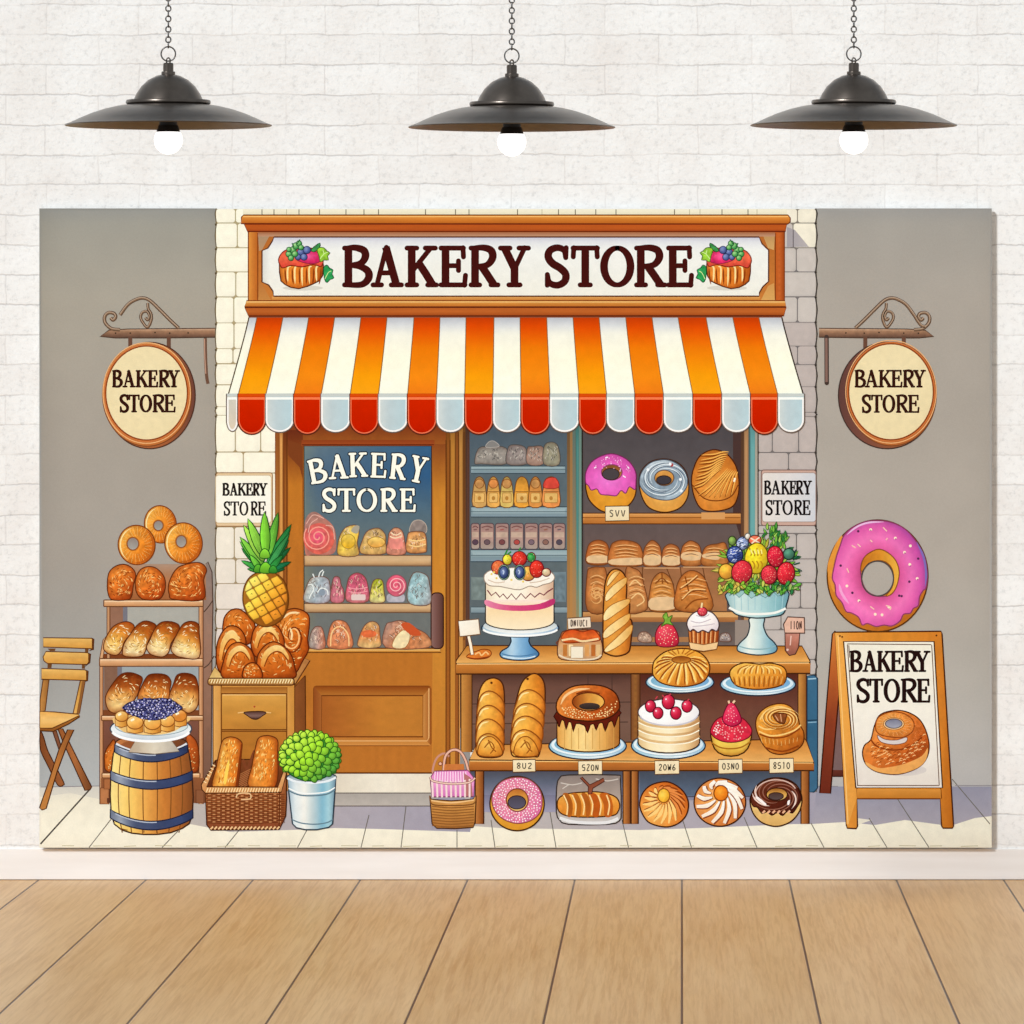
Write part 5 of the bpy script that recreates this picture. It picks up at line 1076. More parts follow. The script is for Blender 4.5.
def baskets():
    fr(190, 650, 5.12)
    part('printed_wicker_basket', 'printed brown wicker basket holding two baguettes on the pavement')
    fill([(60, 695), (130, 565), (150, 560), (470, 560), (492, 640), (470, 720), (90, 720)], N(V('#7a4222', '#5c2c16'), .12, 3), out='#3f1c0c', ow=1)
    lines([[(270, 560), (300, 640), (320, 700)], [(330, 515), (290, 620), (262, 690)]], 2.6, '#7c4024', 4); lines([[(250, 640 + 9 * i), (330, 600 + 9 * i)] for i in range(9)], .9, '#a8683c', 0)
    back()
    for p, lab, sd in (([(118, 705), (135, 600), (150, 520), (170, 460), (215, 445), (262, 468), (264, 520), (236, 705)], 'left', 50), ([(302, 700), (318, 590), (335, 500), (352, 450), (400, 438), (446, 458), (449, 520), (436, 700)], 'right', 51)):
        part('printed_basket_baguette', 'printed %s of the two baguettes standing in the wicker basket' % lab)
        crust(p, ((0, '#e88a30'), (.35, '#f2b04c' if sd == 50 else '#e8943c'), (.65, '#e88a30'), (1, '#b4541a')), 12, sd, marks=60, amt=.16, hi='#ffe08a', lo='#c0661e', mk=1.9)
        if sd == 50: fill([(262, 480), (270, 478), (245, 705), (232, 705)], '#7c3412'); line([(200, 560), (185, 640), (178, 690)], 3.2, '#ffd45c', 4, taper=True)
    part('printed_basket_front', 'printed woven front of the wicker basket, hiding the ends of its baguettes')
    fill([(78, 722), (460, 722), (492, 640), (494, 760), (490, 850), (458, 918), (106, 922), (86, 895)], N(V('#a8643a', '#97542c', '#85462a'), .14, 3, 2), res=2.5, out='#3f1c0c', ow=1.3)
    lines([[(82 + (i % 2) * 5, 742 + 9.5 * i), (270, 746 + 9.5 * i), (485, 738 + 9.5 * i)] for i in range(16)], .8, '#5f2c14', 4); lines([[(92 + 24 * j, 738 + 19 * i + (j % 2) * 9), (106 + 24 * j, 738 + 19 * i + (j % 2) * 9)] for i in range(8) for j in range(16)], 1.2, '#c98a56', 0)
    lines([[(460, 725), (456, 910)]], 1.1, '#5f2c14', 0)
    sub('basket_rim', 'pale plaited rim of the wicker basket'); fill([(58, 690), (132, 566), (128, 600), (84, 700), (450, 702), (478, 620), (494, 632), (468, 728), (80, 734), (62, 716)], N(V('#a8683c', '#dfa468', '#c88850'), .1, 2), out='#4a2410', ow=1.1)
    lines([[(x, 706), (x - 8, 728)] for x in range(92, 462, 14)], 1.1, '#fbd9a0', 0); lines([[(84 + k * 9, 680 - k * 17), (70 + k * 9, 672 - k * 17)] for k in range(6)], 1, '#fbd9a0', 0); lines([[(105 + 20 * j, 918), (118 + 20 * j, 904)] for j in range(18)], 1.6, '#f0c48c', 0)
    line([(236, 755), (250, 735), (305, 735), (308, 762), (262, 765)], 1.3, '#e8bc88', 3)
    back()
    part('printed_metal_bucket', 'printed pale metal bucket with a round green plant')
    fill([(500, 655), (505, 720), (525, 890), (545, 910), (590, 920), (650, 920), (710, 908), (730, 890), (742, 720), (748, 650)], N(H((0, '#9ab4c4'), (.15, '#dde6e6'), (.35, '#f2f0e6'), (.55, '#b8ccd0'), (.72, '#7fb4c8'), (.85, '#a8d0d8'), (1, '#6a8698')), .03, 4), res=3, out='#2e3c48', ow=1.4)
    line([(505, 720), (560, 742), (630, 746), (700, 738), (742, 716)], 1.4, '#5f7c8a', 5); line([(505, 708), (560, 730), (630, 734), (700, 726), (742, 704)], 1.2, '#f6f8f4', 5); line([(522, 868), (570, 886), (640, 892), (700, 884), (732, 868)], 1.2, '#5f7c8a', 5)
    ell(623, 650, 126, 24, V('#5d7480', '#c6d6da'), out='#33424c', ow=1.2); line([(498, 655), (540, 672), (620, 680), (700, 672), (748, 652)], 2.2, '#e8eef0', 5)
    sub('round_plant', 'ball of bright green leaf buds in the bucket')
    ball = ellp(614, 546, 146, 124); fill(np.vstack([ball]), N(G(35, '#5ba72a', '#3f8e2c', '#2c7432'), .12, 4), out='#1d4e1c', ow=1.2)
    pts = scatter(ellp(614, 546, 142, 118), 70, 21, mind=27); rs = np.random.RandomState(4)
    pts += [(614 + 143 * math.cos(a), 546 + 120 * math.sin(a)) for a in np.linspace(2.6, 6.9, 20)]; pts.sort(key=lambda q: (q[0] - 600) ** 2 + (q[1] - 560) ** 2, reverse=True)
    for x, y in pts:
        t = ((x - 614) / 146 * .6 + (y - 546) / 124 * .45); far = math.hypot((x - 614) / 146, (y - 546) / 124)
        c = np.array([152, 208, 48]) * (1 - .34 * max(t, 0)) + np.array([40, 20, 35]) * max(-t, 0) + np.array([-46, -6, 30]) * max(t, 0)
        r = 24 - 7 * max(far - .55, 0) * 2; th = math.atan2(y - 560, x - 600) + (rs.rand() - .5)
        q = [(x + r * k * math.cos(th + b_), y + r * k * math.sin(th + b_)) for k, b_ in ((1.12, 0), (.95, .8), (.9, 1.7), (.95, 2.6), (.95, 3.6), (.9, 4.6), (.95, 5.5))]
        fill(q, R(.36, .3, (0, shadec(c, 1.22)), (.6, c), (1, shadec(c, .68))), sm=3, res=1.8, out='#245a1a', ow=.8)
    fr()
def gift_basket():
    fr(420, 650, 5.12)
    part('printed_gift_basket', 'printed small wicker basket with pink striped packets on the pavement')
    line([(70, 660), (66, 610), (85, 555), (120, 530), (150, 545)], 2.0, '#c98f7c', 5); line([(120, 620), (130, 545), (165, 512), (205, 520), (235, 570), (252, 640)], 3.2, '#7a4434', 5); line([(120, 620), (130, 545), (165, 512), (205, 520), (235, 570), (252, 640)], 2.0, '#e8b49c', 5)
    fill([(125, 585), (225, 583), (228, 620), (122, 620)], N('#c9763c', .1, 3), res=2.5)
    fill([(75, 620), (245, 615), (280, 660), (275, 750), (60, 752), (52, 655)], N(V('#e480c0', '#ec9ccc', '#d070b0'), .06, 4), res=2.5, out='#7a3c5c', ow=1)
    lines([[(78 + 13 * i, 622), (74 + 13.6 * i, 676)] for i in range(13)], 1.1, '#fbd6ea', 0); fill([(225, 630), (262, 655), (270, 748), (228, 748)], '#b8706e')
    lines([[(62 + 24 * i, 660 + 12 * math.sin(i / 8 * 3.1)), (66 + 23.5 * i, 755)] for i in range(9)], 1.9, '#f4d8d4', 0); line([(52, 650), (70, 672), (160, 685), (250, 678), (282, 655)], 2.4, '#7a4434', 5); line([(52, 650), (70, 672), (160, 685), (250, 678), (282, 655)], 1.4, '#f0c8b8', 5); ell(104, 582, 9, 9, '#eeb89c', out='#8a4a34', ow=.8)
    sub('wicker_bottom', 'woven lower half of the gift basket')
    fill([(50, 745), (60, 765), (160, 772), (270, 765), (288, 745), (282, 880), (272, 908), (180, 914), (85, 912), (62, 890)], N(V('#d69a54', '#c28440', '#a86c34'), .08, 8, 2), res=2.5, out='#4a2812', ow=1.2)
    lines([[(62, 800 + 14 * i), (160, 808 + 14 * i), (276, 800 + 14 * i)] for i in range(8)], 1.0, '#8a5628', 4); line([(50, 745), (64, 790), (160, 796), (272, 788), (287, 745)], 1.2, '#7a4a22', 5); line([(58, 770), (160, 782), (276, 768)], 1.4, '#eec084', 4)
    back(); fr()
chair(); rack(); barrel(); cabinet(); baskets()
# ================================================================ print: counter, its cakes and the right end
def counter():
    fr()
    part('printed_blue_bin', 'printed blue storage box behind the right end of the counter')
    fill([(807, 676), (814, 675), (817.5, 678), (817.5, 788), (814, 792), (807, 792)], N(V('#3e6a88', '#35607c', '#3f6884'), .05, 4), out='#22384a', ow=1.2, res=3); line([(808, 679), (816, 678.5)], 1.2, '#a8c8d8', 0); lines([[(807, 720.5), (817, 720)]], 1.2, '#22384a', 0); line([(808, 722.5), (816.5, 722)], 1, '#8ab0c4', 0)
    part('printed_display_counter', 'printed two tier wooden display counter in front of the shop windows')
    rect(460, 673, 806, 750, N(V((0, '#4a3028'), (.15, '#6a483c'), (.6, '#77584a'), (1, '#6e5244')), .05, 14, 4))
    fill([(640, 673), (799, 673), (799, 745), (640, 745)], N(V('#54281e', '#6e4436', '#74503e'), .05, 6))
    lines([[(472, 704), (631, 702)], [(472, 724), (628, 722)], [(540, 674), (541, 748)], [(588, 674), (588, 748)], [(566, 704), (566, 722)], [(612, 674), (612, 702)]], .9, '#4a342c', 0)
    rect(460, 728, 470, 790, N(V('#9a9690', '#8a8684'), .04, 4)); rect(470, 768, 806, 800, N(V((0, '#4a4850'), (.4, '#5c6272'), (1, '#8c8aa0')), .04, 5)); rect(470, 795, 640, 812, V('#77758a', '#a09cb0'))
    fill([(640, 772), (801, 772), (801, 796), (640, 796)], N(V('#464c58', '#5a6a80'), .05, 5)); lines([[(640, 797), (801, 796)]], .9, '#3c3c48', 0)
    W = lambda *c: N(V(*c), .07, 18, 2)
    for x0, x1, y0, y1, lt in ((461, 472, 674, 752, 1), (631, 640, 674, 740, 0), (798, 806.3, 673, 748, 1)):
        sub('upper_post'); rect(x0, y0, x1, y1, N(H(*(('#c98c44', '#b57636', '#8e5828') if lt else ('#7e4c2c', '#94602f', '#6a3c22'))), .06, 2, 12), out='#4a2812', ow=1)
    for x0, x1 in ((475.3, 483.7), (623, 630.4), (631.2, 638.2), (801, 809)):
        sub('leg'); rect(x0, 771, x1, 823.8, N(H('#c07c40', '#a5622e', '#7c4420'), .06, 2, 12), out='#3f2010', ow=1.2)
    sub('lower_shelf', 'lower wooden shelf of the counter')
    fill([(476, 745), (805, 739), (807, 742), (814, 763), (469, 760.5)], W('#c27a34', '#d8954a', '#eeb468'), out='#4a2812', ow=1.1, res=2.5); fill([(469, 760), (814, 762.6), (814, 770.6), (469, 770.8)], N(V((0, '#d08a42'), (.3, '#bd7030'), (1, '#a05a26')), .06, 20, 2), out='#43220e', ow=1.3, res=2.5)
    line([(470, 761), (813, 763)], .9, '#f4c47c', 0)
    sub('counter_top', 'upper wooden board of the counter')
    fill([(467, 645.5), (802, 646), (810, 661), (810.5, 664), (456, 664), (456.5, 660)], W('#b9742e', '#d28f44', '#efb466'), out='#4a2812', ow=1.1, res=2.5); fill([(456, 663.6), (810.4, 662.5), (810.2, 673.4), (456, 674)], N(V((0, '#d2883c'), (.3, '#c07732'), (1, '#a86428')), .06, 20, 2), out='#43220e', ow=1.3, res=2.5)
    line([(457, 664), (809, 663)], 1, '#f6c884', 0); back()
FORMS = {'0': [(.5, 0), (.12, .28), (.12, .75), (.5, 1), (.88, .75), (.88, .28), (.5, 0)], '1': [(.3, .15), (.55, 0), (.5, 1)], '2': [(.1, .2), (.5, 0), (.88, .25), (.15, 1), (.9, .95)], '3': [(.1, .08), (.8, .12), (.4, .45), (.9, .7), (.45, 1), (.05, .85)],
         '5': [(.9, .05), (.2, .08), (.15, .45), (.8, .5), (.75, .95), (.1, .95)], '6': [(.8, 0), (.25, .4), (.12, .78), (.5, 1), (.88, .75), (.5, .52), (.16, .7)], '8': [(.5, .48), (.12, .25), (.5, 0), (.88, .25), (.15, .75), (.5, 1), (.88, .75), (.5, .48)],
         'U': [(.15, 0), (.15, .8), (.5, 1), (.82, .8), (.85, 0)], 'N': [(.12, 1), (.15, .02), (.8, .98), (.85, 0)], 'S': [(.88, .12), (.4, 0), (.15, .28), (.8, .65), (.6, 1), (.1, .9)], 'V': [(.08, 0), (.45, 1), (.9, 0)], 'Z': [(.1, .05), (.9, .05), (.1, .95), (.9, .95)],
         'I': [(.5, 0), (.48, 1)], 'D': [(.15, 0), (.15, 1), (.7, .85), (.85, .45), (.6, .05), (.15, 0)], 'A': [(.05, 1), (.45, 0), (.9, 1), (.7, .6), (.25, .6)], 'C': [(.88, .12), (.45, 0), (.12, .5), (.45, 1), (.88, .88)], 'W': [(.05, 0), (.28, 1), (.5, .3), (.72, 1), (.95, 0)]}
def marks(x0, y0, x1, y1, word, c='#3a332c', w=.95):
    """scrawled price writing on the little cards"""
    k = (x1 - x0) / len(word)
    lines([[(x0 + k * i + k * .14 + u * k * .72, y0 + v * (y1 - y0)) for u, v in FORMS[ch]] for i, ch in enumerate(word)], w, c, 3)
def tag(x0, y0, x1, y1, lab, word):
    part('printed_price_card', 'printed small cream price card ' + lab)
    fill([(x0, y0 + 2), (x1, y0), (x1 + 1, y1 - 3), (x0 + 1, y1)], N(V('#f3e2bc', '#ecd6aa'), .04, 3), out='#5c3a1e', ow=1.1)
    w, h = x1 - x0, y1 - y0; marks(x0 + w * .14, y0 + h * .28, x1 - w * .12, y1 - h * .3, word)
def plate(cx, cy, rx, ry, lab, name='printed_plate'):
    part(name, 'printed ' + lab)
    ell(cx, cy, rx, ry, N(H('#8fc0d4', '#c8e0e6', '#e4eef0', '#8cb8d4'), .03, 4), out='#262c3a', ow=1.4)
    ell(cx, cy - ry * .1, rx * .95, ry * .86, N(H('#e4f0f2', '#f4f8f6', '#d4e6ee'), .02, 4), out='#9ab8c8', ow=.7)
    ell(cx, cy - ry * .14, rx * .86, ry * .74, N(H('#7eb2cc', '#a8ccdc', '#74a8d0'), .03, 4))
def berry(cx, cy, rx, ry, c='#d8283c', rot=0, seed=1, ow=.9, out='#6a1220', n=9):
    ell(cx, cy, rx, ry, N(R(.35, .32, (0, shadec(c, 1.35)), (.45, c), (1.1, shadec(c, .6))), .12, 2), rot, out=out, ow=ow, res=1.8)
    if n:
        q = scatter(ellp(cx, cy, rx * .8, ry * .8, rot), n * 2, seed, mind=min(rx, ry) * .22); dots(q[::2], .38, '#ffb09c'); dots(q[1::2], .4, shadec(c, .62))
def counter_top_goods():
    fr(450, 530, 6.0235)
    part('printed_pretzel', 'printed little pretzel lying under the blank sign card'); fill([(100, 765), (120, 745), (160, 730), (200, 718), (240, 725), (248, 750), (220, 772), (150, 778)], N('#d9782e', .16, 3), sm=4, res=2, out='#7a3410', ow=.9); lines([[(150, 750), (175, 738), (190, 755), (215, 735), (232, 750)]], 1.4, '#f6c07a', 5); line([(105, 768), (160, 775), (240, 762)], 1.2, '#8f3a14', 4)
    part('printed_sign_card', 'printed blank white card on a stick at the left end of the counter'); line([(112, 640), (124, 690), (134, 752)], 3.8, '#7a4a28', 0); line([(112, 640), (124, 690), (134, 750)], 2.5, '#fbeed4', 0); fill([(50, 548), (172, 536), (182, 628), (60, 642)], N(G(40, '#fdf6e6', '#f2e4cc'), .03, 3), out='#7a5434', ow=1.2, res=3)
    part('printed_cake_stand', 'printed pale blue cake stand carrying the white fruit cake')
    fill([(372, 640), (368, 670), (350, 705), (310, 730), (302, 755), (330, 775), (420, 785), (500, 776), (535, 752), (525, 728), (490, 700), (475, 670), (470, 640)], N(H((0, '#6a9cc0'), (.3, '#b8d4e4'), (.5, '#8cb8d8'), (.8, '#5c90bc'), (1, '#48749c')), .03, 4), sm=4, res=2.2, out='#222c3c', ow=1.3)
    line([(312, 745), (370, 758), (450, 758), (522, 742)], 1.1, '#4a78a0', 5); line([(318, 760), (380, 772), (460, 772), (515, 760)], 1.2, '#d0e4ee', 5)
    ell(423, 590, 232, 54, N(H('#9cb8c8', '#e6eef0', '#d4e2ea', '#8aa8c0'), .02, 4), out='#222c3c', ow=1.4); ell(423, 578, 222, 44, N(V('#aab8bc', '#f4f4ee'), .02, 4)); line([(423 + 226 * math.cos(a), 592 + 46 * math.sin(a)) for a in np.linspace(.15, 3, 20)], 2, '#fafaf6', 0)
    part('printed_fruit_cake', 'printed tall white cake with a pink band and fruit on top')
    fill(cyl(214, 626, 285, 601, 52), N(H((0, '#e6d2b4'), (.15, '#fbf0d4'), (.5, '#fff4de'), (.8, '#f2d8bc'), (1, '#cfa88c')), .02, 4), res=3, out='#2c2420', ow=1.4)
    fill(cyl(217, 623, 420, 599, 51), N(V((0, '#fbe2d4'), (.35, '#f8d9a8'), (1, '#fbe8c4')), .02, 4), res=3)
    sub('pink_band', 'deep pink ribbon of icing round the cake'); fill([(216, 420), (300, 446), (420, 454), (540, 444), (624, 412), (624, 450), (540, 480), (420, 488), (300, 480), (217, 455)], N(H((0, '#e88aa8'), (.4, '#d8507c'), (.8, '#cf3c74'), (1, '#b83468')), .06, 3), sm=3, res=2.5)
    line([(225, 362), (250, 395), (275, 375), (300, 405), (320, 385), (345, 415), (370, 385), (398, 418), (428, 382), (455, 412), (485, 382), (510, 405), (540, 380), (565, 392), (590, 370), (620, 352)], 1.3, '#7a3440', 0)
    sub('cream_top', 'whipped cream top of the cake'); fill([(205, 285), (215, 262), (260, 240), (420, 225), (560, 235), (610, 255), (630, 285), (610, 315), (560, 330), (520, 345), (480, 338), (420, 360), (350, 350), (300, 340), (240, 335), (212, 312)], N(V('#fffaf0', '#f6ead6'), .03, 3), sm=4, res=3, out='#a08a78', ow=.9); lines([[(230, 300), (280, 318), (330, 312)], [(480, 318), (540, 310), (600, 290)]], 1, '#d8c0a8', 4)
    for x, y, rx, ry, c, nm, lab in ((345, 178, 28, 32, '#e8d23c', 'lemon_slice', 'yellow'), (490, 165, 26, 30, '#3f9a4c', 'mint_leaf', 'green'), (290, 225, 40, 42, '#e2683c', 'strawberry', 'orange red'), (418, 172, 44, 44, '#e0382c', 'strawberry', 'bright red'), (470, 262, 44, 44, '#eda24a', 'peach_slice', 'orange'), (522, 235, 42, 52, '#dc3428', 'strawberry', 'dark red'), (580, 255, 26, 24, '#e8c89c', 'nut', 'pale')):
        sub(nm, lab + ' fruit on the fruit cake'); berry(x, y, rx, ry, c, 0, int(x), n=8 if 'red' in lab else 3)
    for x, y in ((325, 255), (420, 255)):
        sub('blueberry', 'dark blue berry on the fruit cake'); ell(x, y, 34, 46, '#9cc0a0', out='#3c4a3c', ow=.8); ell(x, y, 28, 38, N(R(.4, .4, '#8ea0c8', '#3c4c7c', '#1e2644'), .2, 2), out='#1c2238', ow=.9, res=1.6); line([(x - 8, y - 14), (x, y - 4), (x - 6, y + 12)], 1, '#c8d4e8', 3)
    back(); lines([[(330, 150), (345, 120)], [(345, 148), (368, 130)], [(415, 128), (425, 105)], [(470, 140), (500, 150)]], 1.4, '#2f8a3c', 0); dots([(250, 265), (265, 255), (280, 290), (370, 300), (440, 310)], 1.1, '#f0d060')
    part('printed_pie_jar', 'printed glass dish of layered orange pie behind a cream card')
    fill([(648, 700), (665, 640), (700, 605), (880, 605), (905, 650), (918, 700), (912, 765), (860, 785), (720, 785), (655, 768)], N(V('#b8663a', '#c98a58', '#d8b080', '#c08a5c'), .1, 3), sm=3, res=2.5, out='#5c3420', ow=1.1)
    fill([(668, 660), (690, 615), (740, 600), (800, 612), (860, 600), (895, 630), (900, 665), (800, 675), (700, 680)], N(V('#c8481c', '#e0672a', '#b84a1c'), .16, 3), sm=4, res=2, out='#7a2a10', ow=.9); line([(672, 665), (740, 655), (800, 670), (895, 655)], 2, '#f2d29a', 5)
    for x, c in ((680, '#c07838'), (716, '#f0d4a0'), (812, '#d99a58'), (850, '#b8682e'), (880, '#e0b880')): rect(x, 690, x + 26, 760, N(c, .12, 3), r=4)
    rect(728, 702, 802, 772, '#f2e6cc', out='#b09070', ow=.7); line([(655, 752), (720, 778), (860, 778), (912, 752)], 1.6, '#e8d4b4', 4); lines([[(650, 690), (640, 680), (655, 665)]], 1, '#7a3a1c', 3)
    part('printed_price_card', 'printed cream card standing behind the glass pie dish'); fill([(708, 532), (845, 522), (850, 588), (712, 598)], N('#ecd9c0', .04, 3), out='#6a4a34', ow=1.1); marks(725, 542, 832, 580, 'DNIUCI', '#5c4a40')
    fr(570, 530, 5.3895)
    part('printed_tall_baguette', 'printed tall scored baguette standing on the counter')
    bg = [(180, 640), (178, 500), (185, 330), (198, 255), (228, 215), (268, 215), (298, 250), (306, 310), (304, 375), (322, 400), (318, 470), (334, 500), (326, 620), (310, 662), (250, 680), (195, 665)]
    fill(bg, N(H((0, '#d98c34'), (.4, '#e69c42'), (.75, '#cf7a2a'), (1, '#a4561c')), .1, 4), sm=4, res=2.2, out='#4a2410', ow=1.5)
    for p in ([(192, 350), (230, 300), (300, 255), (302, 290), (250, 340), (196, 385)], [(185, 445), (230, 400), (315, 370), (316, 400), (250, 450), (186, 490)], [(184, 545), (240, 495), (318, 450), (316, 490), (250, 545), (186, 585)], [(188, 640), (240, 590), (330, 510), (328, 560), (270, 620), (200, 658)], [(205, 270), (235, 228), (270, 222), (240, 262), (200, 305)]):
        sub('scored_crust', 'pale floury score on the tall baguette'); fill(p, N(H('#fbe2a4', '#f6cf86', '#e0a450'), .06, 3), sm=3, res=2.2, out='#a8641e', ow=.8)
    part('printed_strawberry', 'printed single strawberry with green leaves on the counter')
    fill([(460, 600), (465, 545), (495, 505), (545, 505), (578, 555), (585, 605), (560, 628), (485, 628)], N(R(.4, .35, (0, '#f0586a'), (.5, '#d83448'), (1.1, '#9a1c30')), .1, 2), sm=4, res=2, out='#6a1624', ow=1); dots(scatter([(470, 590), (480, 545), (500, 515), (540, 515), (568, 555), (575, 600), (555, 618), (490, 618)], 30, 4, mind=12), .5, '#ffd8b8')
    sub('leaf', 'green leaves of the strawberry'); fill([(490, 520), (510, 490), (500, 465), (520, 445), (530, 470), (552, 460), (540, 490), (555, 512), (520, 505)], N('#7ca83c', .2, 2), sm=3, res=2, out='#3c6420', ow=.8)
    part('printed_cupcake', 'printed cupcake with white frosting and a red berry on the counter')
    fill([(638, 540), (644, 620), (650, 645), (720, 655), (790, 642), (797, 610), (802, 540)], N(H('#d9803c', '#c8682c', '#a44e20'), .08, 4), sm=0, res=2.5, out='#4a2414', ow=1.3); lines([[(655 + 24 * i, 545), (658 + 22.5 * i, 612)] for i in range(7)], 1.6, '#8a3c18', 0); lines([[(664 + 24 * i, 545), (666 + 22.5 * i, 612)] for i in range(6)], 1.1, '#f0b070', 0)
    fill([(642, 605), (720, 618), (798, 603), (790, 642), (720, 653), (650, 643)], N('#f0c890', .06, 3), out='#8a5428', ow=.8)
    sub('frosting', 'swirled white frosting'); fill([(630, 510), (640, 475), (670, 445), (715, 432), (765, 445), (795, 480), (803, 515), (790, 545), (765, 535), (745, 552), (715, 540), (690, 552), (665, 535), (645, 545)], N(R(.4, .35, '#ffffff', '#f8eee8', '#d8c8cc'), .03, 3), sm=4, res=2.2, out='#4e3a3a', ow=1.2); lines([[(650, 490), (700, 500), (760, 480)], [(660, 520), (720, 515), (780, 505)], [(680, 460), (720, 470), (750, 455)]], 1, '#cfc0c4', 5)
    sub('red_berry', 'red berry on the frosting'); berry(713, 440, 26, 24, '#e04450', seed=3, n=5); line([(708, 420), (712, 392)], 1.8, '#f0d8a0', 0)
    part('printed_small_bun', 'printed pale little bun in the shade behind the strawberry'); lump([(365, 590), (375, 555), (410, 548), (440, 575), (435, 605), (390, 605)], '#b99a84', 5, seed=61)
    part('printed_small_bun', 'printed greyish little bun in the shade behind the cupcake'); lump([(805, 590), (815, 560), (850, 555), (868, 580), (862, 600), (815, 600)], '#a09490', 5, seed=62)
    fr(690, 510, 5.6889)
    part('printed_fruit_bowl', 'printed pale blue footed bowl at the right end of the counter')
    fill([(340, 615), (340, 660), (325, 715), (285, 755), (268, 785), (285, 808), (380, 825), (470, 815), (496, 790), (480, 755), (440, 715), (418, 660), (420, 612)], N(H((0, '#a8c8cc'), (.3, '#eef2e6'), (.55, '#c8dcd8'), (.8, '#8cb8c4'), (1, '#6a98ac')), .03, 4), sm=4, res=2.3, out='#28343c', ow=1.3); line([(280, 775), (340, 790), (430, 790), (488, 772)], 1.2, '#8cb0b4', 5)
    fill([(212, 470), (216, 525), (240, 575), (280, 600), (380, 615), (480, 605), (530, 590), (548, 540), (552, 455), (380, 470)], N(H((0, '#8cb4b8'), (.2, '#cfe2dc'), (.5, '#b8d6d4'), (.8, '#8cbcc0'), (1, '#6c9aa4')), .03, 4), sm=3, res=2.3, out='#28343c', ow=1.3)
    lines([[(250 + 40 * i, 480), (256 + 38 * i, 570)] for i in range(8)], .8, '#a2c8cc', 0); line([(222, 555), (290, 585), (380, 592), (480, 585), (545, 560)], 2.4, '#f4f4ea', 5)
    fill([(215, 465), (552, 440), (552, 470), (500, 490), (470, 460), (430, 500), (390, 478), (350, 502), (310, 470), (280, 498), (250, 470), (225, 488)], '#9cc4c0', out='#5c8488', ow=.7)
    part('printed_leaf_bed', 'printed bed of green and yellow leaves in the fruit bowl')
    rs = np.random.RandomState(5); lv = []
    for i in range(190):
        a = rs.rand() * 6.283; r = (.15 if i < 70 else .55) + .45 * rs.rand(); x, y = 385 + 240 * r * math.cos(a), 330 + 150 * r * math.sin(a) * (1 if math.sin(a) > 0 else 1.05)
        if y > 460: y = 440 + rs.rand() * 35
        lv.append((x, y, a + (rs.rand() - .5)))
    for x, y, a in lv:
        rt = x > 450
        c = ('#5a9a34', '#8cb83c', '#2f7a44', '#a8c850', '#6fae3c')[rs.randint(5)] if rt else ('#b8b03c', '#8ab43c', '#d8c458', '#6a9a34', '#a4c44c')[rs.randint(5)]
        l = 26 + 16 * rs.rand(); w = 8 + 4 * rs.rand(); dx, dy = math.cos(a), math.sin(a)
        fill([(x - dx * l * .6, y - dy * l * .6), (x - dy * w, y + dx * w), (x + dx * l, y + dy * l), (x + dy * w, y - dx * w)], c, sm=2, out=shadec(c, .45), ow=.6)
    for bx0, by0 in ((470, 130), (445, 110), (500, 150)):
        for k in range(12):
            x, y = bx0 + (rs.rand() - .4) * 80, by0 + rs.rand() * 80 - 20; a = -1.4 + (rs.rand() - .5) * 1.6; c = ('#4f9a3a', '#7cbc44', '#a0cc58', '#2f7a3c')[k % 4]
            fill([(x, y + 14), (x - 8, y), (x + 26 * math.cos(a), y + 28 * math.sin(a)), (x + 8, y + 2)], c, sm=2, out='#2a5a22', ow=.6)
    lines([[(580, 260), (605, 225)], [(590, 310), (625, 300)], [(585, 285), (622, 262)], [(600, 350), (636, 345)]], 1.3, '#1f4a3c', 0)
    for x, y, rx, ry, c, nm, lab, rot in ((240, 175, 22, 26, '#7a9a4c', 'printed_leaf_bud', 'olive bud at the top left', 0), (298, 190, 34, 38, '#8c9ac0', 'printed_pale_plum', 'pale blue grey plum at the top', 20), (328, 150, 16, 18, '#e8dcc8', 'printed_pale_nut', 'small pale nut at the top', 0), (370, 172, 36, 28, '#e0684c', 'printed_apricot', 'orange red apricot half at the top', 0), (562, 250, 32, 32, '#4c8068', 'printed_green_fig', 'dark green fig at the right', 0), (205, 350, 42, 44, '#f0a83c', 'printed_orange', 'orange at the left', 0), (255, 255, 46, 50, '#3c4f8c', 'printed_blueberry', 'large dark blueberry', 0), (378, 275, 66, 88, '#f0cc2c', 'printed_lemon', 'big yellow lemon in the middle', 5), (485, 265, 46, 60, '#d8283c', 'printed_strawberry', 'red strawberry right of the lemon', -8), (295, 352, 58, 66, '#dc3440', 'printed_strawberry', 'red strawberry left of the lemon', 15), (450, 368, 46, 54, '#d83440', 'printed_strawberry', 'red strawberry at the front', 0), (545, 360, 50, 64, '#dc2c38', 'printed_strawberry', 'red strawberry at the far right', 10)):
        part(nm, 'printed ' + lab + ' of the fruit bowl')
        berry(x, y, rx, ry, c, rot, int(x), 1.0, shadec(c, .4), 26 if 'straw' in nm else 0)
        if 'lemon' in nm: lines([[(335 + 22 * i, 215 + 16 * (i % 2)), (350 + 18 * i, 240 + 12 * (i % 2)), (345 + 20 * i, 262)] for i in range(4)] + [[(330 + 24 * i, 290), (346 + 22 * i, 312), (340 + 22 * i, 335)] for i in range(4)], 1.3, '#b8881c', 4); lines([[(345 + 20 * i, 225), (355 + 18 * i, 250)] for i in range(4)], 1.2, '#fff08c', 0)
        if 'blue' in nm or 'plum' in nm:
            q = scatter(ellp(x, y, rx * .8, ry * .8), 26, int(y), mind=8)
            for k_, cc in ((0, '#e8ecf6'), (1, '#1c2448'), (2, '#9fb0dc')): lines([[(u - 7, w + 3), (u, w - 3), (u + 6, w)] for u, w in q[k_::3]], .8, cc, 3, True)
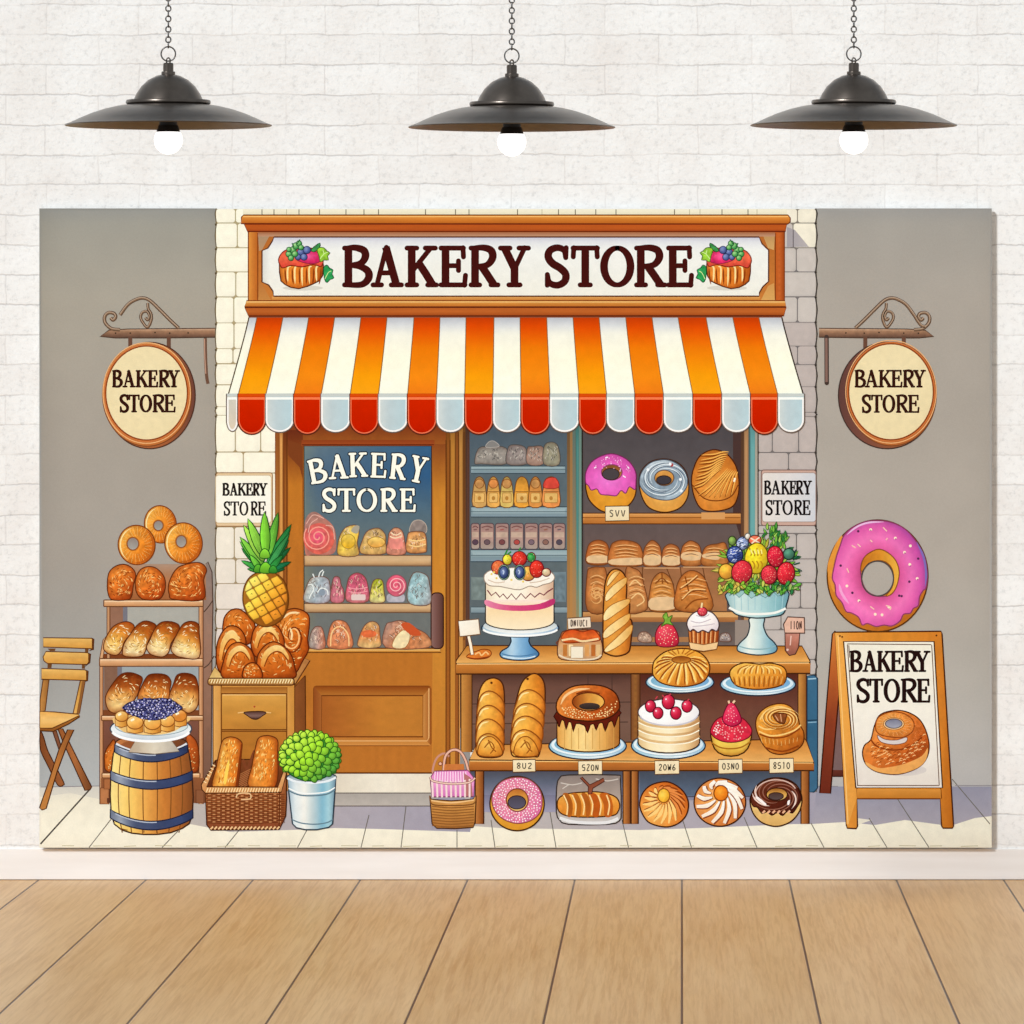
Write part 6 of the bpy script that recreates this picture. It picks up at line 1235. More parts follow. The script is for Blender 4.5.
        if 'apricot' in nm: lines([[(345, 160), (395, 188)], [(395, 155), (350, 190)]], 1.4, '#f6e0c0', 0)
    part('printed_leaf_bed', 'printed front fringe of green leaves hanging over the bowl rim')
    for i in range(60):
        x = 160 + i * 7.6 + rs.rand() * 10; y = 425 + rs.rand() * 34 + 12 * math.sin(i * .7); a = 1.57 + (rs.rand() - .5) * 2.6; l = 26 + 10 * rs.rand(); w = 10
        c = ('#4f9a34', '#94c43c', '#c8d05c', '#6ab03c', '#d8b850', '#3a8a3c')[rs.randint(6)] if x < 440 else ('#3f9440', '#2f7a44', '#62b03c', '#a0b868')[rs.randint(4)]
        dx, dy = math.cos(a), math.sin(a); fill([(x - dx * l * .5, y - dy * l * .5), (x - dy * w, y + dx * w), (x + dx * l * .8, y + dy * l * .8), (x + dy * w, y - dx * w)], c, sm=2, out=shadec(c, .45), ow=.6)
    part('printed_price_card', 'printed pink card on a wooden block at the right end of the counter')
    fill([(540, 690), (625, 695), (618, 780), (600, 820), (565, 828), (542, 800)], N(V('#c88a78', '#b4705c', '#8a5444'), .1, 3), sm=0, res=2.5, out='#4a2c24', ow=1.1); fill([(532, 650), (556, 608), (650, 612), (652, 700), (540, 700)], N('#e2b49c', .05, 3), out='#4a2c24', ow=1.2, res=3); marks(566, 632, 638, 678, 'II0N', '#5c4038'); line([(575, 715), (570, 770)], 1.2, '#e8c0b0', 0); dots([(555, 795)], 1.2, '#e8c8b8')
    fr()
def bundt(p, cx, cy, rx, ry, lab, n, seed):
    part('printed_bundt_cake', 'printed golden ' + lab)
    fill(p, N(G(50, (0, '#f8c860'), (.4, '#eda63e'), (.75, '#d8822a'), (1, '#aa581a')), .1, 3), sm=4, res=2.2, out='#4f260c', ow=1.3)
    return cx, cy, rx, ry
def shelf_goods():
    fr(600, 640, 4.6545)
    plate(372, 197, 158, 50, 'blue rimmed plate under the ring cake, hanging over the counter edge')
    bundt([(245, 130), (258, 90), (315, 50), (400, 40), (470, 62), (508, 110), (505, 160), (470, 200), (380, 218), (290, 202), (250, 168)], 0, 0, 0, 0, 'fluted ring cake on the left plate', 0, 1)
    fl = [[(375 + 40 * math.cos(a), 92 + 16 * math.sin(a)), (375 + 95 * math.cos(a + .12), 112 + 52 * math.sin(a + .12)), (378 + 128 * math.cos(a + .2), 140 + 76 * math.sin(a + .2))] for a in np.linspace(-.5, 3.7, 13)]
    bd = spl(np.asarray([(250, 132), (262, 94), (318, 55), (400, 44), (467, 66), (502, 112), (499, 158), (466, 195), (380, 213), (292, 197), (256, 166)], float), 4)
    lines(clip([[(x + 11, y - 2) for x, y in l] for l in fl], bd), 3.4, '#ffdc84', 0, True); lines(clip([[(x + 16, y - 2) for x, y in l] for l in fl], bd), 1.6, '#f4b04a', 0, True); lines(clip(fl, bd), 1.6, '#9c4e14', 0, True); lines([[(375 + 30 * math.cos(a), 78 + 14 * math.sin(a)), (378 + 70 * math.cos(a), 62 + 14 * math.sin(a) - 6)] for a in np.linspace(3.5, 5.9, 6)], 1.2, '#b86a20', 0)
    ell(378, 92, 44, 16, N(V('#8a4416', '#d08a34'), .1, 3), out='#7a3c14', ow=.9)
    plate(735, 207, 175, 52, 'blue rimmed plate under the flat fluted cake, right')
    bundt([(604, 165), (618, 128), (670, 106), (740, 112), (800, 108), (856, 128), (868, 172), (842, 212), (740, 230), (640, 215)], 0, 0, 0, 0, 'flat fluted cake on the right plate', 0, 2)
    lines([[(622 + 24 * i, 170 - 6 * math.sin(i / 10 * 3.14)), (628 + 22.5 * i, 200), (630 + 22 * i, 222 - abs(i - 5) * 2)] for i in range(11)], 1.7, '#a8601c', 4, True); lines([[(634 + 24 * i, 172 - 6 * math.sin(i / 10 * 3.14)), (638 + 22.5 * i, 205)] for i in range(10)], 1.8, '#ffdc80', 0, True)
    lines([[(640 + 28 * i, 160), (650 + 26 * i, 135), (690 + 14 * i, 116)] for i in range(8)], 1.5, '#b46a20', 4, True); lines([[(648 + 28 * i, 158), (660 + 25 * i, 135), (698 + 13 * i, 120)] for i in range(8)], 1.5, '#fbd47c', 4, True)
    fr(420, 650, 5.12)
    for p, lab, sd, rows in (([(292, 530), (286, 450), (290, 350), (300, 230), (328, 165), (375, 143), (418, 165), (432, 230), (430, 370), (428, 510), (405, 546), (330, 550)], 'left', 70, ((222, 430), (295, 432), (365, 430), (440, 428))), ([(468, 530), (466, 450), (478, 340), (500, 230), (530, 155), (585, 120), (628, 150), (641, 220), (632, 370), (612, 530), (580, 546), (500, 548)], 'right', 71, ((215, 640), (285, 636), (350, 630), (420, 624)))):
        part('printed_plaited_loaf', 'printed %s of the two tall plaited loaves on the lower shelf' % lab)
        fill(p, N(H((0, '#f0b450'), (.4, '#f2ac44'), (.75, '#dc8428'), (1, '#a85a1c')), .12, 3.5), sm=4, res=2.1, out='#4a2410', ow=1.4)
        bd = spl(np.asarray(p, float), 6)
        for k, (y, xr) in enumerate(rows):
            row = lambda yy: (lambda xs: (min(xs), max(xs)))([q[0] for q in bd if abs(q[1] - yy) < 26] or [300, 420])
            (l0, r0), (l1, r1) = row(y + 34), row(min(y + 120, 515))
            l0 += 5; r0 -= 5; l1 += 5; r1 -= 5
            sub('dough_lobe', None)
            fill([(l0, y + 48), (l0 + (r0 - l0) * .12, y + 8), (l0 + (r0 - l0) * .4, y - 12), (l0 + (r0 - l0) * .72, y + 2), (r0, y + 46), (r1, min(y + 122, 520)), (l1 + (r1 - l1) * .5, min(y + 150, 546)), (l1, min(y + 122, 520))], N(G(35, (0, '#fbd074'), (.35, '#f4b248'), (.7, '#e0882c'), (1, '#b05a1a')), .12, 3), sm=4, res=2, out='#8a4614', ow=1.2, edge=(4, .25))
            line([(l0 + 8, y + 44), (l0 + (r0 - l0) * .2, y + 12), (l0 + (r0 - l0) * .45, y + 2)], 1.5, '#ffe49a', 5, taper=True)
        back()
        cx = 360 if sd == 70 else 545
        fill([(cx - 55, 540), (cx - 58, 490), (cx - 30, 450), (cx + 10, 445), (cx + 48, 485), (cx + 55, 540)], N(R(.4, .4, '#f8c460', '#e89c3a', '#b8661e'), .14, 3), sm=4, res=2, out='#8a4814', ow=1); lines([[(cx - 30, 500), (cx, 470), (cx + 20, 500), (cx, 530)], [(cx - 10, 460), (cx + 8, 500), (cx + 30, 520)]], 1.2, '#9a5418', 4)
        dots([(cx + 6, 168 if sd == 70 else 148)], 1.3, '#5a2a10')
    fr(420, 650, 5.12)
    plate(858, 492, 198, 68, 'blue rimmed plate under the chocolate dripped ring cake')
    part('printed_drip_cake', 'printed tall ring cake with dripping chocolate on the lower shelf')
    fill(cyl(701, 1022, 300, 522, 46), N(H((0, '#d89848'), (.2, '#f2c878'), (.45, '#f6d48c'), (.75, '#e2a858'), (1, '#a8682c')), .06, 3, 14), res=2.5, out='#3c1c0c', ow=1.4)
    lines([[(740 + 36 * i, 400), (740 + 36 * i, 508)] for i in range(8)], .7, '#cf984c', 0)
    sub('chocolate_drips', 'dark chocolate drips'); fill([(703, 310), (705, 372), (713, 395), (724, 360), (738, 365), (748, 410), (760, 370), (775, 375), (785, 420), (798, 378), (830, 382), (845, 392), (858, 425), (872, 385), (890, 380), (902, 412), (915, 378), (935, 374), (948, 418), (965, 372), (985, 365), (995, 396), (1006, 362), (1012, 345), (1010, 300)], N('#5c1c10', .15, 3), sm=2, res=2.2, out='#2c0c08', ow=.9)
    sub('glazed_ring', 'glossy caramel glazed ring top'); fill([(698, 300), (705, 255), (740, 210), (790, 185), (860, 178), (940, 186), (1000, 220), (1022, 275), (1015, 310), (970, 345), (900, 362), (830, 362), (760, 350), (715, 330)], N(G(20, (0, '#e89a48'), (.3, '#d87830'), (.65, '#b8541c'), (1, '#7c3010')), .16, 3), sm=4, res=2, out='#3c1a0a', ow=1.3)
    line([(720, 280), (745, 235), (800, 205), (870, 198)], 2.4, '#f6c88c', 5, taper=True); dots(scatter([(720, 300), (760, 290), (900, 330), (990, 300), (960, 340), (860, 355), (760, 340)], 60, 3, mind=10), [.8, .6, .5], '#ffdf9c'); dots(scatter([(910, 320), (1010, 260), (990, 320), (930, 345)], 18, 4, mind=10), [.7], '#ffd08c')
    ell(862, 265, 82, 46, N(H('#8a3c14', '#d8903c', '#f0b858'), .08, 3), out='#5c2810', ow=1.1); ell(868, 288, 54, 18, V('#4a3a34', '#2c2422')); line([(800, 225), (850, 212), (920, 225)], 1.6, '#7a3414', 4)
    fr(600, 640, 4.6545)
    plate(318, 492, 172, 62, 'blue rimmed plate under the cherry cake')
    part('printed_cherry_cake', 'printed round cream layer cake with cherries on the lower shelf')
    fill(cyl(177, 464, 345, 526, 50), N(H((0, '#e0bc84'), (.2, '#f8e4b4'), (.5, '#fdf0cc'), (.8, '#ecc890'), (1, '#b88a5c')), .03, 3), res=2.5, out='#3c241c', ow=1.4)
    for y in (388, 424, 460): line([(178, y - 12), (230, y + 8), (320, y + 18), (410, y + 10), (464, y - 14)], 2.6, N(H('#d0a468', '#e8c48c', '#b88450'), .05, 4), 5); line([(180, y - 4), (230, y + 16), (320, y + 26), (410, y + 18), (462, y - 4)], 1.2, '#fff4d8', 5)
    sub('white_icing', 'smooth white icing on top of the cherry cake'); ell(320, 336, 143, 62, N(R(.4, .5, '#ffffff', '#fbf8f4', '#d8d4d8'), .02, 4), out='#4a3434', ow=1.2); line([(320 + 138 * math.cos(a), 340 + 58 * math.sin(a)) for a in np.linspace(.2, 2.9, 16)], 1.4, '#c8c4cc', 0)
    for x, y, r in ((235, 308, 26), (318, 288, 31), (405, 308, 26), (270, 340, 25), (353, 340, 27)):
        sub('cherry', 'red cherry on the cherry cake'); ell(x, y, r * .95, r * 1.1, N(R(.35, .3, (0, '#f26a84'), (.4, '#d82848'), (1.1, '#8a1028')), .06, 2), out='#4e0c1c', ow=1, res=1.6); dots([(x - r * .35, y - r * .4)], .9, '#ffe0e4')
    back(); lines([[(258, 275), (268, 262)], [(300, 268), (290, 256)], [(320, 258), (330, 250)], [(405, 285), (415, 275)]], 1.2, '#c8404c', 0)
    part('printed_berry_tart', 'printed small yellow tart piled with red jelly and a raspberry')
    fill([(512, 418), (516, 450), (523, 482), (533, 506), (550, 524), (578, 537), (610, 541), (642, 537), (670, 524), (687, 506), (698, 482), (705, 450), (709, 418)], N(V((0, '#e8a83c'), (.5, '#f0cc58'), (1, '#d8a03c')), .06, 4), sm=0, edge=(4, .3), res=2.3, out='#3c200c', ow=1.4); line([(520, 478), (560, 500), (610, 506), (660, 498), (702, 472)], 1.4, '#a86a1c', 5)
    sub('red_jelly', 'glossy red jelly filling'); fill([(514, 425), (530, 385), (560, 360), (610, 350), (660, 362), (695, 395), (707, 425), (690, 455), (640, 474), (580, 474), (535, 455)], N(R(.5, .6, (0, '#e8384c'), (.6, '#d02840'), (1.1, '#a04838')), .18, 3), sm=4, res=2, out='#6a1420', ow=1.1); dots(scatter([(530, 410), (560, 375), (600, 370), (640, 380), (690, 415), (650, 462), (580, 462)], 48, 6, mind=9), [.8, .6], '#f8a8a8'); dots(scatter([(525, 410), (550, 375), (560, 420), (540, 445)], 14, 7, mind=9), [.9, .7], '#fbe0dc')
    sub('raspberry', 'tall raspberry on the tart'); fill([(570, 370), (580, 330), (600, 295), (620, 293), (642, 325), (658, 370), (645, 392), (615, 402), (585, 392)], N(R(.4, .4, (0, '#f0506c'), (.5, '#d82850'), (1.1, '#98183c')), .12, 2), sm=4, res=2, out='#6a1028', ow=1); dots(scatter([(580, 370), (590, 330), (615, 305), (635, 335), (645, 375), (615, 390)], 18, 3, mind=11), .5, '#ffb8c0'); lines([[(602, 295), (598, 282)], [(618, 293), (628, 282)]], 2, '#f0c8a0', 0)
    part('printed_cream_puff', 'printed big golden choux puff with a torn top on the lower shelf, rightmost')
    fill([(725, 400), (735, 350), (780, 310), (840, 296), (890, 312), (920, 360), (930, 395), (948, 430), (945, 480), (910, 515), (850, 532), (800, 525), (765, 495), (740, 450)], N(G(50, (0, '#f2b44c'), (.4, '#dc8c30'), (.8, '#b4601e'), (1, '#8a4214')), .18, 3), sm=4, res=2, out='#5a280c', ow=1.2)
    lines([[(740, 425), (790, 445), (850, 440), (905, 420), (935, 395)], [(745, 370), (770, 335), (830, 310), (890, 325)], [(738, 400), (770, 415), (820, 412)]], 1.5, '#f8cc78', 5); lines([[(748 + 19 * i, 450 + 3 * i if i < 5 else 470 - 4 * (i - 5)), (755 + 18 * i, 480 + 2 * i if i < 5 else 492 - 5 * (i - 5))] for i in range(10)], 1.8, '#ffd884', 0, True); lines([[(757 + 19 * i, 455), (763 + 18 * i, 490)] for i in range(9)], 1.2, '#8f4a14', 0, True)
    lines([[(768, 500), (850, 518), (925, 492)], [(742, 438), (800, 455), (870, 448), (930, 412)]], 1.4, '#8a3c10', 5)
    lines([spiral(838, 365, 34, 92, .9, 26, a, .62) for a in (.4, 1.9, 3.4, 4.9)], 1.1, '#fbd080', 0, True); lines([spiral(838, 368, 34, 88, .8, 26, a, .62) for a in (1.1, 2.6, 4.1, 5.6)], 1, '#9a5418', 0, True)
    fill([(806, 345), (835, 340), (868, 345), (866, 362), (858, 388), (835, 386), (815, 370)], N('#8a4a24', .25, 2.5), sm=3, res=1.8, out='#5a2a10', ow=1); lines([[(815, 352), (830, 375)], [(840, 345), (845, 380)]], 1, '#dca070', 0)
    fr(420, 650, 5.12)
    tag(475, 560, 590, 626, 'under the plaited loaves', '8U2'); tag(810, 566, 932, 640, 'under the chocolate dripped ring cake', '5Z0N')
    fr(600, 640, 4.6545)
    tag(255, 560, 368, 626, 'under the cherry cake', '20W6'); tag(551, 554, 662, 623, 'under the berry tart', '03N0'); tag(788, 550, 900, 620, 'under the big choux puff', '8510')
    fr(570, 420, 5.3895); tag(190, 463, 318, 545, 'on the window shelf under the pink donut', 'SVV'); fr()
def floor_goods():
    fr(420, 650, 5.12)
    part('printed_donut', 'printed donut with white and pink sprinkles on the pavement under the counter')
    ell(497, 786, 139, 139, N(R(.45, .4, (0, '#eeb048'), (.7, '#dc962e'), (1.1, '#a0641c')), .06, 4), out='#3c200c', ow=1.4)
    sub('icing', 'pink icing thick with sprinkles'); fill([(368, 770), (380, 720), (420, 672), (490, 652), (560, 664), (610, 710), (626, 770), (615, 830), (570, 872), (500, 888), (430, 868), (385, 825)], N(R(.4, .45, (0, '#e8909c'), (.6, '#e07aa0'), (1.1, '#c85a98')), .1, 3), sm=5, res=2.2, out='#8a4a3c', ow=1)
    ring = ellp(497, 770, 124, 112); hole = ellp(498, 768, 62, 64)
    dots(scatter(ring, 170, 3, [hole], 11), [.75, .6, .7], '#fff2f0'); dots(scatter(ring, 50, 4, [hole], 14), [.6, .5], '#d84a6c')
    ell(498, 768, 56, 58, N(V('#b86a2c', '#e0a048', '#f0c880'), .08, 3), out='#7a3a24', ow=1.1); ell(496, 780, 46, 34, V('#4a4450', '#5c586a'), out='#3a2420', ow=1)
    part('printed_packed_bread', 'printed sliced loaf in a clear package with a bow on the pavement')
    fr(420, 650, 5.12); fill([(700, 700), (715, 655), (760, 640), (1000, 640), (1026, 665), (1030, 830), (1020, 875), (960, 892), (760, 892), (715, 870), (698, 830)], N(V((0, '#8a7c74'), (.4, '#a8988c'), (.75, '#b4a8a0'), (1, '#d4d0cc')), .05, 5), sm=2, res=3, out='#3a302c', ow=1.3)
    lines([[(720, 680), (780, 690), (830, 680)], [(900, 660), (960, 670), (1015, 660)], [(730, 710), (760, 690)]], 1, '#cfc4b8', 4); line([(715, 860), (800, 882), (950, 884), (1015, 862)], 3, '#e6e4e2', 5)
    sub('sliced_loaf', 'orange banded loaf inside the package'); fill([(702, 790), (715, 755), (760, 735), (830, 728), (900, 726), (960, 735), (1005, 755), (1022, 790), (1015, 825), (985, 848), (860, 856), (760, 850), (715, 830)], N(V('#f0b050', '#e8963a', '#d07c28'), .1, 3), sm=4, res=2.2, out='#4a260e', ow=1.3)
    for k, (a, b, c) in enumerate(((750, 770, '#a85a1c'), (795, 815, '#b4641e'), (845, 862, '#b05c1e'), (880, 910, '#b8561a'), (940, 975, '#c0601e'))): fill([(a - 20, 738), (b - 10, 736), (b + 12, 790), (b + 5, 850), (a + 5, 850), (a, 790)], N(c, .08, 3), sm=3, res=2.5)
    lines([[(735 + 44 * i, 742), (755 + 43 * i, 790), (752 + 42 * i, 845)] for i in range(6)], 1.4, '#fbd690', 4)
    sub('bow', 'brown ribbon bow on the package'); fill([(862, 700), (820, 655), (830, 650), (870, 690), (940, 655), (945, 672), (885, 708), (880, 735), (860, 735)], N('#8a4a34', .12, 3), sm=0, res=2.5, out='#4a241a', ow=.9)
    fr(600, 720, 8)
    swirl = 'printed_swirl_bun'
    part(swirl, 'printed orange swirl bun with a yellow centre on the pavement, leftmost of two')
    fill([(320, 700), (330, 610), (380, 540), (450, 505), (540, 495), (620, 530), (680, 590), (708, 670), (690, 760), (630, 825), (540, 855), (440, 840), (370, 800)], N(R(.3, .7, (0, '#f6b860'), (.5, '#e8903c'), (.85, '#cf6a24'), (1.2, '#8a3c14')), .08, 3), sm=5, res=2.2, out='#3f1c0c', ow=1.4)
    arms = [[(510 + 55 * math.cos(a), 610 + 58 * math.sin(a)), (515 + 110 * math.cos(a + .35), 640 + 105 * math.sin(a + .35)), (515 + 172 * math.cos(a + .6), 672 + 150 * math.sin(a + .6))] for a in np.linspace(0, 6.28, 17, endpoint=False)]
    lines(arms, 2.6, '#8f3c12', 5, True)
    for i, l in enumerate(arms): 
        l2 = [(x * .985 + 4, y + 9) for x, y in l]
        if math.cos(math.atan2(l[1][1] - 650, l[1][0] - 515) - 2.4) > -.3: line(l2, [.8, 3.6, 1.2], '#fbcf7c', 5)
        else: line(l2, [.6, 2.6, .8], '#e48a44', 5)
    sub('yellow_centre', 'round yellow cream centre'); ell(510, 605, 48, 56, N(R(.4, .4, '#fbd860', '#f4b838', '#cf7c20'), .1, 2), out='#8a4a14', ow=1, res=2)
    fr(600, 640, 4.6545)
    part(swirl, 'printed white glazed swirl bun with an orange centre on the pavement')
    ell(558, 755, 120, 112, N(R(.4, .45, (0, '#f2b468'), (.6, '#dc8440'), (1.1, '#9a4c20')), .08, 3), out='#3f1c0c', ow=1.4)
    arms = [[(560 + 40 * math.cos(a), 715 + 38 * math.sin(a)), (562 + 75 * math.cos(a + .45), 735 + 68 * math.sin(a + .45)), (560 + 110 * math.cos(a + .85), 757 + 100 * math.sin(a + .85))] for a in np.linspace(0, 6.28, 12, endpoint=False)]
    for l in arms: line(l, [1.8, 5.6, 4.6], '#8a3a18', 5)
    sub('white_glaze', 'white glaze stripes'); 
    for l in arms: line([(x - 3, y - 2) for x, y in l], [1.4, 4.2, 3.0], N(V('#fffaf0', '#f6e4cc'), .04, 3), 5)
    back(); sub('orange_centre', 'round orange centre'); ell(563, 713, 33, 36, N(R(.4, .4, '#f8a838', '#ee8420', '#b8560f'), .08, 2), out='#7a340c', ow=1.1, res=2)
    fr(720, 720, 8)
    part('printed_donut', 'printed chocolate glazed donut with white streaks on the pavement, rightmost')
    fill([(240, 650), (255, 590), (300, 520), (370, 475), (450, 462), (540, 475), (610, 520), (648, 590), (655, 660), (630, 740), (570, 810), (480, 848), (400, 845), (320, 810), (262, 740)], N(V((0, '#c88a4c'), (.6, '#e8c078'), (1, '#d8a860')), .05, 4), sm=4, res=2.3, out='#3c200c', ow=1.4)
    sub('chocolate_glaze', 'dark chocolate glaze'); fill([(246, 640), (260, 585), (305, 520), (370, 480), (450, 467), (540, 480), (606, 525), (642, 590), (648, 640), (620, 690), (580, 745), (540, 730), (500, 765), (460, 740), (415, 762), (375, 735), (335, 748), (300, 700), (265, 690)], N(G(40, (0, '#6a3420'), (.5, '#5a2416'), (1, '#3a140e')), .12, 3), sm=3, res=2.2, out='#2c0f0a', ow=1)
    lines([spiral(450, 600, 78, 190, .55, 26, a, .72) for a in (1.4, 2.4, 3.5, 4.6, 5.4)], 1.0, '#96604c', 0, True); lines([spiral(450, 602, 130, 192, .2, 20, a, .72) for a in (2.0, 2.5, 5.9)], 1.6, '#f0d4c4', 0, True)
    line([(450 + 165 * math.cos(a), 590 + 112 * math.sin(a)) for a in np.linspace(3.2, 5.9, 20)], 1.2, '#d8b4a4', 0); fill([(285, 625), (300, 612), (370, 670), (355, 680)], '#fbf0ea', sm=2); fill([(540, 650), (560, 640), (555, 675), (540, 680)], '#fbf0ea', sm=2); lines([[(340 + 40 * i, 745), (360 + 40 * i, 725)] for i in range(6)], 2, '#e8b088', 0)
    ell(455, 595, 84, 52, N(V('#8a5020', '#e0a850', '#f2cc84'), .06, 3), out='#3a1a10', ow=1.1); ell(448, 610, 60, 30, V('#4c3630', '#5a4a48'), out='#3a2018', ow=.9)
    fr()
def board():
    fr(800, 620, 4.2667)
    part('printed_sandwich_board', 'printed wooden sandwich board reading BAKERY STORE at the right end')
    fill([(135, 630), (190, 630), (190, 668), (130, 668)], N(V('#6a3428', '#54281f'), .06, 4), out='#33160e', ow=1)
    fill([(140, 60), (160, 60), (188, 330), (186, 640), (135, 640), (150, 400)], N(V('#8a5a50', '#77605e'), .05, 4))
    sub('back_leg', 'shaded rear leg of the sandwich board'); fill([(138, 60), (148, 48), (168, 60), (166, 320), (150, 500), (130, 740), (84, 738), (110, 400)], N(V((0, '#d0803c'), (.25, '#b8602c'), (.55, '#8a3c22'), (1, '#6a2a1c')), .05, 3, 12), res=3, out='#3a170c', ow=1.3)
    sub('frame', 'orange wooden front frame'); fill([(146, 52), (602, 48), (606, 60), (655, 880), (650, 888), (610, 888), (604, 878), (598, 762), (243, 762), (245, 880), (240, 890), (202, 888), (198, 876), (152, 62)], N(H((0, '#eea84c'), (.15, '#d98a34'), (.5, '#d8882f'), (.9, '#cf7c2a'), (1, '#b8661f')), .06, 3, 12), res=3, out='#4a220e', ow=1.4)
    fill([(150, 58), (190, 92), (240, 716), (243, 760), (204, 880), (198, 870)], N(H('#eeaa50', '#e49a42'), .05, 2, 14)); lines([[(162, 66), (205, 870)]], 1, '#f6c478', 0); lines([[(243, 716), (243, 762), (600, 762)], [(600, 716), (604, 762)]], 1.1, '#7a3c14', 0)
    fill([(243, 722), (600, 722), (602, 760), (243, 760)], N(V('#dc9440', '#c47a2c'), .06, 12, 2)); dots([(170, 68), (180, 72), (582, 66)], 1, '#5a2c10')
    sub('poster_panel', 'white panel with thin dark edges in the frame'); fill([(186, 92), (572, 92), (608, 716), (238, 716)], N(V('#efe8d4', '#f2ebdc', '#e6dcd0'), .02, 4), out='#4a2a18', ow=1.5, res=3.5); lines([[(202, 105), (246, 708)], [(202, 102), (560, 105)], [(562, 106), (594, 706)], [(244, 706), (594, 706)], [(208, 108), (212, 160)]], .9, '#6a4a38', 0)
    sub('lettering', 'black BAKERY STORE lettering on the sandwich board')
    text('BAKERY', [(216, 262), (270, 326), (332, 386), (389, 440), (448, 500), (490, 553)], 132, 221, 3.9, 2.1, '#241210')
    text('STORE', [(242, 296), (298, 352), (360, 424), (434, 502), (502, 553)], 251, 352, 4.1, 2.2, '#241210')
    sub('bun_picture', 'picture of a stacked ring bun on the sandwich board')
    ell(430, 640, 110, 26, N(R(.5, .5, '#c8bcb8', '#d8cec6', '#e6dcd0'), .02, 4))
    fill([(267, 575), (275, 535), (302, 510), (318, 450), (345, 402), (420, 385), (490, 408), (530, 455), (551, 530), (540, 590), (500, 632), (420, 658), (335, 650), (285, 620)], N(G(40, (0, '#f0a050'), (.4, '#dc7c34'), (.75, '#b8541e'), (1, '#8a3814')), .16, 3), sm=5, res=2.1, out='#4a1f0c', ow=1.2)
    fill([(280, 605), (330, 630), (380, 628), (450, 612), (520, 580), (545, 545), (538, 595), (500, 632), (420, 657), (335, 649), (290, 625)], N('#e8a458', .08, 3), sm=3, res=2.4)
    line([(302, 510), (330, 540), (400, 555), (470, 540), (520, 500)], 1.5, '#8a3a12', 5); fill([(330, 490), (360, 508), (410, 512), (455, 500), (450, 522), (400, 532), (345, 520)], '#d8cdc8', sm=4, out='#8a5030', ow=.8)
    fill([(322, 455), (335, 415), (390, 392), (450, 402), (485, 435), (480, 475), (440, 500), (380, 498), (335, 485)], N(R(.4, .4, '#f4b060', '#e48c3c', '#c0662a'), .14, 2.6), sm=4, res=2, out='#8a3c14', ow=1)
    ell(400, 443, 44, 26, '#f0c890', out='#a8622a', ow=.8); ell(400, 442, 36, 20, N(V('#77788a', '#a8a8b4'), .05, 3), out='#5a4a4c', ow=.9)
    ps = scatter([(300, 560), (320, 520), (420, 560), (530, 480), (545, 545), (450, 610), (330, 620)], 90, 8, mind=9); lines([[(x - 7, y + 3), (x, y - 3), (x + 7, y - 2)] for x, y in ps[::2]], .7, '#ffce8a', 3, True); lines([[(x - 7, y + 3), (x, y - 3), (x + 7, y - 2)] for x, y in ps[1::2]], .7, '#8f3a12', 3, True)
    ps = scatter([(450, 405), (490, 420), (525, 470), (545, 540), (500, 570), (480, 500)], 70, 9, mind=8); lines([[(x - 4, y - 4), (x + 4, y + 4)] for x, y in ps[::2]], .8, '#7c2c10', 0, True); lines([[(x - 4, y + 2), (x + 4, y - 2)] for x, y in ps[1::2]], .7, '#ffb870', 0, True)
    lines(ring_marks(402, 446, .62, .98, 26, 78, 52, .12), .8, '#a8501c', 0, True); lines(ring_marks(402, 446, .6, .95, 22, 78, 52, -.1), .8, '#ffdc9c', 0, True)
    back()
    fr(800, 500, 5.12)
    part('printed_donut', 'printed giant pink iced donut standing on top of the sandwich board')
    out = ellp(397, 388, 258, 286, 0, n=60)
    hole = ellp(397, 402, 82, 90, n=36)
    fill(out, N(G(60, (0, '#e09438'), (.5, '#c8782a'), (1, '#b4641e')), .07, 4), res=3, out='#5a3414', ow=1.4, holes=[hole])
    fill([(140, 360), (150, 300), (185, 220), (215, 180), (215, 220), (190, 260), (170, 330), (165, 400), (180, 470), (160, 450)], N('#e0923a', .06, 3), sm=2)
    sub('icing', 'pink icing with wavy edges')
    ic = [(225, 182), (270, 140), (330, 112), (397, 105), (470, 115), (540, 150), (600, 220), (640, 300), (652, 390), (645, 450), (632, 462), (612, 495), (606, 540), (580, 555), (565, 580), (530, 585), (512, 620), (470, 645), (430, 640), (390, 648), (345, 632), (318, 640), (300, 600), (262, 578), (235, 570), (215, 525), (185, 488), (180, 435), (165, 400), (175, 340), (188, 285), (205, 235)]
    ih = [(310, 355), (325, 300), (360, 268), (405, 252), (450, 270), (490, 310), (508, 370), (495, 440), (470, 480), (440, 492), (395, 492), (350, 472), (322, 430)]
    fill(ic, N(lambda x, y, b: np.stack([np.interp(np.hypot((x - 877.5) / 50, (y - 575.5) / 56), [.33, .5, .68, .88, 1.02], c) - 26 * np.clip(((x - 877) * .8 - (y - 575) * .35 - 18) / 30, 0, 1) * k + 14 * np.clip((880 - x) / 40, 0, 1) * np.clip((y - 560) / 40, 0, 1) for c, k in (([190, 226, 240, 222, 176], 1), ([70, 96, 118, 92, 80], .6), ([122, 158, 180, 164, 148], .2))], -1), .04, 4), sm=3, res=2.2, out='#8a3c5c', ow=1.2, holes=[ih])
    line([(597 + 0, 215), (632, 290), (645, 370), (642, 440)], 2.2, '#7c6ab0', 5, taper=True); line([(240, 178), (290, 138), (350, 116), (430, 112)], 1.8, '#e8b8dc', 5, taper=True)
    lines([[(330, 330), (360, 285), (420, 268), (470, 295)], [(200, 430), (215, 480), (250, 530)]], 2.6, '#f4a4d0', 5, True)
    fr(800, 500, 5.12)
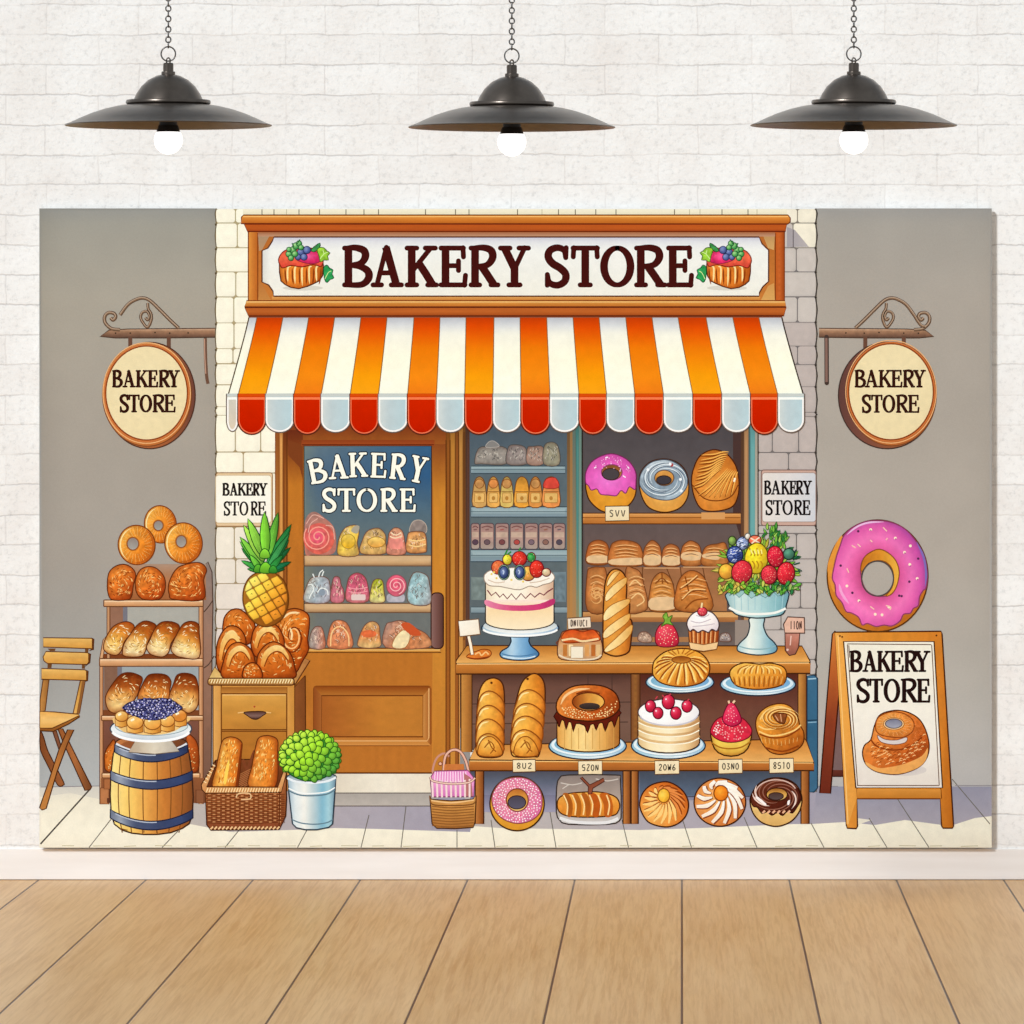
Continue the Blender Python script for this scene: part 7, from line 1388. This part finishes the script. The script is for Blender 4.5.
    fill([(310, 355), (325, 300), (360, 268), (405, 252), (450, 270), (490, 310), (508, 370), (495, 440), (470, 480), (440, 492), (470, 450), (480, 400), (470, 350), (440, 318), (397, 310), (350, 325), (322, 362)], N(H('#c07022', '#d88c2c', '#e8b044'), .06, 3), sm=3, res=2.2, out='#8a4a1c', ow=1)
    line(list(hole) , 1.2, '#4a4440', 0, True)
    sub('sprinkles', 'tiny pale and dark sprinkles on the pink icing').stuff = True
    dots([(362, 152), (488, 195), (535, 268), (562, 330), (600, 402), (302, 516), (420, 588), (455, 548), (385, 585), (240, 440), (565, 235)], 1.5, '#fbe6c8'); dots([(362, 155), (490, 200), (537, 272), (565, 338), (602, 407), (305, 520)], .8, '#b4548c'); dots([(298, 160), (208, 336), (268, 475), (520, 492), (508, 490), (560, 418), (605, 300)], 1.3, '#5a2c50'); lines([[(425, 140), (445, 160)], [(265, 232), (285, 245)], [(295, 225), (310, 240)], [(240, 350), (250, 372)], [(360, 545), (380, 560)], [(440, 540), (465, 548), (460, 562)], [(360, 205), (370, 215)], [(440, 205), (448, 195)]], 1.1, '#f6c8b0', 3)
    fr()
counter(); gift_basket(); counter_top_goods(); shelf_goods(); floor_goods(); board()
def mat_ink():
    m, nt, b = nmat('printed_ink_on_fabric', .9, spec=0.0); t = NT(nt)
    at = t.n('ShaderNodeAttribute'); at.attribute_name = 'ink'
    pos = t.n('ShaderNodeNewGeometry').outputs['Position']
    g = t.ramp(t.noise(pos, 420, 3, .6), [(.3, (.97, .97, .97)), (.7, (1.035, 1.035, 1.035))])
    t.l(t.mix(1.0, at.outputs['Color'], g, 'MULTIPLY'), b.inputs['Base Color'])
    return m
def finish():
    root = bpy.data.objects.new('printed_banner', None); C.objects.link(root)
    a, b = P(39.3, 847.7, BY), P(991.8, 208.3, BY)
    root.location = (a.x / 2 + b.x / 2, BY, a.z)
    root['label'] = 'wide fabric banner printed with a cartoon bakery shop front, hanging on the brick wall'; root['category'] = 'banner'
    bpy.context.view_layer.update()
    fab, nt, bs = nmat('backdrop_fabric', .9, L(236, 232, 226), 0.0); t = NT(nt)
    pos = t.n('ShaderNodeNewGeometry').outputs['Position']
    t.l(t.ramp(t.noise(pos, 900, 2), [(.3, L(230, 226, 220)), (.7, L(240, 236, 230))]), bs.inputs['Base Color'])
    bm = box_bm(a.x - root.location.x, b.x - root.location.x, 0, .010, 0, b.z - a.z, .001)
    from_bm('canvas', bm, fab, root)
    build_parts(root, mat_ink())
    print('max ink level', LEV.max(), 'parts', len(PARTS), 'verts', sum(p.n for p in PARTS))
finish()
